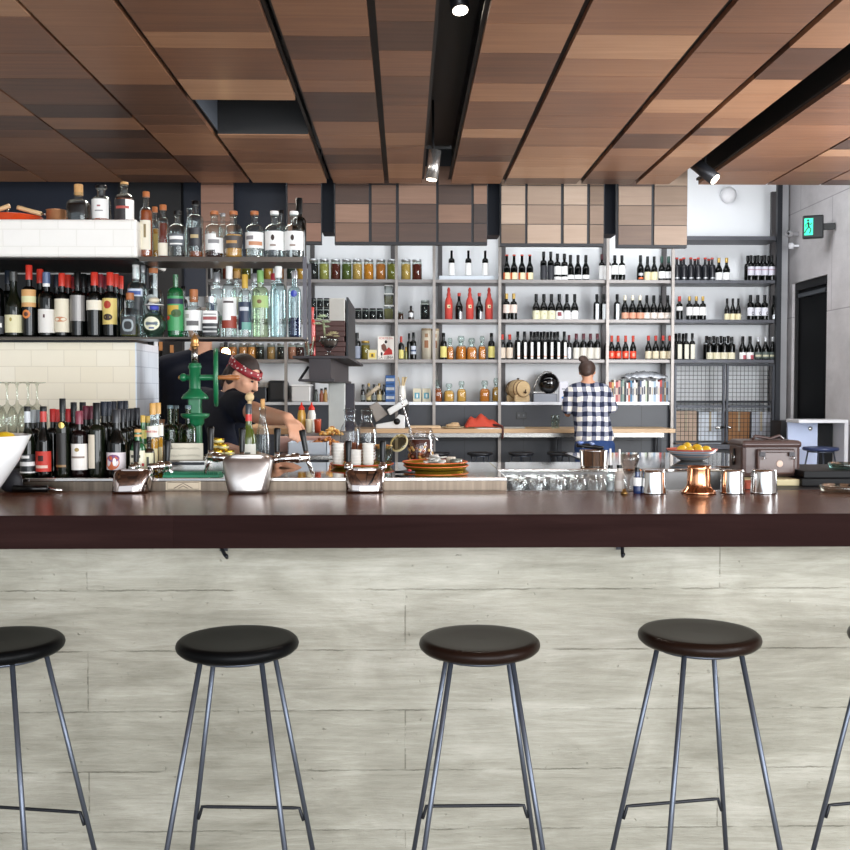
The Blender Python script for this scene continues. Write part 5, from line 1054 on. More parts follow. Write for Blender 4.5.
# drip station, sign, green mat
y0, y1 = 3.60, 3.80
z0 = ZC+.0005
o = obj('drip_station', MB().box(WX(164, y0), WX(205, y0), y0, 3.66, z0, WZ(459.5, 3.63), STEEL).box(WX(164, y0), WX(238, y0), 3.66, y1, z0+.0, WZ(455.5, 3.7), STEEL).box(WX(166, y0), WX(204, y0), y0-.004, y0, WZ(468, y0)+.012, WZ(468, y0)+.022, DARKSTEEL), bevel=.003); tag(o, 'long low stainless box under the gold tins and cream sign', 'steel box')
zs = WZ(459.5, 3.63)+.0005
o = thing('cream_sign', 'cream card sign with faint handwriting leaning beside the green press', 'sign', (WX(184, 3.63), 3.63, zs))
hs = WZ(443, 3.63)-zs
obj('card', MB().box(-.0665, .0665, 0, .006, 0, hs, M('#d9d2bf', .7)), parent=o)
b = MB(); random.seed(6); ink = M('#8d8878', .8)
for rowk in range(2):
    zc_ = hs*(.68-.42*rowk); pts = []
    for k in range(46):
        xx = -.055+.11*k/45; pts.append((xx, -.0006, zc_+math.sin(k*1.9)*.004*(1 if k % 11 else 0)+random.uniform(-.002, .002)))
    b.tube(pts, .0007, ink, 5)
b.tube([(-.054, -.0006, hs*.85), (-.048, -.0006, hs*.9), (-.045, -.0006, hs*.75), (-.052, -.0006, hs*.62), (-.042, -.0006, hs*.7)], .0015, M('#5a5648', .8), 5)
obj('handwriting', b, parent=o)
o = obj('green_mat', MB(), ) if 0 else None
b = MB(); xa, xb_ = WX(165, 3.55), WX(221, 3.55); gm = M('#12805a', .5); zs = WZ(455.5, 3.7)+.0005
b.box(xa, xb_, 3.505, 3.585, z0, z0+.006, gm)
for k in range(28): xx = xa+.004+(xb_-xa-.012)*k/27; b.box(xx, xx+.003, 3.505, 3.585, z0+.006, z0+.016, gm)
o = obj('bar_mat', b); tag(o, 'ribbed green rubber bar mat on the steel counter', 'bar mat')
tin = MB().lathe([(.0175, 0), (.018, .001), (.018, .0205), (.0175, .0215), (.001, .0215)], M('#d4ae38', .2, .9), seg=24).mesh('gold_tin')
tl = MB().lathe([(.0184, .007), (.0184, .015)], M('#efe6b0', .4), seg=24).mesh('band')
for px, k, lab in ((212, 0, 'bottom left gold tin of the little pyramid'), (218.5, 0, 'gold tin in the middle of the bottom row'), (229, 0, 'gold tin at the right end of the bottom row'), (214, 1, 'left gold tin of the middle layer'), (223.5, 1, 'right gold tin of the middle layer'), (210.5, 2, 'top left gold tin of the pyramid'), (218.8, 2, 'top right gold tin of the pyramid')):
    yy = 3.68+.03*(px < 213 and k == 0)
    t_ = obj('gold_tin', tin, loc=(WX(px, 3.68), yy+(.04 if px in (212, 214, 210.5) else 0), zs+.0218*k)); obj('band', tl, parent=t_); tag(t_, lab, 'tin', 'gold tins beside the tap handles')

# ================================================================== COUNTER GOODS, MIDDLE
cup = MB().lathe([(.014, 0), (.017, .002), (.0215, .018), (.0225, .0195), (.021, .0195), (.016, .004), (.001, .003)], CERAM, seg=24).mesh('white_cup')
y = 3.95
o = obj('orange_rim_tray', MB().lathe([(.10, 0), (.115, .003), (.122, .012), (.125, .013), (.121, .0145), (.112, .006), (.001, .005)], M('#c9a83a', .3, .7), seg=40), loc=(WX(362, y), y, ZC+.0005)); tag(o, 'round brass tray with orange rim carrying the stacks of white cups', 'tray')
obj('rim', MB().tube([(math.cos(2*PI*i/48)*.124, math.sin(2*PI*i/48)*.124, .014) for i in range(48)], .0025, M('#d9562c', .4), 6, True), parent=o)
for si, (px, pyt, yy, nm) in enumerate(((338, 446, 3.93, 'leftmost'), (355.5, 451, 3.88, 'shortest'), (368, 445, 3.90, 'tallest'))):
    n = round((WZ(pyt, yy)-ZC-.006)/.0118)
    for k in range(n):
        c_ = obj('white_cup', cup, loc=(WX(px, yy), yy, ZC+.0065+.0118*k)); c_.scale = (1.08, 1.08, 1); tag(c_, f'white cup, {ORD[k+1]} from the bottom of the {nm} stack on the orange-rimmed tray', 'cup', 'stacked white cups')
# big glass jars
for i, (px, yy, top, nm) in enumerate(((350, 4.17, 411, 'left'), (366.5, 4.08, 411.5, 'right'))):
    R = .040; H = WZ(top, yy)-ZC
    o = obj('glass_jar', MB().lathe([(R*.9, 0), (R, .006), (R*1.06, H*.3), (R*1.06, H*.6), (R*.95, H*.68), (R*.6, H*.79), (R*.52, H*.84), (R*.6, H*.87), (R*.6, H)], glass('#eef0f4', .45), seg=28), loc=(WX(px, yy), yy, ZC+.0005))
    obj('flakes', MB().lathe([(R*.85, .006), (R*.95, .012), (R*.95, H*.36), (R*.6, H*.4)], M('#8a4a22', .7, 0, .5, 50, .5), seg=20), parent=o)
    obj('lid', MB().lathe([(R*.66, H), (R*.66, H+.006), (R*.3, H+.012)], glass('#e8ecee', .5), seg=20), parent=o)
    tag(o, f'tall shouldered glass jar of brown flakes, {nm} one behind the white cups', 'jar', 'tall glass jars behind the cups')
# garnish glasses
for i, (px, yy, nm) in enumerate(((379.5, 4.02, 'left'), (388, 4.0, 'right'))):
    H = .082
    o = obj('garnish_glass', MB().lathe([(.014, 0), (.016, .002), (.0185, H), (.0172, H), (.014, .01), (.001, .008)], gl, seg=20), loc=(WX(px, yy)+.0, yy+.0, ZC+.0005)); b = MB(); random.seed(i+3)
    for k in range(26):
        a = random.random()*6.28; r = random.random()*.017; b.ball((math.cos(a)*r, math.sin(a)*r, H+random.random()*.014-.012), .006, .005, .004, M(['#d8a260', '#a8692e', '#e6c48c'][k % 3], .7), 6, 4)
    g_ = obj('dried_garnish', b, loc=(WX(px, yy), yy, ZC+.0005)); tag(g_, f'dried orange garnish heaped in the {nm} garnish glass', 'garnish', kind='stuff')
    tag(o, f'narrow glass holding dried garnish, {nm} one right of the cup stacks', 'glass', 'garnish glasses')
# large preserving jar
y = 4.05; x = WX(420.5, y); R = .0535; H = WZ(428, y)-ZC
pj = thing('clip_top_jar', 'open clip-top jar of preserved fruit with a twisted spoon standing in it', 'jar', (x, y, ZC+.0005))
obj('jar_body', MB().lathe([(R*.9, 0), (R, .008), (R, H*.68), (R*.84, H*.78), (R*.82, H*.86), (R*.92, H*.88), (R*.92, H*.93), (R*.84, H*.95), (R*.84, H)], glass('#f0eeee', .4), seg=32), parent=pj)
obj('fruit_syrup', MB().lathe([(R*.88, .006), (R*.95, .014), (R*.95, H*.68), (R*.93, H*.69), (.001, H*.69)], M('#4a1c12', .15, 0, .3, 18, coat=.4), seg=28), parent=pj)
b = MB(); random.seed(14)
for k in range(34):
    a = random.uniform(-PI, 0); zz = random.uniform(.02, H*.56); b.ball((math.cos(a)*R*.86, math.sin(a)*R*.86, zz), .0085, .0085, .008, M(['#c99a4a', '#8a4a2a', '#a8562f', '#d9b45a'][k % 4], .3, coat=.3), 8, 6)
obj('fruit', b, parent=pj)
obj('wire_clip', MB().tube([(math.cos(2*PI*i/32)*R*.88, math.sin(2*PI*i/32)*R*.88, H*.84) for i in range(32)], .002, CHROME, 6, True).tube([(R*.86, 0, H*.84), (R*1.12, -.01, H*.74), (R*1.3, -.012, H*.66)], .003, CHROME, 6), parent=pj)
mtl = Vector((-.45, -.75, .5)).to_track_quat('Z', 'Y').to_matrix()
lid = MB().lathe([(.036, -.008), (.039, 0), (.036, .006), (.028, .009), (.001, .009)], glass('#f2ead0', .4), (-R-.034, -.01, H*.60), 28, mtx=mtl).tube([Vector((-R-.034, -.01, H*.60))+mtl @ Vector((math.cos(2*PI*i/32)*.037, math.sin(2*PI*i/32)*.037, 0)) for i in range(32)], .004, M('#d9cba0', .5), 8, True)
obj('lid', lid, parent=pj)
# twisted spoon, leaning out of the jar
p0 = Vector((WX(417, y), y, ZC+.05)); p1 = W(400, 395, y+.03); b = MB(); L = (p1-p0); n = 60
for ph in (0, PI):
    q = L.to_track_quat('Z', 'Y').to_matrix()
    b.tube([p0+L*(i/n)+q @ Vector((math.cos(i*.9+ph)*.002, math.sin(i*.9+ph)*.002, 0)) for i in range(n+1)], .0024, CHROME, 6)
b.ball(p0, .012, .004, .018, CHROME)
o = obj('bar_spoon', b); tag(o, 'long twisted steel bar spoon leaning out of the clip-top jar', 'spoon')
# plates
brass = M('#c4a63c', .3, .7)
for i, (px, yy, zz, nm) in enumerate(((436, 3.86, .0005, 'lower'), (435, 3.87, .014, 'upper'))):
    R = .125
    o = obj('brass_tray', MB().lathe([(R*.86, 0), (R*.93, .002), (R, .012), (R+.003, .013), (R-.002, .0135), (R*.9, .005), (.001, .0045)], brass, seg=40), loc=(WX(px, yy), yy, ZC+zz)); tag(o, f'{nm} round brass tray of the pair beside the preserved fruit', 'tray', 'brass trays with orange rims')
    obj('rim', MB().tube([(math.cos(2*PI*k/48)*R, math.sin(2*PI*k/48)*R, .0135) for k in range(48)], .0024, M('#d9562c', .4), 6, True), parent=o)
b = MB(); random.seed(5)
for k in range(16):
    a = random.random()*6.28; r = random.random()*.045; m3 = Matrix.Rotation(random.uniform(-.4, .4), 3, 'X') @ Matrix.Rotation(random.uniform(-.4, .4), 3, 'Y')
    b.lathe([(.02, 0), (.021, .002), (.012, .005)], M(['#d8d6d0', '#9a9790', '#e8e6e0'][k % 3], .4, .2), (math.cos(a)*r, math.sin(a)*r*.7, .004+k*.0016), 10, mtx=m3)
o = obj('silver_coaster_pile', b, loc=(WX(434, 3.84), 3.83, ZC+.0205)); tag(o, 'loose pile of silvery paper coasters on the upper brass tray', 'coasters', kind='stuff')
o = obj('small_tin_pot', MB().lathe([(.022, 0), (.023, .001), (.024, .018), (.022, .018), (.001, .016)], M('#8f968c', .35, .6), seg=24), loc=(WX(456.5, 3.86), 3.87, ZC+.0195)); tag(o, 'small grey tin pot at the right side of the brass trays', 'pot')
o = obj('label_pot', MB().lathe([(.018, 0), (.019, .001), (.019, .022), (.017, .023), (.001, .023)], M('#d9cfc0', .6), seg=20), loc=(WX(451.5, 3.87), 3.92, ZC+.0195)); tag(o, 'small cream cardboard pot behind the grey tin pot', 'pot')
o = obj('mixed_clips', MB().tube([(-.035, 0, .006), (.0, -.008, .008), (.035, 0, .006)], .005, BLACK, 8).tube([(-.03, .01, .006), (.02, .012, .01)], .004, CHROME, 8).ball((.016, -.002, .012), .008, .008, .006, M('#b02a30', .4)), loc=(WX(405, 3.62), 3.62, ZC+.001)); tag(o, 'black and steel bar tool lying before the clip-top jar', 'bar tool')

# prep bench behind, with food
yb0, yb1, zb_ = 4.5, 5.25, 1.135
t = thing('prep_bench', 'steel prep bench with food behind the service counter', 'bench', (0, 0, 0))
xa, xb_ = WX(276, 4.5), WX(352, 4.5)
obj('top', MB().box(xa, xb_, yb0, yb1, zb_-.02, zb_, STEEL), parent=t, bevel=.002)
obj('shelf', MB().box(xa+.02, xb_-.02, yb0+.02, yb1-.02, .9, .92, STEEL), parent=t)
obj('riser', MB().box(xa, xb_, 4.98, 5.25, zb_, 1.215, M('#77706c', .4, .4)), parent=t)
for sx in (xa+.03, xb_-.03):
    for sy in (yb0+.03, yb1-.03): obj('leg', MB().box(sx-.018, sx+.018, sy-.018, sy+.018, 0, zb_-.0205, STEEL), parent=t)
y = 4.62
o = obj('white_tray', MB().box(WX(289, y), WX(328, y), y-.06, y+.1, zb_+.0005, zb_+.003, M('#cfdbe6', .3)).box(WX(289, y), WX(328, y), y-.06, y-.055, zb_+.003, WZ(441.5, y), M('#cfdbe6', .3)).box(WX(289, y), WX(328, y), y+.095, y+.1, zb_+.003, WZ(441.5, y), M('#cfdbe6', .3)).box(WX(289, y), WX(289, y)+.005, y-.06, y+.1, zb_+.003, WZ(441.5, y), M('#cfdbe6', .3)).box(WX(328, y)-.005, WX(328, y), y-.06, y+.1, zb_+.003, WZ(441.5, y), M('#cfdbe6', .3)), bevel=.002); tag(o, 'shallow pale blue-white tray on the prep bench', 'tray')
o = obj('pink_board', MB().box(WX(277, 4.8), WX(330, 4.8), 4.74, 4.86, zb_+.0005, WZ(437, 4.75), M('#b58e82', .6, 0, .15, 30)), bevel=.004); tag(o, 'thick pinkish chopping board behind the pale tray', 'cutting board')
def pile(name, px, y, z, rx, ry, h, cols, n, lab, cat, seed=1, s=.012):
    b = MB(); random.seed(seed)
    for k in range(n):
        a = random.random()*6.28; r = math.sqrt(random.random()); zz = h*(1-r)*random.random()+s*.5
        m3 = Matrix.Rotation(random.random()*3, 3, 'X') @ Matrix.Rotation(random.random()*3, 3, 'Z')
        b.ball((math.cos(a)*r*rx, math.sin(a)*r*ry, zz+s*.3), s*random.uniform(.6, 1.2), s*.6, s*.5, M(random.choice(cols), .5), 7, 5, mtx=m3)
    o = obj(name, b, loc=(WX(px, y), y, z+.003)); tag(o, lab, cat, kind='stuff')
pile('fried_potatoes', 331, 4.92, 1.2, .055, .03, .05, ['#d9a850', '#c98f38', '#e6c47a', '#a86a2c'], 70, 'heap of golden fried potatoes left of the tall glass jars', 'food', 3)
pile('roast_vegetables', 325, 4.70, zb_+.03, .07, .03, .045, ['#a8602a', '#c27a34', '#7a3f1c', '#d9944a'], 80, 'heap of browned roast vegetables above the pale tray', 'food', 4)
o = obj('steel_pan', MB().lathe([(.05, 0), (.055, .002), (.06, .028), (.064, .03), (.057, .03), (.05, .006), (.001, .005)], DARKSTEEL, seg=28), loc=(WX(315, 4.85), 4.91, zb_+.0005)); tag(o, 'small dark steel pan on the prep bench left of the fried potatoes', 'pan')
for i, (px, c, lab) in enumerate(((301.5, '#d8a640', 'squeeze bottle of mustard with red nozzle, left of the two'), (311.5, '#d8d6cc', 'clear squeeze bottle with red nozzle, right of the two'))):
    y = 5.1; z = 1.2155; H = WZ(407.5, y)-z; R = .021
    o = obj('squeeze_bottle', MB().lathe([(R*.9, 0), (R, .005), (R, H*.72), (R*.7, H*.9), (R*.7, H*.92)], M(c, .3, coat=.3), seg=18), loc=(WX(px, y), y, z)); tag(o, lab, 'squeeze bottle', 'squeeze bottles on the prep bench')
    obj('nozzle', MB().lathe([(R*.75, H*.9), (R*.75, H*.98), (R*.25, H*1.1), (R*.12, H*1.22)], M('#d8301f', .35), seg=14), parent=o)
for i, (px, c, lab) in enumerate(((309, '#e6e0c4', 'short tub of pale mayonnaise before the squeeze bottles'), (317.5, '#b0482c', 'short tub of red sauce right of the mayonnaise'))):
    y = 5.02; z = 1.2155; H = WZ(419, y)-z; R = .018
    o = obj('sauce_tub', MB().lathe([(R*.8, 0), (R, H*.9), (R, H)], M(c, .3, coat=.3), seg=18), loc=(WX(px, y), y, z)); tag(o, lab, 'sauce tub', 'sauce tubs')
# second kitchen bench further back with boards
t = thing('kitchen_bench', 'wooden kitchen bench behind the man in the bandana', 'bench', (0, 0, 0)); yk = 6.4; zk = WZ(428, yk)
obj('top', MB().box(WX(236, yk), WX(292, yk), yk, yk+.5, zk-.04, zk, pale, .5), parent=t, bevel=.003)
for sx in (WX(240, yk), WX(288, yk)): obj('leg', MB().box(sx, sx+.04, yk+.05, yk+.09, 0, zk-.0405, DARKSTEEL).box(sx, sx+.04, yk+.4, yk+.44, 0, zk-.0405, DARKSTEEL), parent=t)
o = obj('wooden_blocks', MB().box(WX(240, yk), WX(256, yk), yk+.1, yk+.25, zk+.0005, zk+.03, pale, .8), bevel=.003); tag(o, 'small pale wooden board on the kitchen bench under the reaching arm', 'cutting board')

# ================================================================== STEEL POST WITH SHELF
yq = 5.45
t = thing('steel_ledge', 'boxed dark steel ledge on a post holding the succulent and the grey block', 'ledge', (0, 0, 0))
pz = lambda p: WZ(p, yq); dk = M('#2c272b', .5, .3, .15, 6)
obj('ledge_plate', MB().box(WX(293, yq), WX(349, yq), yq-.02, 7.3, pz(358.5), pz(356), dk), parent=t)
obj('ledge_box', MB().box(WX(309, yq), WX(330.5, yq), yq+.01, 7.2, pz(379), pz(358.5)-.0005, M('#2e272a', .5, .2, .1, 5)), parent=t)
obj('ledge_box_flange', MB().box(WX(299, yq), WX(334, yq), yq-.01, 7.2, pz(381.5), pz(379)-.0005, dk), parent=t)
obj('bracket', MB().tube([(WX(307, yq), yq+.1, pz(366)), (WX(297, yq), yq+.1, pz(381))], .008, BLACK, 6), parent=t)
xq = WX(349.5, 6.9)
obj('post', MB().box(WX(345.5, 6.9), WX(354, 6.9), 6.9, 7.0, 0, WZ(381.5, yq)-.001, M('#3c3a42', .5, .3)).box(WX(345.5, 6.9), WX(330.5, yq), 6.9, 7.0, WZ(381.5, yq)-.04, WZ(381.5, yq)-.001, dk), parent=t)
o = obj('concrete_panel', MB().box(WX(328.5, 6.5), WX(344.5, 6.5), 6.5, 6.56, 0, WZ(381.5, yq)-.002, M('#b9bcb9', .8, 0, .12, 12, .3)), bevel=.003); tag(o, 'pale grey concrete panel standing under the steel ledge', 'panel')
# brown rough stack with grey block
b = MB(); random.seed(17); br = M('#4a2e2a', .6, 0, .2, 15, .3)
zz = pz(356)+.0005; ztop = pz(318.5); n = 7; hh = (ztop-zz)/n
stk = thing('slate_stack', 'tall stack of reddish brown rough-edged boards on the steel ledge', 'board stack', (0, 0, 0))
for k in range(n):
    j = random.uniform(0, .012); obj('board', MB().box(WX(311, yq+.2), WX(343.5, yq+.2)+j, yq+.2, 6.15, zz+hh*k+.0008, zz+hh*(k+1), br), parent=stk, bevel=.003)
o = obj('grey_block', MB().box(WX(329.5, yq+.2), WX(345, yq+.2), yq+.2, yq+.5, ztop+.0005, ztop+WZ(295, yq+.2)-WZ(317.5, yq+.2), M('#b9b8b2', .8, 0, .08, 14, .2)), bevel=.004); tag(o, 'light grey concrete block on top of the brown board stack', 'block')
o = obj('dark_panel', MB().box(WX(346.3, yq+.2), WX(346.3, yq+.2)+.01, yq+.22, 6.5, zz, WZ(297, yq+.2), M('#202226', .5, .3))); tag(o, 'tall dark metal panel flanking the brown board stack', 'panel')
# succulent goblet
y = yq+.08; x = WX(329, y)
o = thing('potted_succulent', 'pale green succulents growing in a footed glass goblet', 'plant', (x, y, pz(356)+.0005))
obj('goblet', MB().lathe([(.035, 0), (.036, .003), (.012, .012), (.008, .03), (.02, .04), (.043, .058), (.052, .085), (.054, .105), (.050, .105), (.046, .085), (.02, .048), (.001, .046)], glass('#dfe4e6', .5), seg=28), parent=o)
obj('soil', MB().lathe([(.02, .052), (.042, .07), (.047, .092), (.03, .099), (.001, .10)], M('#5a4a40', .9, 0, .4, 50), seg=20), parent=o)
sg = M('#a9b99a', .6); b = MB(); random.seed(3)
def rosette(b, c, R, m, n=9):
    for L in range(3):
        for k in range(n-2*L):
            a = 2*PI*k/(n-2*L)+L*.4; el = .2+.45*L; d = Vector((math.cos(a)*math.cos(el), math.sin(a)*math.cos(el), math.sin(el)))
            rr = R*(1-.25*L); q = d.to_track_quat('Z', 'Y').to_matrix()
            b.ball(Vector(c)+d*rr*.55, rr*.2, rr*.1, rr*.5, m, 8, 6, mtx=q)
for c, R in (((.025, -.01, .122), .03), ((.0, -.02, .112), .022), ((.04, .0, .108), .02)): rosette(b, c, R, M('#b5ab84', .6))
b.tube([(-.02, 0, .095), (-.026, 0, .15), (-.03, 0, .2)], .006, M('#8a9070', .7), 6)
for c, R in (((-.035, 0, .215), .03), ((-.06, -.01, .175), .026), ((-.015, -.01, .185), .026), ((-.055, 0, .20), .022), ((-.012, .0, .16), .02)): rosette(b, c, R, sg, 7)
obj('foliage', b, parent=o)
x = WX(309.7, y)
o = thing('straw_jar', 'glass tumbler of red and white striped straws beside the succulent', 'tumbler', (x, y, pz(356)+.0005))
obj('tumbler', MB().lathe([(.022, 0), (.024, .002), (.031, .085), (.029, .085), (.022, .006), (.001, .005)], gl, seg=20), parent=o)
b = MB(); random.seed(11)
for k in range(14):
    a = random.random()*6.28; b.tube([(math.cos(a)*.012, math.sin(a)*.012, .008), (math.cos(a)*.027, math.sin(a)*.027, .10+random.random()*.012)], .003, M(['#c8543c', '#e8dcc8', '#d9886a'][k % 3], .5), 6)
obj('straws', b, parent=o)
o = bottle('red_sauce_bottle', (WX(313, 5.58), 5.56, pz(356)+.0005), WZ(308, 5.58)-pz(356), .016, 'tall', M('#c02a24', .3, coat=.4), (CAPR, .1), lab='narrow red bottle between the brown boards and the spirit shelf', nr=.5)

# ================================================================== COUNTER GOODS, RIGHT
# upturned tumblers in glass well
tumb = MB().lathe([(.033, 0), (.034, .002), (.029, .06), (.027, .065), (.001, .066), ], glass('#f2f2ee', .6), seg=20)
tumb = MB().lathe([(.0335, 0), (.034, .003), (.0345, .05), (.030, .068), (.026, .071), (.001, .070)], glass('#ffffff', .75), seg=20).mesh('tumbler')
k = 0
for r, y in enumerate((3.52, 3.60, 3.68, 3.76)):
    for i in range(6):
        px0 = 517+i*17.5*3.6/y; px = 405+((517-405)*3.52/y)+i*20.2*3.52/y + (r % 2)*4
        t_ = obj('tumbler', tumb, loc=(WX(px, y), y, 1.0405)); k += 1
        tag(t_, f'upturned clear tumbler, {ORD[i+1]} from left in the {["front", "second", "third", "back"][r]} row of the glass well', 'glass', 'upturned tumblers in the glass well')
# chrome ice bucket with black handled tools
y = 3.98
o = obj('ice_bucket', MB().lathe([(.05, 0), (.053, .003), (.056, .062), (.058, .064), (.053, .064), (.05, .008), (.001, .006)], CHROME, seg=36), loc=(WX(594, y), y, ZC+.0005-.0)); tag(o, 'round chrome ice bucket behind the upturned tumblers', 'ice bucket')
o = obj('black_tongs', MB().tube([(-.06, -.02, .085), (0, 0, .078), (.045, .01, .07)], .008, BLKPL, 8).tube([(-.02, .01, .085), (.05, -.01, .072)], .007, BLKPL, 8).ball((-.045, -.02, .095), .013, .012, .009, M('#6f86c0', .2, .4)).ball((.005, 0, .09), .01, .01, .008, M('#8a9cc8', .2, .4)), loc=(WX(591, y), y, ZC+.0005)); tag(o, 'black bar tools lying across the chrome ice bucket', 'bar tools')
# bottles with pourers on the bar
def pourer(px, top, w, body, lab, liq=None, label=None, y=3.4):
    z = ZB; H = WZ(top, y)-z; R = w*.001*y/2
    o = bottle('pourer_bottle', (WX(px, y), y, z+.0005), H*.62, R, 'tall', body, (BLKPL, .12), label, liq, lab, 'bottle', 'pourer bottles on the bar', nr=.55, capname='collar')
    obj('spout', MB().tube([(0, 0, H*.6), (0, 0, H*.8), (0, -.0, H)], .0045, M('#e6e2e0', .3), 8, r2=.0035), parent=o)
pourer(610.8, 449, 8, clear, 'slim clear bottle with black pourer and long white spout, beside the tumblers', (M('#d9dce0', .1, trans=.7), .4))
pourer(620, 449.5, 9, M('#c9beb4', .3, coat=.3), 'grey-beige bottle with black pourer and white spout', None, [(.1, .4, -70, 70, LB('#d9d3cc')), (.45, .7, -70, 70, LB('#b8aca4'))], 3.44)
y = 3.36
o = bottle('bitters_bottle', (WX(638, y), y, ZB+.0005), WZ(468, y)-ZB, .0145, 'squat', M('#22345f', .1, coat=.4), (BLKPL, .15), [(.3, .62, -75, 75, WC)], lab='little blue bitters bottle with white label beside the coupe glass', nr=.5)
o = obj('coupe_glass', MB().lathe([(.028, 0), (.028, .002), (.005, .006), (.004, .035), (.008, .045), (.022, .065), (.034, .105), (.036, .127), (.0345, .127), (.031, .105), (.015, .062), (.001, .055)], glass('#ece6e2', .5), seg=28), loc=(WX(630, 3.44), 3.45, ZB+.0005)); tag(o, 'stemmed clear mixing glass between the pourer bottles and steel cup', 'glass')
o = obj('brass_stopper', MB().lathe([(.012, 0), (.014, .003), (.008, .008), (.006, .016), (.001, .018)], M('#8a6a3a', .3, .8), seg=14), loc=(WX(625, 3.34), 3.34, ZB+.0005)); tag(o, 'tiny brass stopper on the bar before the mixing glass', 'stopper')
# steel cups
def steelcup(px, w, top, lab, y=3.36):
    H = WZ(top, y)-ZB; R = w*.001*y/2
    t_ = obj('steel_cup', MB().lathe([(R*1.0, 0), (R*1.03, .002), (R*1.0, .005), (R*.93, H*.9), (R*.9, H*.97), (R*.84, H), (.001, H)], CHROME, seg=36), loc=(WX(px, y), y, ZB+.0005)); tag(t_, lab, 'cup', 'upturned steel cups on the bar')
steelcup(654, 25, 470.5, 'upturned steel cup left of the copper vessel')
steelcup(733.5, 24, 470, 'upturned steel cup right of the copper vessel, nearer it')
steelcup(765, 26, 470, 'upturned steel cup in front of the leather bag')
y = 3.36; H = WZ(466.5, y)-ZB
o = obj('copper_vessel', MB().lathe([(.057, 0), (.059, .003), (.055, .009), (.044, .02), (.039, .032), (.038, H*.9), (.040, H*.98), (.037, H), (.034, H*.9), (.001, H*.3)], COPPER, seg=40), loc=(WX(699.5, y), y, ZB+.0005)); tag(o, 'flared copper shaker standing on the bar below the striped bowl', 'copper vessel')
# striped bowl with lemons
y = 4.3; x = WX(692.5, y); R = .109; hb = WZ(449, y)-ZC
m, nt, bs = newmat('striped_ceramic'); N = nt.nodes; L_ = nt.links
tc = N.new('ShaderNodeTexCoord'); spx = N.new('ShaderNodeSeparateXYZ'); L_.new(tc.outputs['Object'], spx.inputs[0])
mm = N.new('ShaderNodeMapRange'); mm.inputs['From Max'].default_value = hb; L_.new(spx.outputs[2], mm.inputs[0])
rp = N.new('ShaderNodeValToRGB'); rp.color_ramp.interpolation = 'CONSTANT'; cr = rp.color_ramp
stops = [(0, '#c9c4c2'), (.16, '#8ea2b5'), (.26, '#cfc9c6'), (.34, '#b5705c'), (.38, '#cfc9c6'), (.48, '#7f97ad'), (.6, '#cfc9c6'), (.68, '#b5705c'), (.72, '#a9bccb'), (.84, '#cf6a58')]
while len(cr.elements) < len(stops): cr.elements.new(.9)
for i, (p, c) in enumerate(stops): cr.elements[i].position = p; cr.elements[i].color = (*srgb(c), 1)
L_.new(mm.outputs[0], rp.inputs[0]); L_.new(rp.outputs[0], bs.inputs['Base Color']); bs.inputs['Roughness'].default_value = .25
o = obj('striped_bowl', MB().lathe([(.045, 0), (.05, .002), (.060, .006), (.088, hb*.5), (R, hb*.97), (R-.001, hb), (R-.006, hb*.98), (.084, hb*.52), (.05, .016), (.001, .012)], m, seg=48), loc=(x, y, ZC+.0005)); tag(o, 'blue, white and red striped ceramic bowl full of small lemons', 'bowl')
sl = lemon
for i, (dx, dy, dz, rz, lab) in enumerate(((-.052, -.03, .012, .5, 'left lemon of the striped bowl, resting on the rim'), (-.015, .02, .022, 1.4, 'top lemon in the middle of the striped bowl'), (-.028, -.055, .004, .1, 'low front lemon in the striped bowl'), (.03, .025, .014, 2.2, 'lemon at the back right of the striped bowl'), (.02, -.035, .006, 1.0, 'small front lemon right of centre in striped bowl'), (.058, -.01, .008, .3, 'right lemon touching the rim of the striped bowl'))):
    l = obj('lemon', lemon, loc=(x+dx, y+dy, ZC+hb-.022+dz+.008), rz=rz); l.scale = (.62, .62, .62); tag(l, lab, 'lemon', 'lemons in the striped bowl')
o = obj('lemon_bed', MB().lathe([(.03, .02), (.062, hb*.55), (.068, hb*.68), (.001, hb*.74)], lem, seg=20), loc=(x, y, ZC+.0005)); tag(o, 'further lemons filling the striped bowl below the top ones', 'lemons', kind='stuff')

# leather bag
yb = 3.85; X0, X1 = WX(741, 3.72), WX(800, 3.72)
o = obj('cream_box', MB().box(1.242, WX(801, 3.62), 3.62, 3.94, ZB-.0, WZ(480, 3.62), M('#d3c69c', .6)), bevel=.003); tag(o, 'flat cream box carrying the leather bag', 'box')
o = obj('box_stand', MB().box(1.24, WX(900, yb), 3.49, 3.95, 0, ZB-.001, DARKSTEEL)); tag(o, 'dark cabinet behind the bar under the leather bag', 'cabinet')
zb2 = WZ(480, 3.62)+.001; hh = WZ(441, 3.7)-zb2; w = (X1-X0)
lea = M('#4a3632', .38, 0, .15, 8, .15, .15)
t = thing('leather_bag', 'brown leather satchel with front pocket, buckles and pale badge', 'bag', ((X0+X1)/2, 3.78, zb2))
obj('bag_body', MB().box(-w/2, w/2, -.08, .08, 0, hh*.93, lea), parent=t, bevel=.016)
obj('flap', MB().box(-w/2-.002, w/2+.002, -.088, .082, hh*.80, hh, lea), parent=t, bevel=.012)
obj('front_pocket', MB().box(-w*.27, w*.37, -.100, -.081, hh*.08, hh*.78, M('#5a443e', .32, 0, .12, 8, .1, .2)), parent=t, bevel=.008)
obj('pocket_strap', MB().box(-w*.24, w*.34, -.108, -.101, hh*.68, hh*.77, lea), parent=t, bevel=.003)
for sx in (-.2, .29): obj('buckle', MB().box(w*sx-.01, w*sx+.01, -.112, -.1085, hh*.58, hh*.70, M('#2c2a2c', .3, .7)).tube([(w*sx, -.113, hh*.58), (w*sx+.012, -.113, hh*.53), (w*sx-.004, -.113, hh*.5)], .002, CHROME, 6), parent=t)
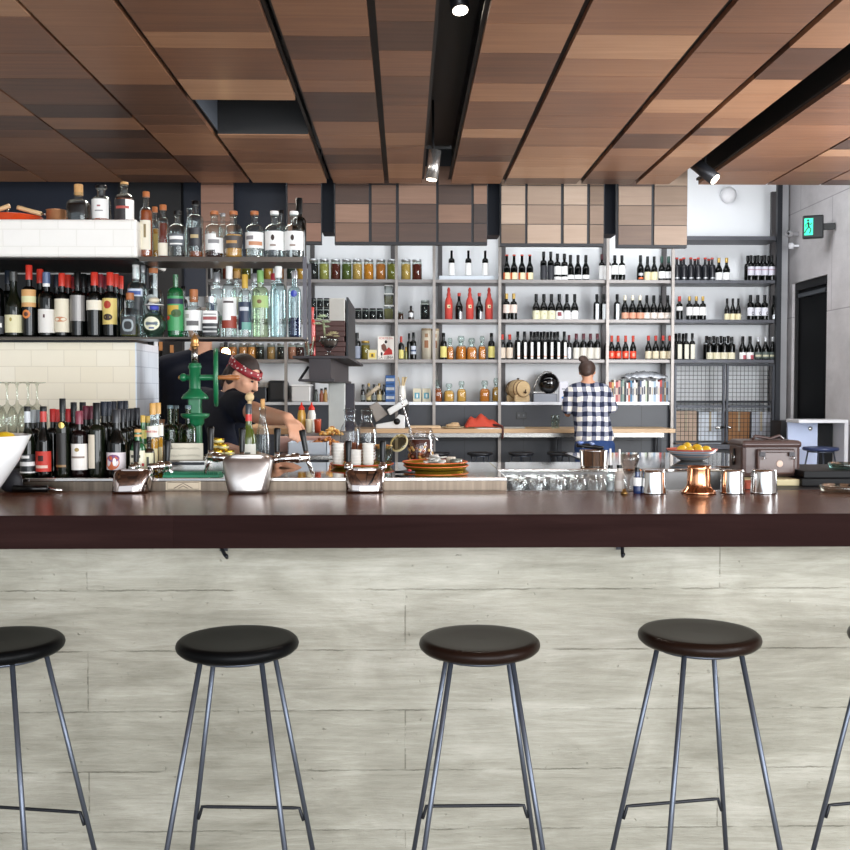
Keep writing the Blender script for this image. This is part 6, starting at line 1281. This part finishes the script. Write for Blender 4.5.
obj('badge', MB().lathe([(.012, 0), (.013, .002), (.011, .003)], M('#d9bfae', .5), (w*.1, -.1, hh*.38), 18, mtx=Matrix.Rotation(PI/2, 3, 'X')), parent=t)
obj('handle', MB().tube([(-w*.2, 0, hh), (-w*.16, 0, hh+.014), (0, 0, hh+.008), (w*.1, 0, hh+.003), (w*.26, 0, hh+.016), (w*.32, 0, hh)], .006, M('#4a3632', .4), 8), parent=t)
obj('side_ring', MB().tube([(-w/2-.004, .01+math.cos(2*PI*i/16)*.014, hh*.5+math.sin(2*PI*i/16)*.018) for i in range(16)], .002, CHROME, 6, True).tube([(-w/2-.004, 0, hh*.75), (-w/2-.004, .005, hh*.3)], .005, BLACK, 6), parent=t)
o = obj('orange_folder', MB().box(WX(742, 3.56), WX(764, 3.56), 3.50, 3.61, ZB, ZB+.022, M('#c0563a', .6))); tag(o, 'orange notebook on edge before the bag, behind the steel cups', 'notebook')
# slate tray, glass dishes
o = obj('slate_box', MB().box(WX(803, 3.6), WX(900, 3.6), 3.6, 3.95, ZB+.0, ZB+.028, M('#08080a', .5, spec=.2)).box(WX(803, 3.6)+.012, WX(900, 3.6), 3.6+.012, 3.94, ZB+.0285, ZB+.055, M('#101012', .5, spec=.2)), bevel=.003); tag(o, 'flat dark boxes stacked at the right edge beside the bag', 'box')
o = obj('glass_ashtray', MB().lathe([(.055, 0), (.066, .003), (.074, .022), (.071, .024), (.06, .008), (.001, .006)], glass('#f4f0e8', .7), seg=28), loc=(WX(843, 3.38), 3.38, ZB+.0005)); tag(o, 'round glass dish on the bar at the right edge', 'dish')
o = obj('teal_glass_dish', MB().lathe([(.04, 0), (.052, .003), (.058, .02), (.055, .022), (.046, .008), (.001, .006)], glass('#b8d0cc', .7), seg=28), loc=(WX(845, 3.7), 3.7, ZB+.0560)); tag(o, 'greenish glass dish on the flat dark boxes', 'dish')

# ================================================================== CEILING SPOTS, SIGN, DESK
def spot(px, py, y, zt, dirv, L, lab, r=.035, lx=None, en=30, can=None):
    p = W(px, py, y); t = thing('spotlight', lab, 'spotlight', p, group='ceiling spotlights')
    d = Vector(dirv).normalized(); q = d.to_track_quat('Z', 'Y').to_matrix()
    obj('can', MB().lathe([(r, 0), (r, L), (r*.85, L), (r*.8, L-.03)][:3], can or M('#2b2c30', .35, .5), -d*(L*.6), 20, mtx=q), parent=t)
    obj('lens', MB().lathe([(r*.8, L+.001), (r*.8, L+.004)], M('#fff1dc', .3, emit=9), -d*(L*.6), 20, mtx=q), parent=t)
    obj('arm', MB().tube([(0, 0, 0), (0, .02, .06), (0, .02, zt-p.z)], .009, BLACK, 8), parent=t)
    s = bpy.data.lights.new('spot_beam', 'SPOT'); so = bpy.data.objects.new('spot_beam', s); COL.objects.link(so); so.parent = t
    s.energy = en; s.spot_size = math.radians(70); s.color = (1, .9, .78); s.shadow_soft_size = .03; so.rotation_euler = (-d).to_track_quat('Z', 'Y').to_euler(); so.location = d*(L*.4+.012)
    return t
spot(433, 168, 6.9, HC+.3, (-.12, -.05, -1), .2, 'silvery cylinder spotlight hanging in the central ceiling trough', .042, can=M('#a9a6a4', .25, .8))
spot(706, 172, 7.6, HC+.3, (.6, -.5, -.7), .24, 'lit spotlight at the end of the right ceiling trough', .05)
spot(459, 0, 4.8, HC+.3, (.1, -.3, -1), .14, 'lit spotlight at the top edge of the picture', .045)
# exit sign
p = W(813, 227, 9.6)
t = thing('exit_sign', 'black exit sign with glowing green running figure on the concrete wall', 'exit sign', (p.x, p.y, p.z), math.radians(-22))
obj('housing', MB().box(-.095, .095, -.03, .04, -.11, .11, M('#0c0e12', .4)), parent=t, bevel=.012)
gn = M('#2fd09c', .4, emit=1.0); dkp = M('#06251e', .5)
obj('lit_panel', MB().box(-.078, .0, -.0335, -.0305, -.08, .08, gn), parent=t)
obj('pictogram', MB().ball((-.045, -.036, .06), .011, .002, .011, dkp).tube([(-.045, -.036, .045), (-.038, -.036, .0)], .007, dkp, 6).tube([(-.045, -.036, .035), (-.068, -.036, .02), (-.062, -.036, .0)], .004, dkp, 6).tube([(-.045, -.036, .035), (-.022, -.036, .02), (-.012, -.036, .035)], .004, dkp, 6).tube([(-.038, -.036, .0), (-.06, -.036, -.03), (-.075, -.036, -.06)], .005, dkp, 6).tube([(-.038, -.036, .0), (-.018, -.036, -.025), (-.03, -.036, -.065)], .005, dkp, 6), parent=t)
obj('bracket', MB().box(.09, .2, 0, .03, -.03, .03, BLACK), parent=t)
p = W(797, 234, 10.45)
o = obj('security_camera', MB().ball((0, 0, 0), .04, .04, .035, M('#b5b3b6', .4)).box(-.02, .0995, -.02, .02, -.02, .02, M('#8f8d90', .5)).ball((-.02, -.035, 0), .014, .01, .014, BLACK), loc=(XR-.1, p.y, p.z)); tag(o, 'small grey security camera beside the exit sign', 'camera')
p = W(798, 246, 10.45)
o = obj('white_sensor', MB().lathe([(.028, 0), (.03, .05), (.02, .06)], M('#d8d8dc', .4), seg=14).box(0, .09, -.015, .015, .02, .04, M('#d8d8dc', .4)), loc=(XR-.08, p.y, p.z-.03)); tag(o, 'white sensor under the security camera', 'sensor')
p = W(727, 196, 10.77)
o = obj('wall_dome_lamp', MB().ball((0, -.06, 0), .085, .06, .09, M('#e9e9ec', .4)), loc=(p.x, 10.775, p.z)); tag(o, 'white domed lamp high on the back wall beyond the right spotlight', 'wall lamp')
# desk at right
yd = 9.05; x0, x1 = WX(799, yd), WX(849, yd); zt = WZ(420, yd)
t = thing('high_desk', 'high reception desk with white top edge by the black doorway', 'desk', (0, 0, 0))
obj('top', MB().box(x0, x1, yd, yd+.3, zt-.03, zt, M('#d5d6da', .4)), parent=t, bevel=.003)
obj('side_panel', MB().box(x1-.035, x1, yd, yd+.3, 0, zt-.0305, M('#c9cacf', .4)), parent=t)
obj('back_panel', MB().box(x0, x0+.28, yd+.25, yd+.28, 0, zt-.0305, M('#b4c0dc', .5, 0, .2, 4)).box(x0+.281, x1-.036, yd+.25, yd+.28, 0, zt-.0305, M('#08090c', .6, spec=.2)), parent=t)
obj('cable_port', MB().lathe([(.022, 0), (.018, .012), (.001, .012)], CHROME, (x0+.21, yd+.25, zt-.09), 14, mtx=Matrix.Rotation(PI/2, 3, 'X')), parent=t)
make_stool(M('#1f2c50', .4), 'dark blue stool standing before the high desk near the doorway', WX(821.5, 8.75), 8.75, .2, WZ(447.5, 8.75), .155, None)
o = obj('black_cabinet', MB().box(WX(781.5, 10.05), WX(796.5, 10.1), 10.05, 10.35, 0, WZ(421, 10.1), BLACK), bevel=.004); tag(o, 'narrow black cabinet between the cage and the high desk', 'cabinet')

# ================================================================== PEOPLE
def figure_obj(name, mb, parent, voxel=.008, smooth=6):
    o = obj(name, mb, parent=parent)
    r = o.modifiers.new('remesh', 'REMESH'); r.mode = 'VOXEL'; r.voxel_size = voxel; r.use_smooth_shade = True
    s = o.modifiers.new('smooth', 'SMOOTH'); s.factor = .5; s.iterations = smooth
    return o
def limb(b, pts, rs, m):
    for i in range(len(pts)-1): b.cap(pts[i], pts[i+1], rs[i], rs[i+1], m, 14)
def hand(b, wrist, d, up, m, s=1.0, curl=.5, flip=1):
    """palm and five fingers; d = pointing direction, up = back of hand"""
    d = Vector(d).normalized(); up = Vector(up); up = (up-d*up.dot(d)).normalized(); sd = d.cross(up)*flip
    w = Vector(wrist)
    for k in (-1, -.33, .33, 1): b.cap(w+d*.015*s+sd*.014*k*s, w+d*.078*s+sd*.027*k*s, .014*s, .0115*s, m, 8)
    for k, L in ((-1, .058), (-.33, .07), (.33, .076), (1, .068)):
        p = w+d*.082*s+sd*.027*k*s; dd = d
        for j, f in enumerate((.42, .33, .25)):
            dd = (dd-up*curl*(.55+.25*j)).normalized(); q = p+dd*L*f*s; b.cap(p, q, (.0095-.001*j)*s, (.0088-.001*j)*s, m, 8); p = q
    p = w+d*.02*s+sd*.03*s; q = p+(d*.5+sd*.8-up*.35).normalized()*.036*s; r_ = q+(d*.85+sd*.2-up*.4).normalized()*.03*s
    b.cap(p, q, .014*s, .0115*s, m, 8).cap(q, r_, .011*s, .009*s, m, 8)
def head(b, c, fwd, up, m, s=1.0):
    """skull, jaw, nose, brow, ears, lips round the centre c"""
    f = Vector(fwd).normalized(); u = Vector(up); u = (u-f*u.dot(f)).normalized(); r = f.cross(u)
    R3 = Matrix((r, f, u)).transposed(); P = lambda x, y, z: Vector(c)+R3 @ Vector((x, y, z))*s
    b.ball(P(0, -.012, .025), .074*s, .092*s, .088*s, m, 22, 16, mtx=R3)
    b.ball(P(0, .028, -.035), .056*s, .06*s, .072*s, m, 18, 12, mtx=R3)
    b.ball(P(0, .062, -.085), .026*s, .024*s, .022*s, m, 12, 8, mtx=R3)
    b.cap(P(0, .082, .018), P(0, .105, -.028), .010*s, .0135*s, m, 8); b.ball(P(0, .098, -.03), .017*s, .012*s, .010*s, m, 10, 6, mtx=R3)
    b.cap(P(-.035, .076, .032), P(.035, .076, .032), .012*s, .012*s, m, 8)
    b.cap(P(-.016, .085, -.052), P(.016, .085, -.052), .008*s, .008*s, m, 8).cap(P(-.014, .084, -.063), P(.014, .084, -.063), .008*s, .008*s, m, 8)
    for sx in (-1, 1):
        b.ball(P(.074*sx, -.008, -.005), .011*s, .02*s, .032*s, m, 10, 8, mtx=R3); b.ball(P(.045*sx, .05, -.02), .02*s, .02*s, .02*s, m, 10, 8, mtx=R3)
    return P, R3
def trunk(b, hip, chest, neck, w_hip, w_sh, m, side=Vector((1, 0, 0)), depth=.11, extra=0):
    hip, chest, neck = map(Vector, (hip, chest, neck))
    side = side.normalized()
    def slab(p, w, d_, h=.09):
        fw = side.cross(Vector((0, 0, 1))).normalized(); R3 = Matrix((side, fw, Vector((0, 0, 1)))).transposed()
        b.ball(p, w/2+extra, d_+extra, h, m, 22, 12, mtx=R3)
    for i in range(9):
        f = i/8; p = hip.lerp(chest, f); w = w_hip*(1-f)+w_sh*f; w *= 1-.10*math.sin(PI*f*.9); slab(p, w, depth*(.95+.1*math.sin(PI*f)), .1)
    for sx in (-1, 1): b.cap(chest+side*sx*(w_sh/2-.045)+Vector((0, 0, .05)), neck, .062+extra, .055+extra*.4, m, 14)

# woman in the plaid shirt, back to the camera
yw = 9.3; xw = WX(591, yw); wz = lambda p: WZ(p, yw); wxx = lambda p: WX(p, yw)
wm = thing('person', 'person in blue and white checked shirt, hair in a bun, standing at the bench', 'person', (0, 0, 0))
b = MB(); hc = Vector((wxx(587.5), yw+.02, wz(372)))
P, R3 = head(b, hc, (.25, .95, -.35), (0, .1, 1), SKIN2, .93)
shz = wz(386.5); nk = Vector((wxx(587.5), yw, wz(382)))
b.cap(hc+Vector((0, -.02, -.04)), nk+Vector((0, .0, -.05)), .048, .055, SKIN2)
hipz = wz(444); hip = Vector((wxx(595), yw, hipz)); ch = Vector((wxx(588.5), yw, shz-.10))
trunk(b, hip, ch, nk+Vector((0, 0, -.02)), .31, .33, SKIN2)
Ls, Rs = Vector((wxx(588)-.165, yw, shz-.055)), Vector((wxx(588)+.165, yw, shz-.055))
Le, Re = Vector((wxx(568.5), yw+.04, wz(409))), Vector((wxx(612.5), yw+.04, wz(408)))
Lw, Rw = Vector((wxx(572), yw+.27, wz(412))), Vector((wxx(606), yw+.27, wz(412)))
limb(b, [Ls, Le, Lw], [.05, .04, .027], SKIN2); limb(b, [Rs, Re, Rw], [.05, .04, .027], SKIN2)
hand(b, Lw, (.2, 1, -.2), (0, .2, 1), SKIN2, .9); hand(b, Rw, (-.2, 1, -.2), (0, .2, 1), SKIN2, .9)
legsp = []
for sx in (-1, 1):
    pts = [hip+Vector((sx*.085, 0, -.05)), Vector((hip.x+sx*.09, yw+.01, .48)), Vector((hip.x+sx*.095, yw-.02, .09))]
    legsp.append(pts); limb(b, pts, [.09, .055, .038], SKIN2); b.cap(pts[2]+Vector((0, -.02, -.05)), pts[2]+Vector((sx*.02, .13, -.06)), .036, .028, SKIN2)
figure_obj('body', b, wm, .009)
plaid, nt, bs = newmat('plaid_cotton'); N = nt.nodes; L_ = nt.links
tc = N.new('ShaderNodeTexCoord'); sx_ = N.new('ShaderNodeSeparateXYZ'); L_.new(tc.outputs['Object'], sx_.inputs[0])
def band(out, period, off, wd):
    a = N.new('ShaderNodeMath'); a.operation = 'ADD'; a.inputs[1].default_value = off; L_.new(out, a.inputs[0])
    d_ = N.new('ShaderNodeMath'); d_.operation = 'PINGPONG'; d_.inputs[1].default_value = period/2; L_.new(a.outputs[0], d_.inputs[0])
    g_ = N.new('ShaderNodeMath'); g_.operation = 'GREATER_THAN'; g_.inputs[1].default_value = period/2*(1-wd); L_.new(d_.outputs[0], g_.inputs[0]); return g_.outputs[0]
ns = N.new('ShaderNodeTexNoise'); ns.inputs['Scale'].default_value = 9; L_.new(tc.outputs['Object'], ns.inputs[0])
dx = N.new('ShaderNodeMath'); dx.operation = 'MULTIPLY_ADD'; dx.inputs[1].default_value = .03; L_.new(ns.outputs['Fac'], dx.inputs[0]); L_.new(sx_.outputs[0], dx.inputs[2])
dz = N.new('ShaderNodeMath'); dz.operation = 'MULTIPLY_ADD'; dz.inputs[1].default_value = .03; L_.new(ns.outputs['Fac'], dz.inputs[0]); L_.new(sx_.outputs[2], dz.inputs[2])
v1 = band(dx.outputs[0], .082, .01, .5); h1 = band(dz.outputs[0], .092, .02, .5)
sm = N.new('ShaderNodeMath'); sm.operation = 'ADD'; L_.new(v1, sm.inputs[0]); L_.new(h1, sm.inputs[1])
hf = N.new('ShaderNodeMath'); hf.operation = 'MULTIPLY'; hf.inputs[1].default_value = .5; L_.new(sm.outputs[0], hf.inputs[0])
rp = N.new('ShaderNodeValToRGB'); cr = rp.color_ramp; cr.interpolation = 'CONSTANT'; cr.elements.new(.7)
for i, (p_, c) in enumerate(((0, '#f6f1e8'), (.4, '#858899'), (.9, '#151f3c'))): cr.elements[i].position = p_; cr.elements[i].color = (*srgb(c), 1)
L_.new(hf.outputs[0], rp.inputs[0]); L_.new(rp.outputs[0], bs.inputs['Base Color']); bs.inputs['Roughness'].default_value = .9
b = MB(); ex = .022
trunk(b, Vector((wxx(594.5), yw, wz(437))), ch, nk+Vector((0, 0, -.045)), .335, .335, plaid, extra=ex)
limb(b, [Ls, Ls.lerp(Le, .95)], [.058, .062], plaid); limb(b, [Rs, Rs.lerp(Re, .95)], [.058, .062], plaid)
o = figure_obj('checked_shirt', b, wm, .011, 4)
b = MB(); jean = M('#1d3a6b', .85, 0, .2, 20)
for pts in legsp: limb(b, [pts[0]+Vector((0, 0, .02)), pts[1], pts[2]+Vector((0, 0, .02))], [.108, .07, .055], jean)
b.ball(hip+Vector((0, -.015, -.04)), .185, .135, .13, jean, 20, 12)
figure_obj('jeans', b, wm, .012, 5)
b = MB(); hairm = M('#3c2820', .55, 0, .6, 30, .9, 0, (3, 3, 1))
b.ball(P(0, -.025, .028), .080, .092, .080, hairm, 22, 14, mtx=R3).ball(P(0, -.075, -.015), .058, .04, .055, hairm, 16, 10, mtx=R3)
for k in range(7):
    a = k*.9; b.ball(hc+Vector((-.045+.022*math.cos(a), -.03+.012*math.sin(a*1.3), .122+.014*math.sin(a))), .024, .024, .02, hairm, 10, 8)
figure_obj('hair', b, wm, .007, 3)
b = MB()
for pts in legsp: b.cap(pts[2]+Vector((0, -.03, -.055)), pts[2]+Vector((0, .14, -.055)), .035, .03, M('#2a2a2e', .6), 12)
obj('shoe', b, parent=wm)

# standing man, back to the camera
ym = 5.62; mz = lambda p: WZ(p, ym); mx_ = lambda p: WX(p+4, ym)
sm_ = thing('person', 'person in a dark shirt standing with back turned behind the green press', 'person', (0, 0, 0))
b = MB(); hc = Vector((mx_(198), ym+.03, mz(331))); P, R3 = head(b, hc, (-.5, .85, -.15), (0, 0, 1), SKIN, 1)
nk = Vector((mx_(196), ym, mz(353))); b.cap(hc+Vector((0, -.02, -.04)), nk+Vector((0, 0, -.05)), .058, .066, SKIN)
hip = Vector((mx_(196), ym, .98)); ch = Vector((mx_(195), ym, mz(378)))
trunk(b, hip, ch, nk+Vector((0, 0, -.02)), .32, .40, SKIN)
Ls, Rs = Vector((mx_(195)-.19, ym, mz(369))), Vector((mx_(195)+.19, ym, mz(371)))
Le, Re = Vector((mx_(195)-.23, ym+.08, mz(418))), Vector((mx_(195)+.21, ym+.1, mz(420)))
Lw, Rw = Vector((mx_(195)-.12, ym+.3, mz(425))), Vector((mx_(195)+.1, ym+.3, mz(425)))
limb(b, [Ls, Le, Lw], [.056, .045, .03], SKIN); limb(b, [Rs, Re, Rw], [.056, .045, .03], SKIN)
hand(b, Lw, (.3, 1, -.2), (0, .2, 1), SKIN); hand(b, Rw, (-.3, 1, -.2), (0, .2, 1), SKIN)
legsp = []
for sx in (-1, 1):
    pts = [hip+Vector((sx*.09, 0, -.05)), Vector((hip.x+sx*.1, ym+.01, .5)), Vector((hip.x+sx*.1, ym-.02, .09))]
    legsp.append(pts); limb(b, pts, [.1, .06, .042], SKIN); b.cap(pts[2]+Vector((0, -.02, -.05)), pts[2]+Vector((sx*.02, .15, -.06)), .036, .03, SKIN)
figure_obj('body', b, sm_, .009)
b = MB(); trunk(b, hip+Vector((0, 0, .0)), ch, nk+Vector((0, 0, -.03)), .36, .42, NAVY, extra=.022)
limb(b, [Ls, Ls.lerp(Le, .8)], [.075, .07], NAVY); limb(b, [Rs, Rs.lerp(Re, .8)], [.075, .07], NAVY)
figure_obj('dark_shirt', b, sm_, .011, 4)
b = MB(); tr = M('#17181d', .85)
for pts in legsp: limb(b, [pts[0]+Vector((0, 0, .02)), pts[1], pts[2]+Vector((0, 0, .02))], [.115, .078, .06], tr)
b.ball(hip+Vector((0, 0, -.03)), .18, .13, .12, tr, 20, 12); figure_obj('trousers', b, sm_, .012, 5)
b = MB(); hm = M('#2b1c16', .7, 0, .3, 60, .4)
b.ball(P(0, -.03, .04), .083, .093, .088, hm, 22, 14, mtx=R3).ball(P(0, -.07, -.01), .06, .04, .05, hm, 16, 10, mtx=R3); figure_obj('hair', b, sm_, .008, 3)
b = MB()
for pts in legsp: b.cap(pts[2]+Vector((0, -.03, -.055)), pts[2]+Vector((0, .16, -.055)), .035, .03, M('#1a1a1e', .6), 12)
obj('shoe', b, parent=sm_)

# bending man with bandana reaching to the tap
bn = thing('person', 'person with red bandana and dark T-shirt bending and reaching for a tap handle', 'person', (0, 0, 0))
b = MB(); yh = 4.85; hc = W(244, 377, yh)
fw = Vector((.82, -.45, -.42)); P, R3 = head(b, hc, fw, (.42, -.12, .9), SKIN, .87)
nk = W(233, 397, 4.90); b.cap(P(0, -.045, -.04), nk, .052, .058, SKIN)
ch = W(220, 413, 4.93); hip = Vector((WX(205, 5.15), 5.15, .95))
Rs = W(236, 405, 4.66); Ls = W(214, 403, 4.78)
sdv = (Rs-Ls).normalized()
trunk(b, hip, ch, nk+Vector((-.02, 0, -.02)), .30, .30, SKIN, side=Vector((.8, -.6, 0)))
HD = W(297, 425, 3.93); Wr = W(287.5, 419, 4.02); El = W(262, 415, 4.28)
limb(b, [Rs, El, Wr], [.052, .043, .027], SKIN)
hand(b, Wr, (HD-Wr).normalized()+Vector((0, 0, -.2)), (.15, .0, 1), SKIN, .92, .75, -1)
W2 = W(277, 463.5, 3.96); E2 = W(226, 452, 4.35)
limb(b, [Ls, E2, W2], [.05, .042, .026], SKIN); hand(b, W2, (.85, -.45, -.10), (0, 0, 1), SKIN, .85, .3)
legsp = []
for sx in (-1, 1):
    pts = [hip+Vector((sx*.085, 0, -.05)), Vector((hip.x+sx*.09, 5.16, .48)), Vector((hip.x+sx*.095, 5.2, .09))]
    legsp.append(pts); limb(b, pts, [.095, .058, .04], SKIN); b.cap(pts[2]+Vector((0, .02, -.05)), pts[2]+Vector((.03, -.12, -.06)), .034, .028, SKIN)
figure_obj('body', b, bn, .0062, 4)
b = MB(); trunk(b, hip, ch, nk+Vector((-.03, .01, -.04)), .33, .33, NAVY, side=Vector((.8, -.6, 0)), extra=.02)
limb(b, [Rs+Vector((-.01, 0, 0)), Rs.lerp(El, .55)], [.07, .068], NAVY); limb(b, [Ls, Ls.lerp(E2, .9)], [.07, .062], NAVY)
figure_obj('dark_shirt', b, bn, .011, 4)
b = MB()
for pts in legsp: limb(b, [pts[0]+Vector((0, 0, .02)), pts[1], pts[2]+Vector((0, 0, .02))], [.11, .075, .06], tr)
b.ball(hip+Vector((0, 0, -.03)), .17, .13, .12, tr, 20, 12); figure_obj('trousers', b, bn, .012, 5)
b = MB(); s_ = .87
b.ball(P(0, -.022, .042), .079*s_, .094*s_, .085*s_, hm, 22, 14, mtx=R3).ball(P(0, -.08, -.02), .065*s_, .045*s_, .06*s_, hm, 16, 10, mtx=R3).ball(P(.0, -.10, -.06), .05*s_, .035*s_, .05*s_, hm, 16, 10, mtx=R3).ball(P(.06, -.04, -.02), .02*s_, .03*s_, .05*s_, hm, 16, 10, mtx=R3)
figure_obj('hair', b, bn, .007, 3)
band_m, nt, bs = newmat('bandana_cloth'); vo = nt.nodes.new('ShaderNodeTexVoronoi'); vo.inputs['Scale'].default_value = 55; tcx = nt.nodes.new('ShaderNodeTexCoord'); nt.links.new(tcx.outputs['Object'], vo.inputs[0])
rr = nt.nodes.new('ShaderNodeValToRGB'); rr.color_ramp.elements[0].position = .18; rr.color_ramp.elements[0].color = (*srgb('#d9d2cc'), 1); rr.color_ramp.elements[1].position = .28; rr.color_ramp.elements[1].color = (*srgb('#8e1c26'), 1)
nt.links.new(vo.outputs['Distance'], rr.inputs[0]); nt.links.new(rr.outputs[0], bs.inputs['Base Color'])
b = MB(); vs = []; fs = []; n = 36
for j, (h_, k_) in enumerate(((.028, 1.0), (.033, 1.03), (.052, 1.035), (.07, 1.0), (.074, .95))):
    for i in range(n):
        a = 2*PI*i/n; vs.append(P(math.cos(a)*.083*k_, math.sin(a)*.104*k_-.012, h_-.012*math.sin(a)))
for j in range(4):
    for i in range(n): k = (i+1) % n; fs.append((j*n+i, j*n+k, (j+1)*n+k, (j+1)*n+i))
b.add(vs, fs, band_m, True); b.ball(P(-.02, -.125, .05), .018, .018, .016, band_m).cap(P(-.02, -.125, .045), P(-.04, -.15, -.0), .01, .012, band_m)
o = obj('bandana', b, parent=bn); so = o.modifiers.new('solid', 'SOLIDIFY'); so.thickness = .004
b = MB(); bd_ = M('#3a281f', .8, 0, .3, 50)
b.ball(P(0, .066, -.092), .024*s_, .022*s_, .016*s_, bd_, 10, 8, mtx=R3).cap(P(-.018, .098, -.043), P(.018, .098, -.043), .0045, .0045, bd_, 6)
obj('beard', b, parent=bn)
b = MB()
for sx in (-1, 1): b.ball(P(.03*sx, .083, .006), .010*s_, .007*s_, .006*s_, M('#1a1412', .3), 10, 8, mtx=R3).cap(P(.016*sx, .092, .028), P(.046*sx, .082, .03), .004, .003, bd_, 6)
obj('eyes', b, parent=bn)
b = MB()
for pts in legsp: b.cap(pts[2]+Vector((0, .03, -.055)), pts[2]+Vector((0, -.14, -.055)), .035, .03, M('#1a1a1e', .6), 12)
obj('shoe', b, parent=bn)

# ================================================================== LIGHT
w = bpy.data.worlds.new('world'); S.world = w; w.use_nodes = True
bg = w.node_tree.nodes['Background']; bg.inputs[0].default_value = (.82, .91, 1, 1); bg.inputs[1].default_value = 1.6
def area(name, loc, tgt, sx, sy, e, col=(1, 1, 1), spread=None):
    l = bpy.data.lights.new(name, 'AREA'); l.shape = 'RECTANGLE'; l.size = sx; l.size_y = sy; l.energy = e; l.color = col
    o = bpy.data.objects.new(name, l); COL.objects.link(o); o.location = loc
    o.rotation_euler = (Vector(tgt)-Vector(loc)).to_track_quat('-Z', 'Y').to_euler(); return o
area('shopfront_daylight', (1.6, -2.8, 1.5), (.6, 4, 1.6), 6, 2.6, 330, (.96, .98, 1))
area('side_window_daylight', (4.0, .6, 1.9), (0, 3.6, .7), 2.6, 2.2, 190, (.93, .97, 1))
area('kitchen_window_daylight', (4.05, 6.2, 1.9), (-1.5, 8.6, 1.6), 3.2, 2.0, 330, (.95, .98, 1))
area('back_wall_fill_light', (.6, 9.35, 3.72), (.8, 10.78, .8), 5.5, .8, 48, (.95, .98, 1))  # unseen fill added over the shelving to brighten the back wall
area('right_wall_fill_light', (2.7, 8.9, 3.7), (4.12, 9.6, 1.8), 1.6, .8, 20, (.96, .97, 1))  # unseen fill added to lift the dark concrete wall at the right
area('kitchen_fill_light', (-1.5, 6.2, 3.05), (-1.2, 6.4, 1.0), 2.4, .5, 45, (1, .93, .84))  # added warm fill for the kitchen, not a fitting of the room

S.view_settings.view_transform = 'Standard'; S.view_settings.look = 'None'; S.view_settings.gamma = 1; S.view_settings.exposure = .24
S.view_settings.use_curve_mapping = False
S.cycles.max_bounces = 8; S.cycles.transparent_max_bounces = 24; S.cycles.diffuse_bounces = 4; S.cycles.glossy_bounces = 4; S.cycles.transmission_bounces = 6
S.cycles.caustics_reflective = False; S.cycles.caustics_refractive = False; S.cycles.sample_clamp_indirect = 4
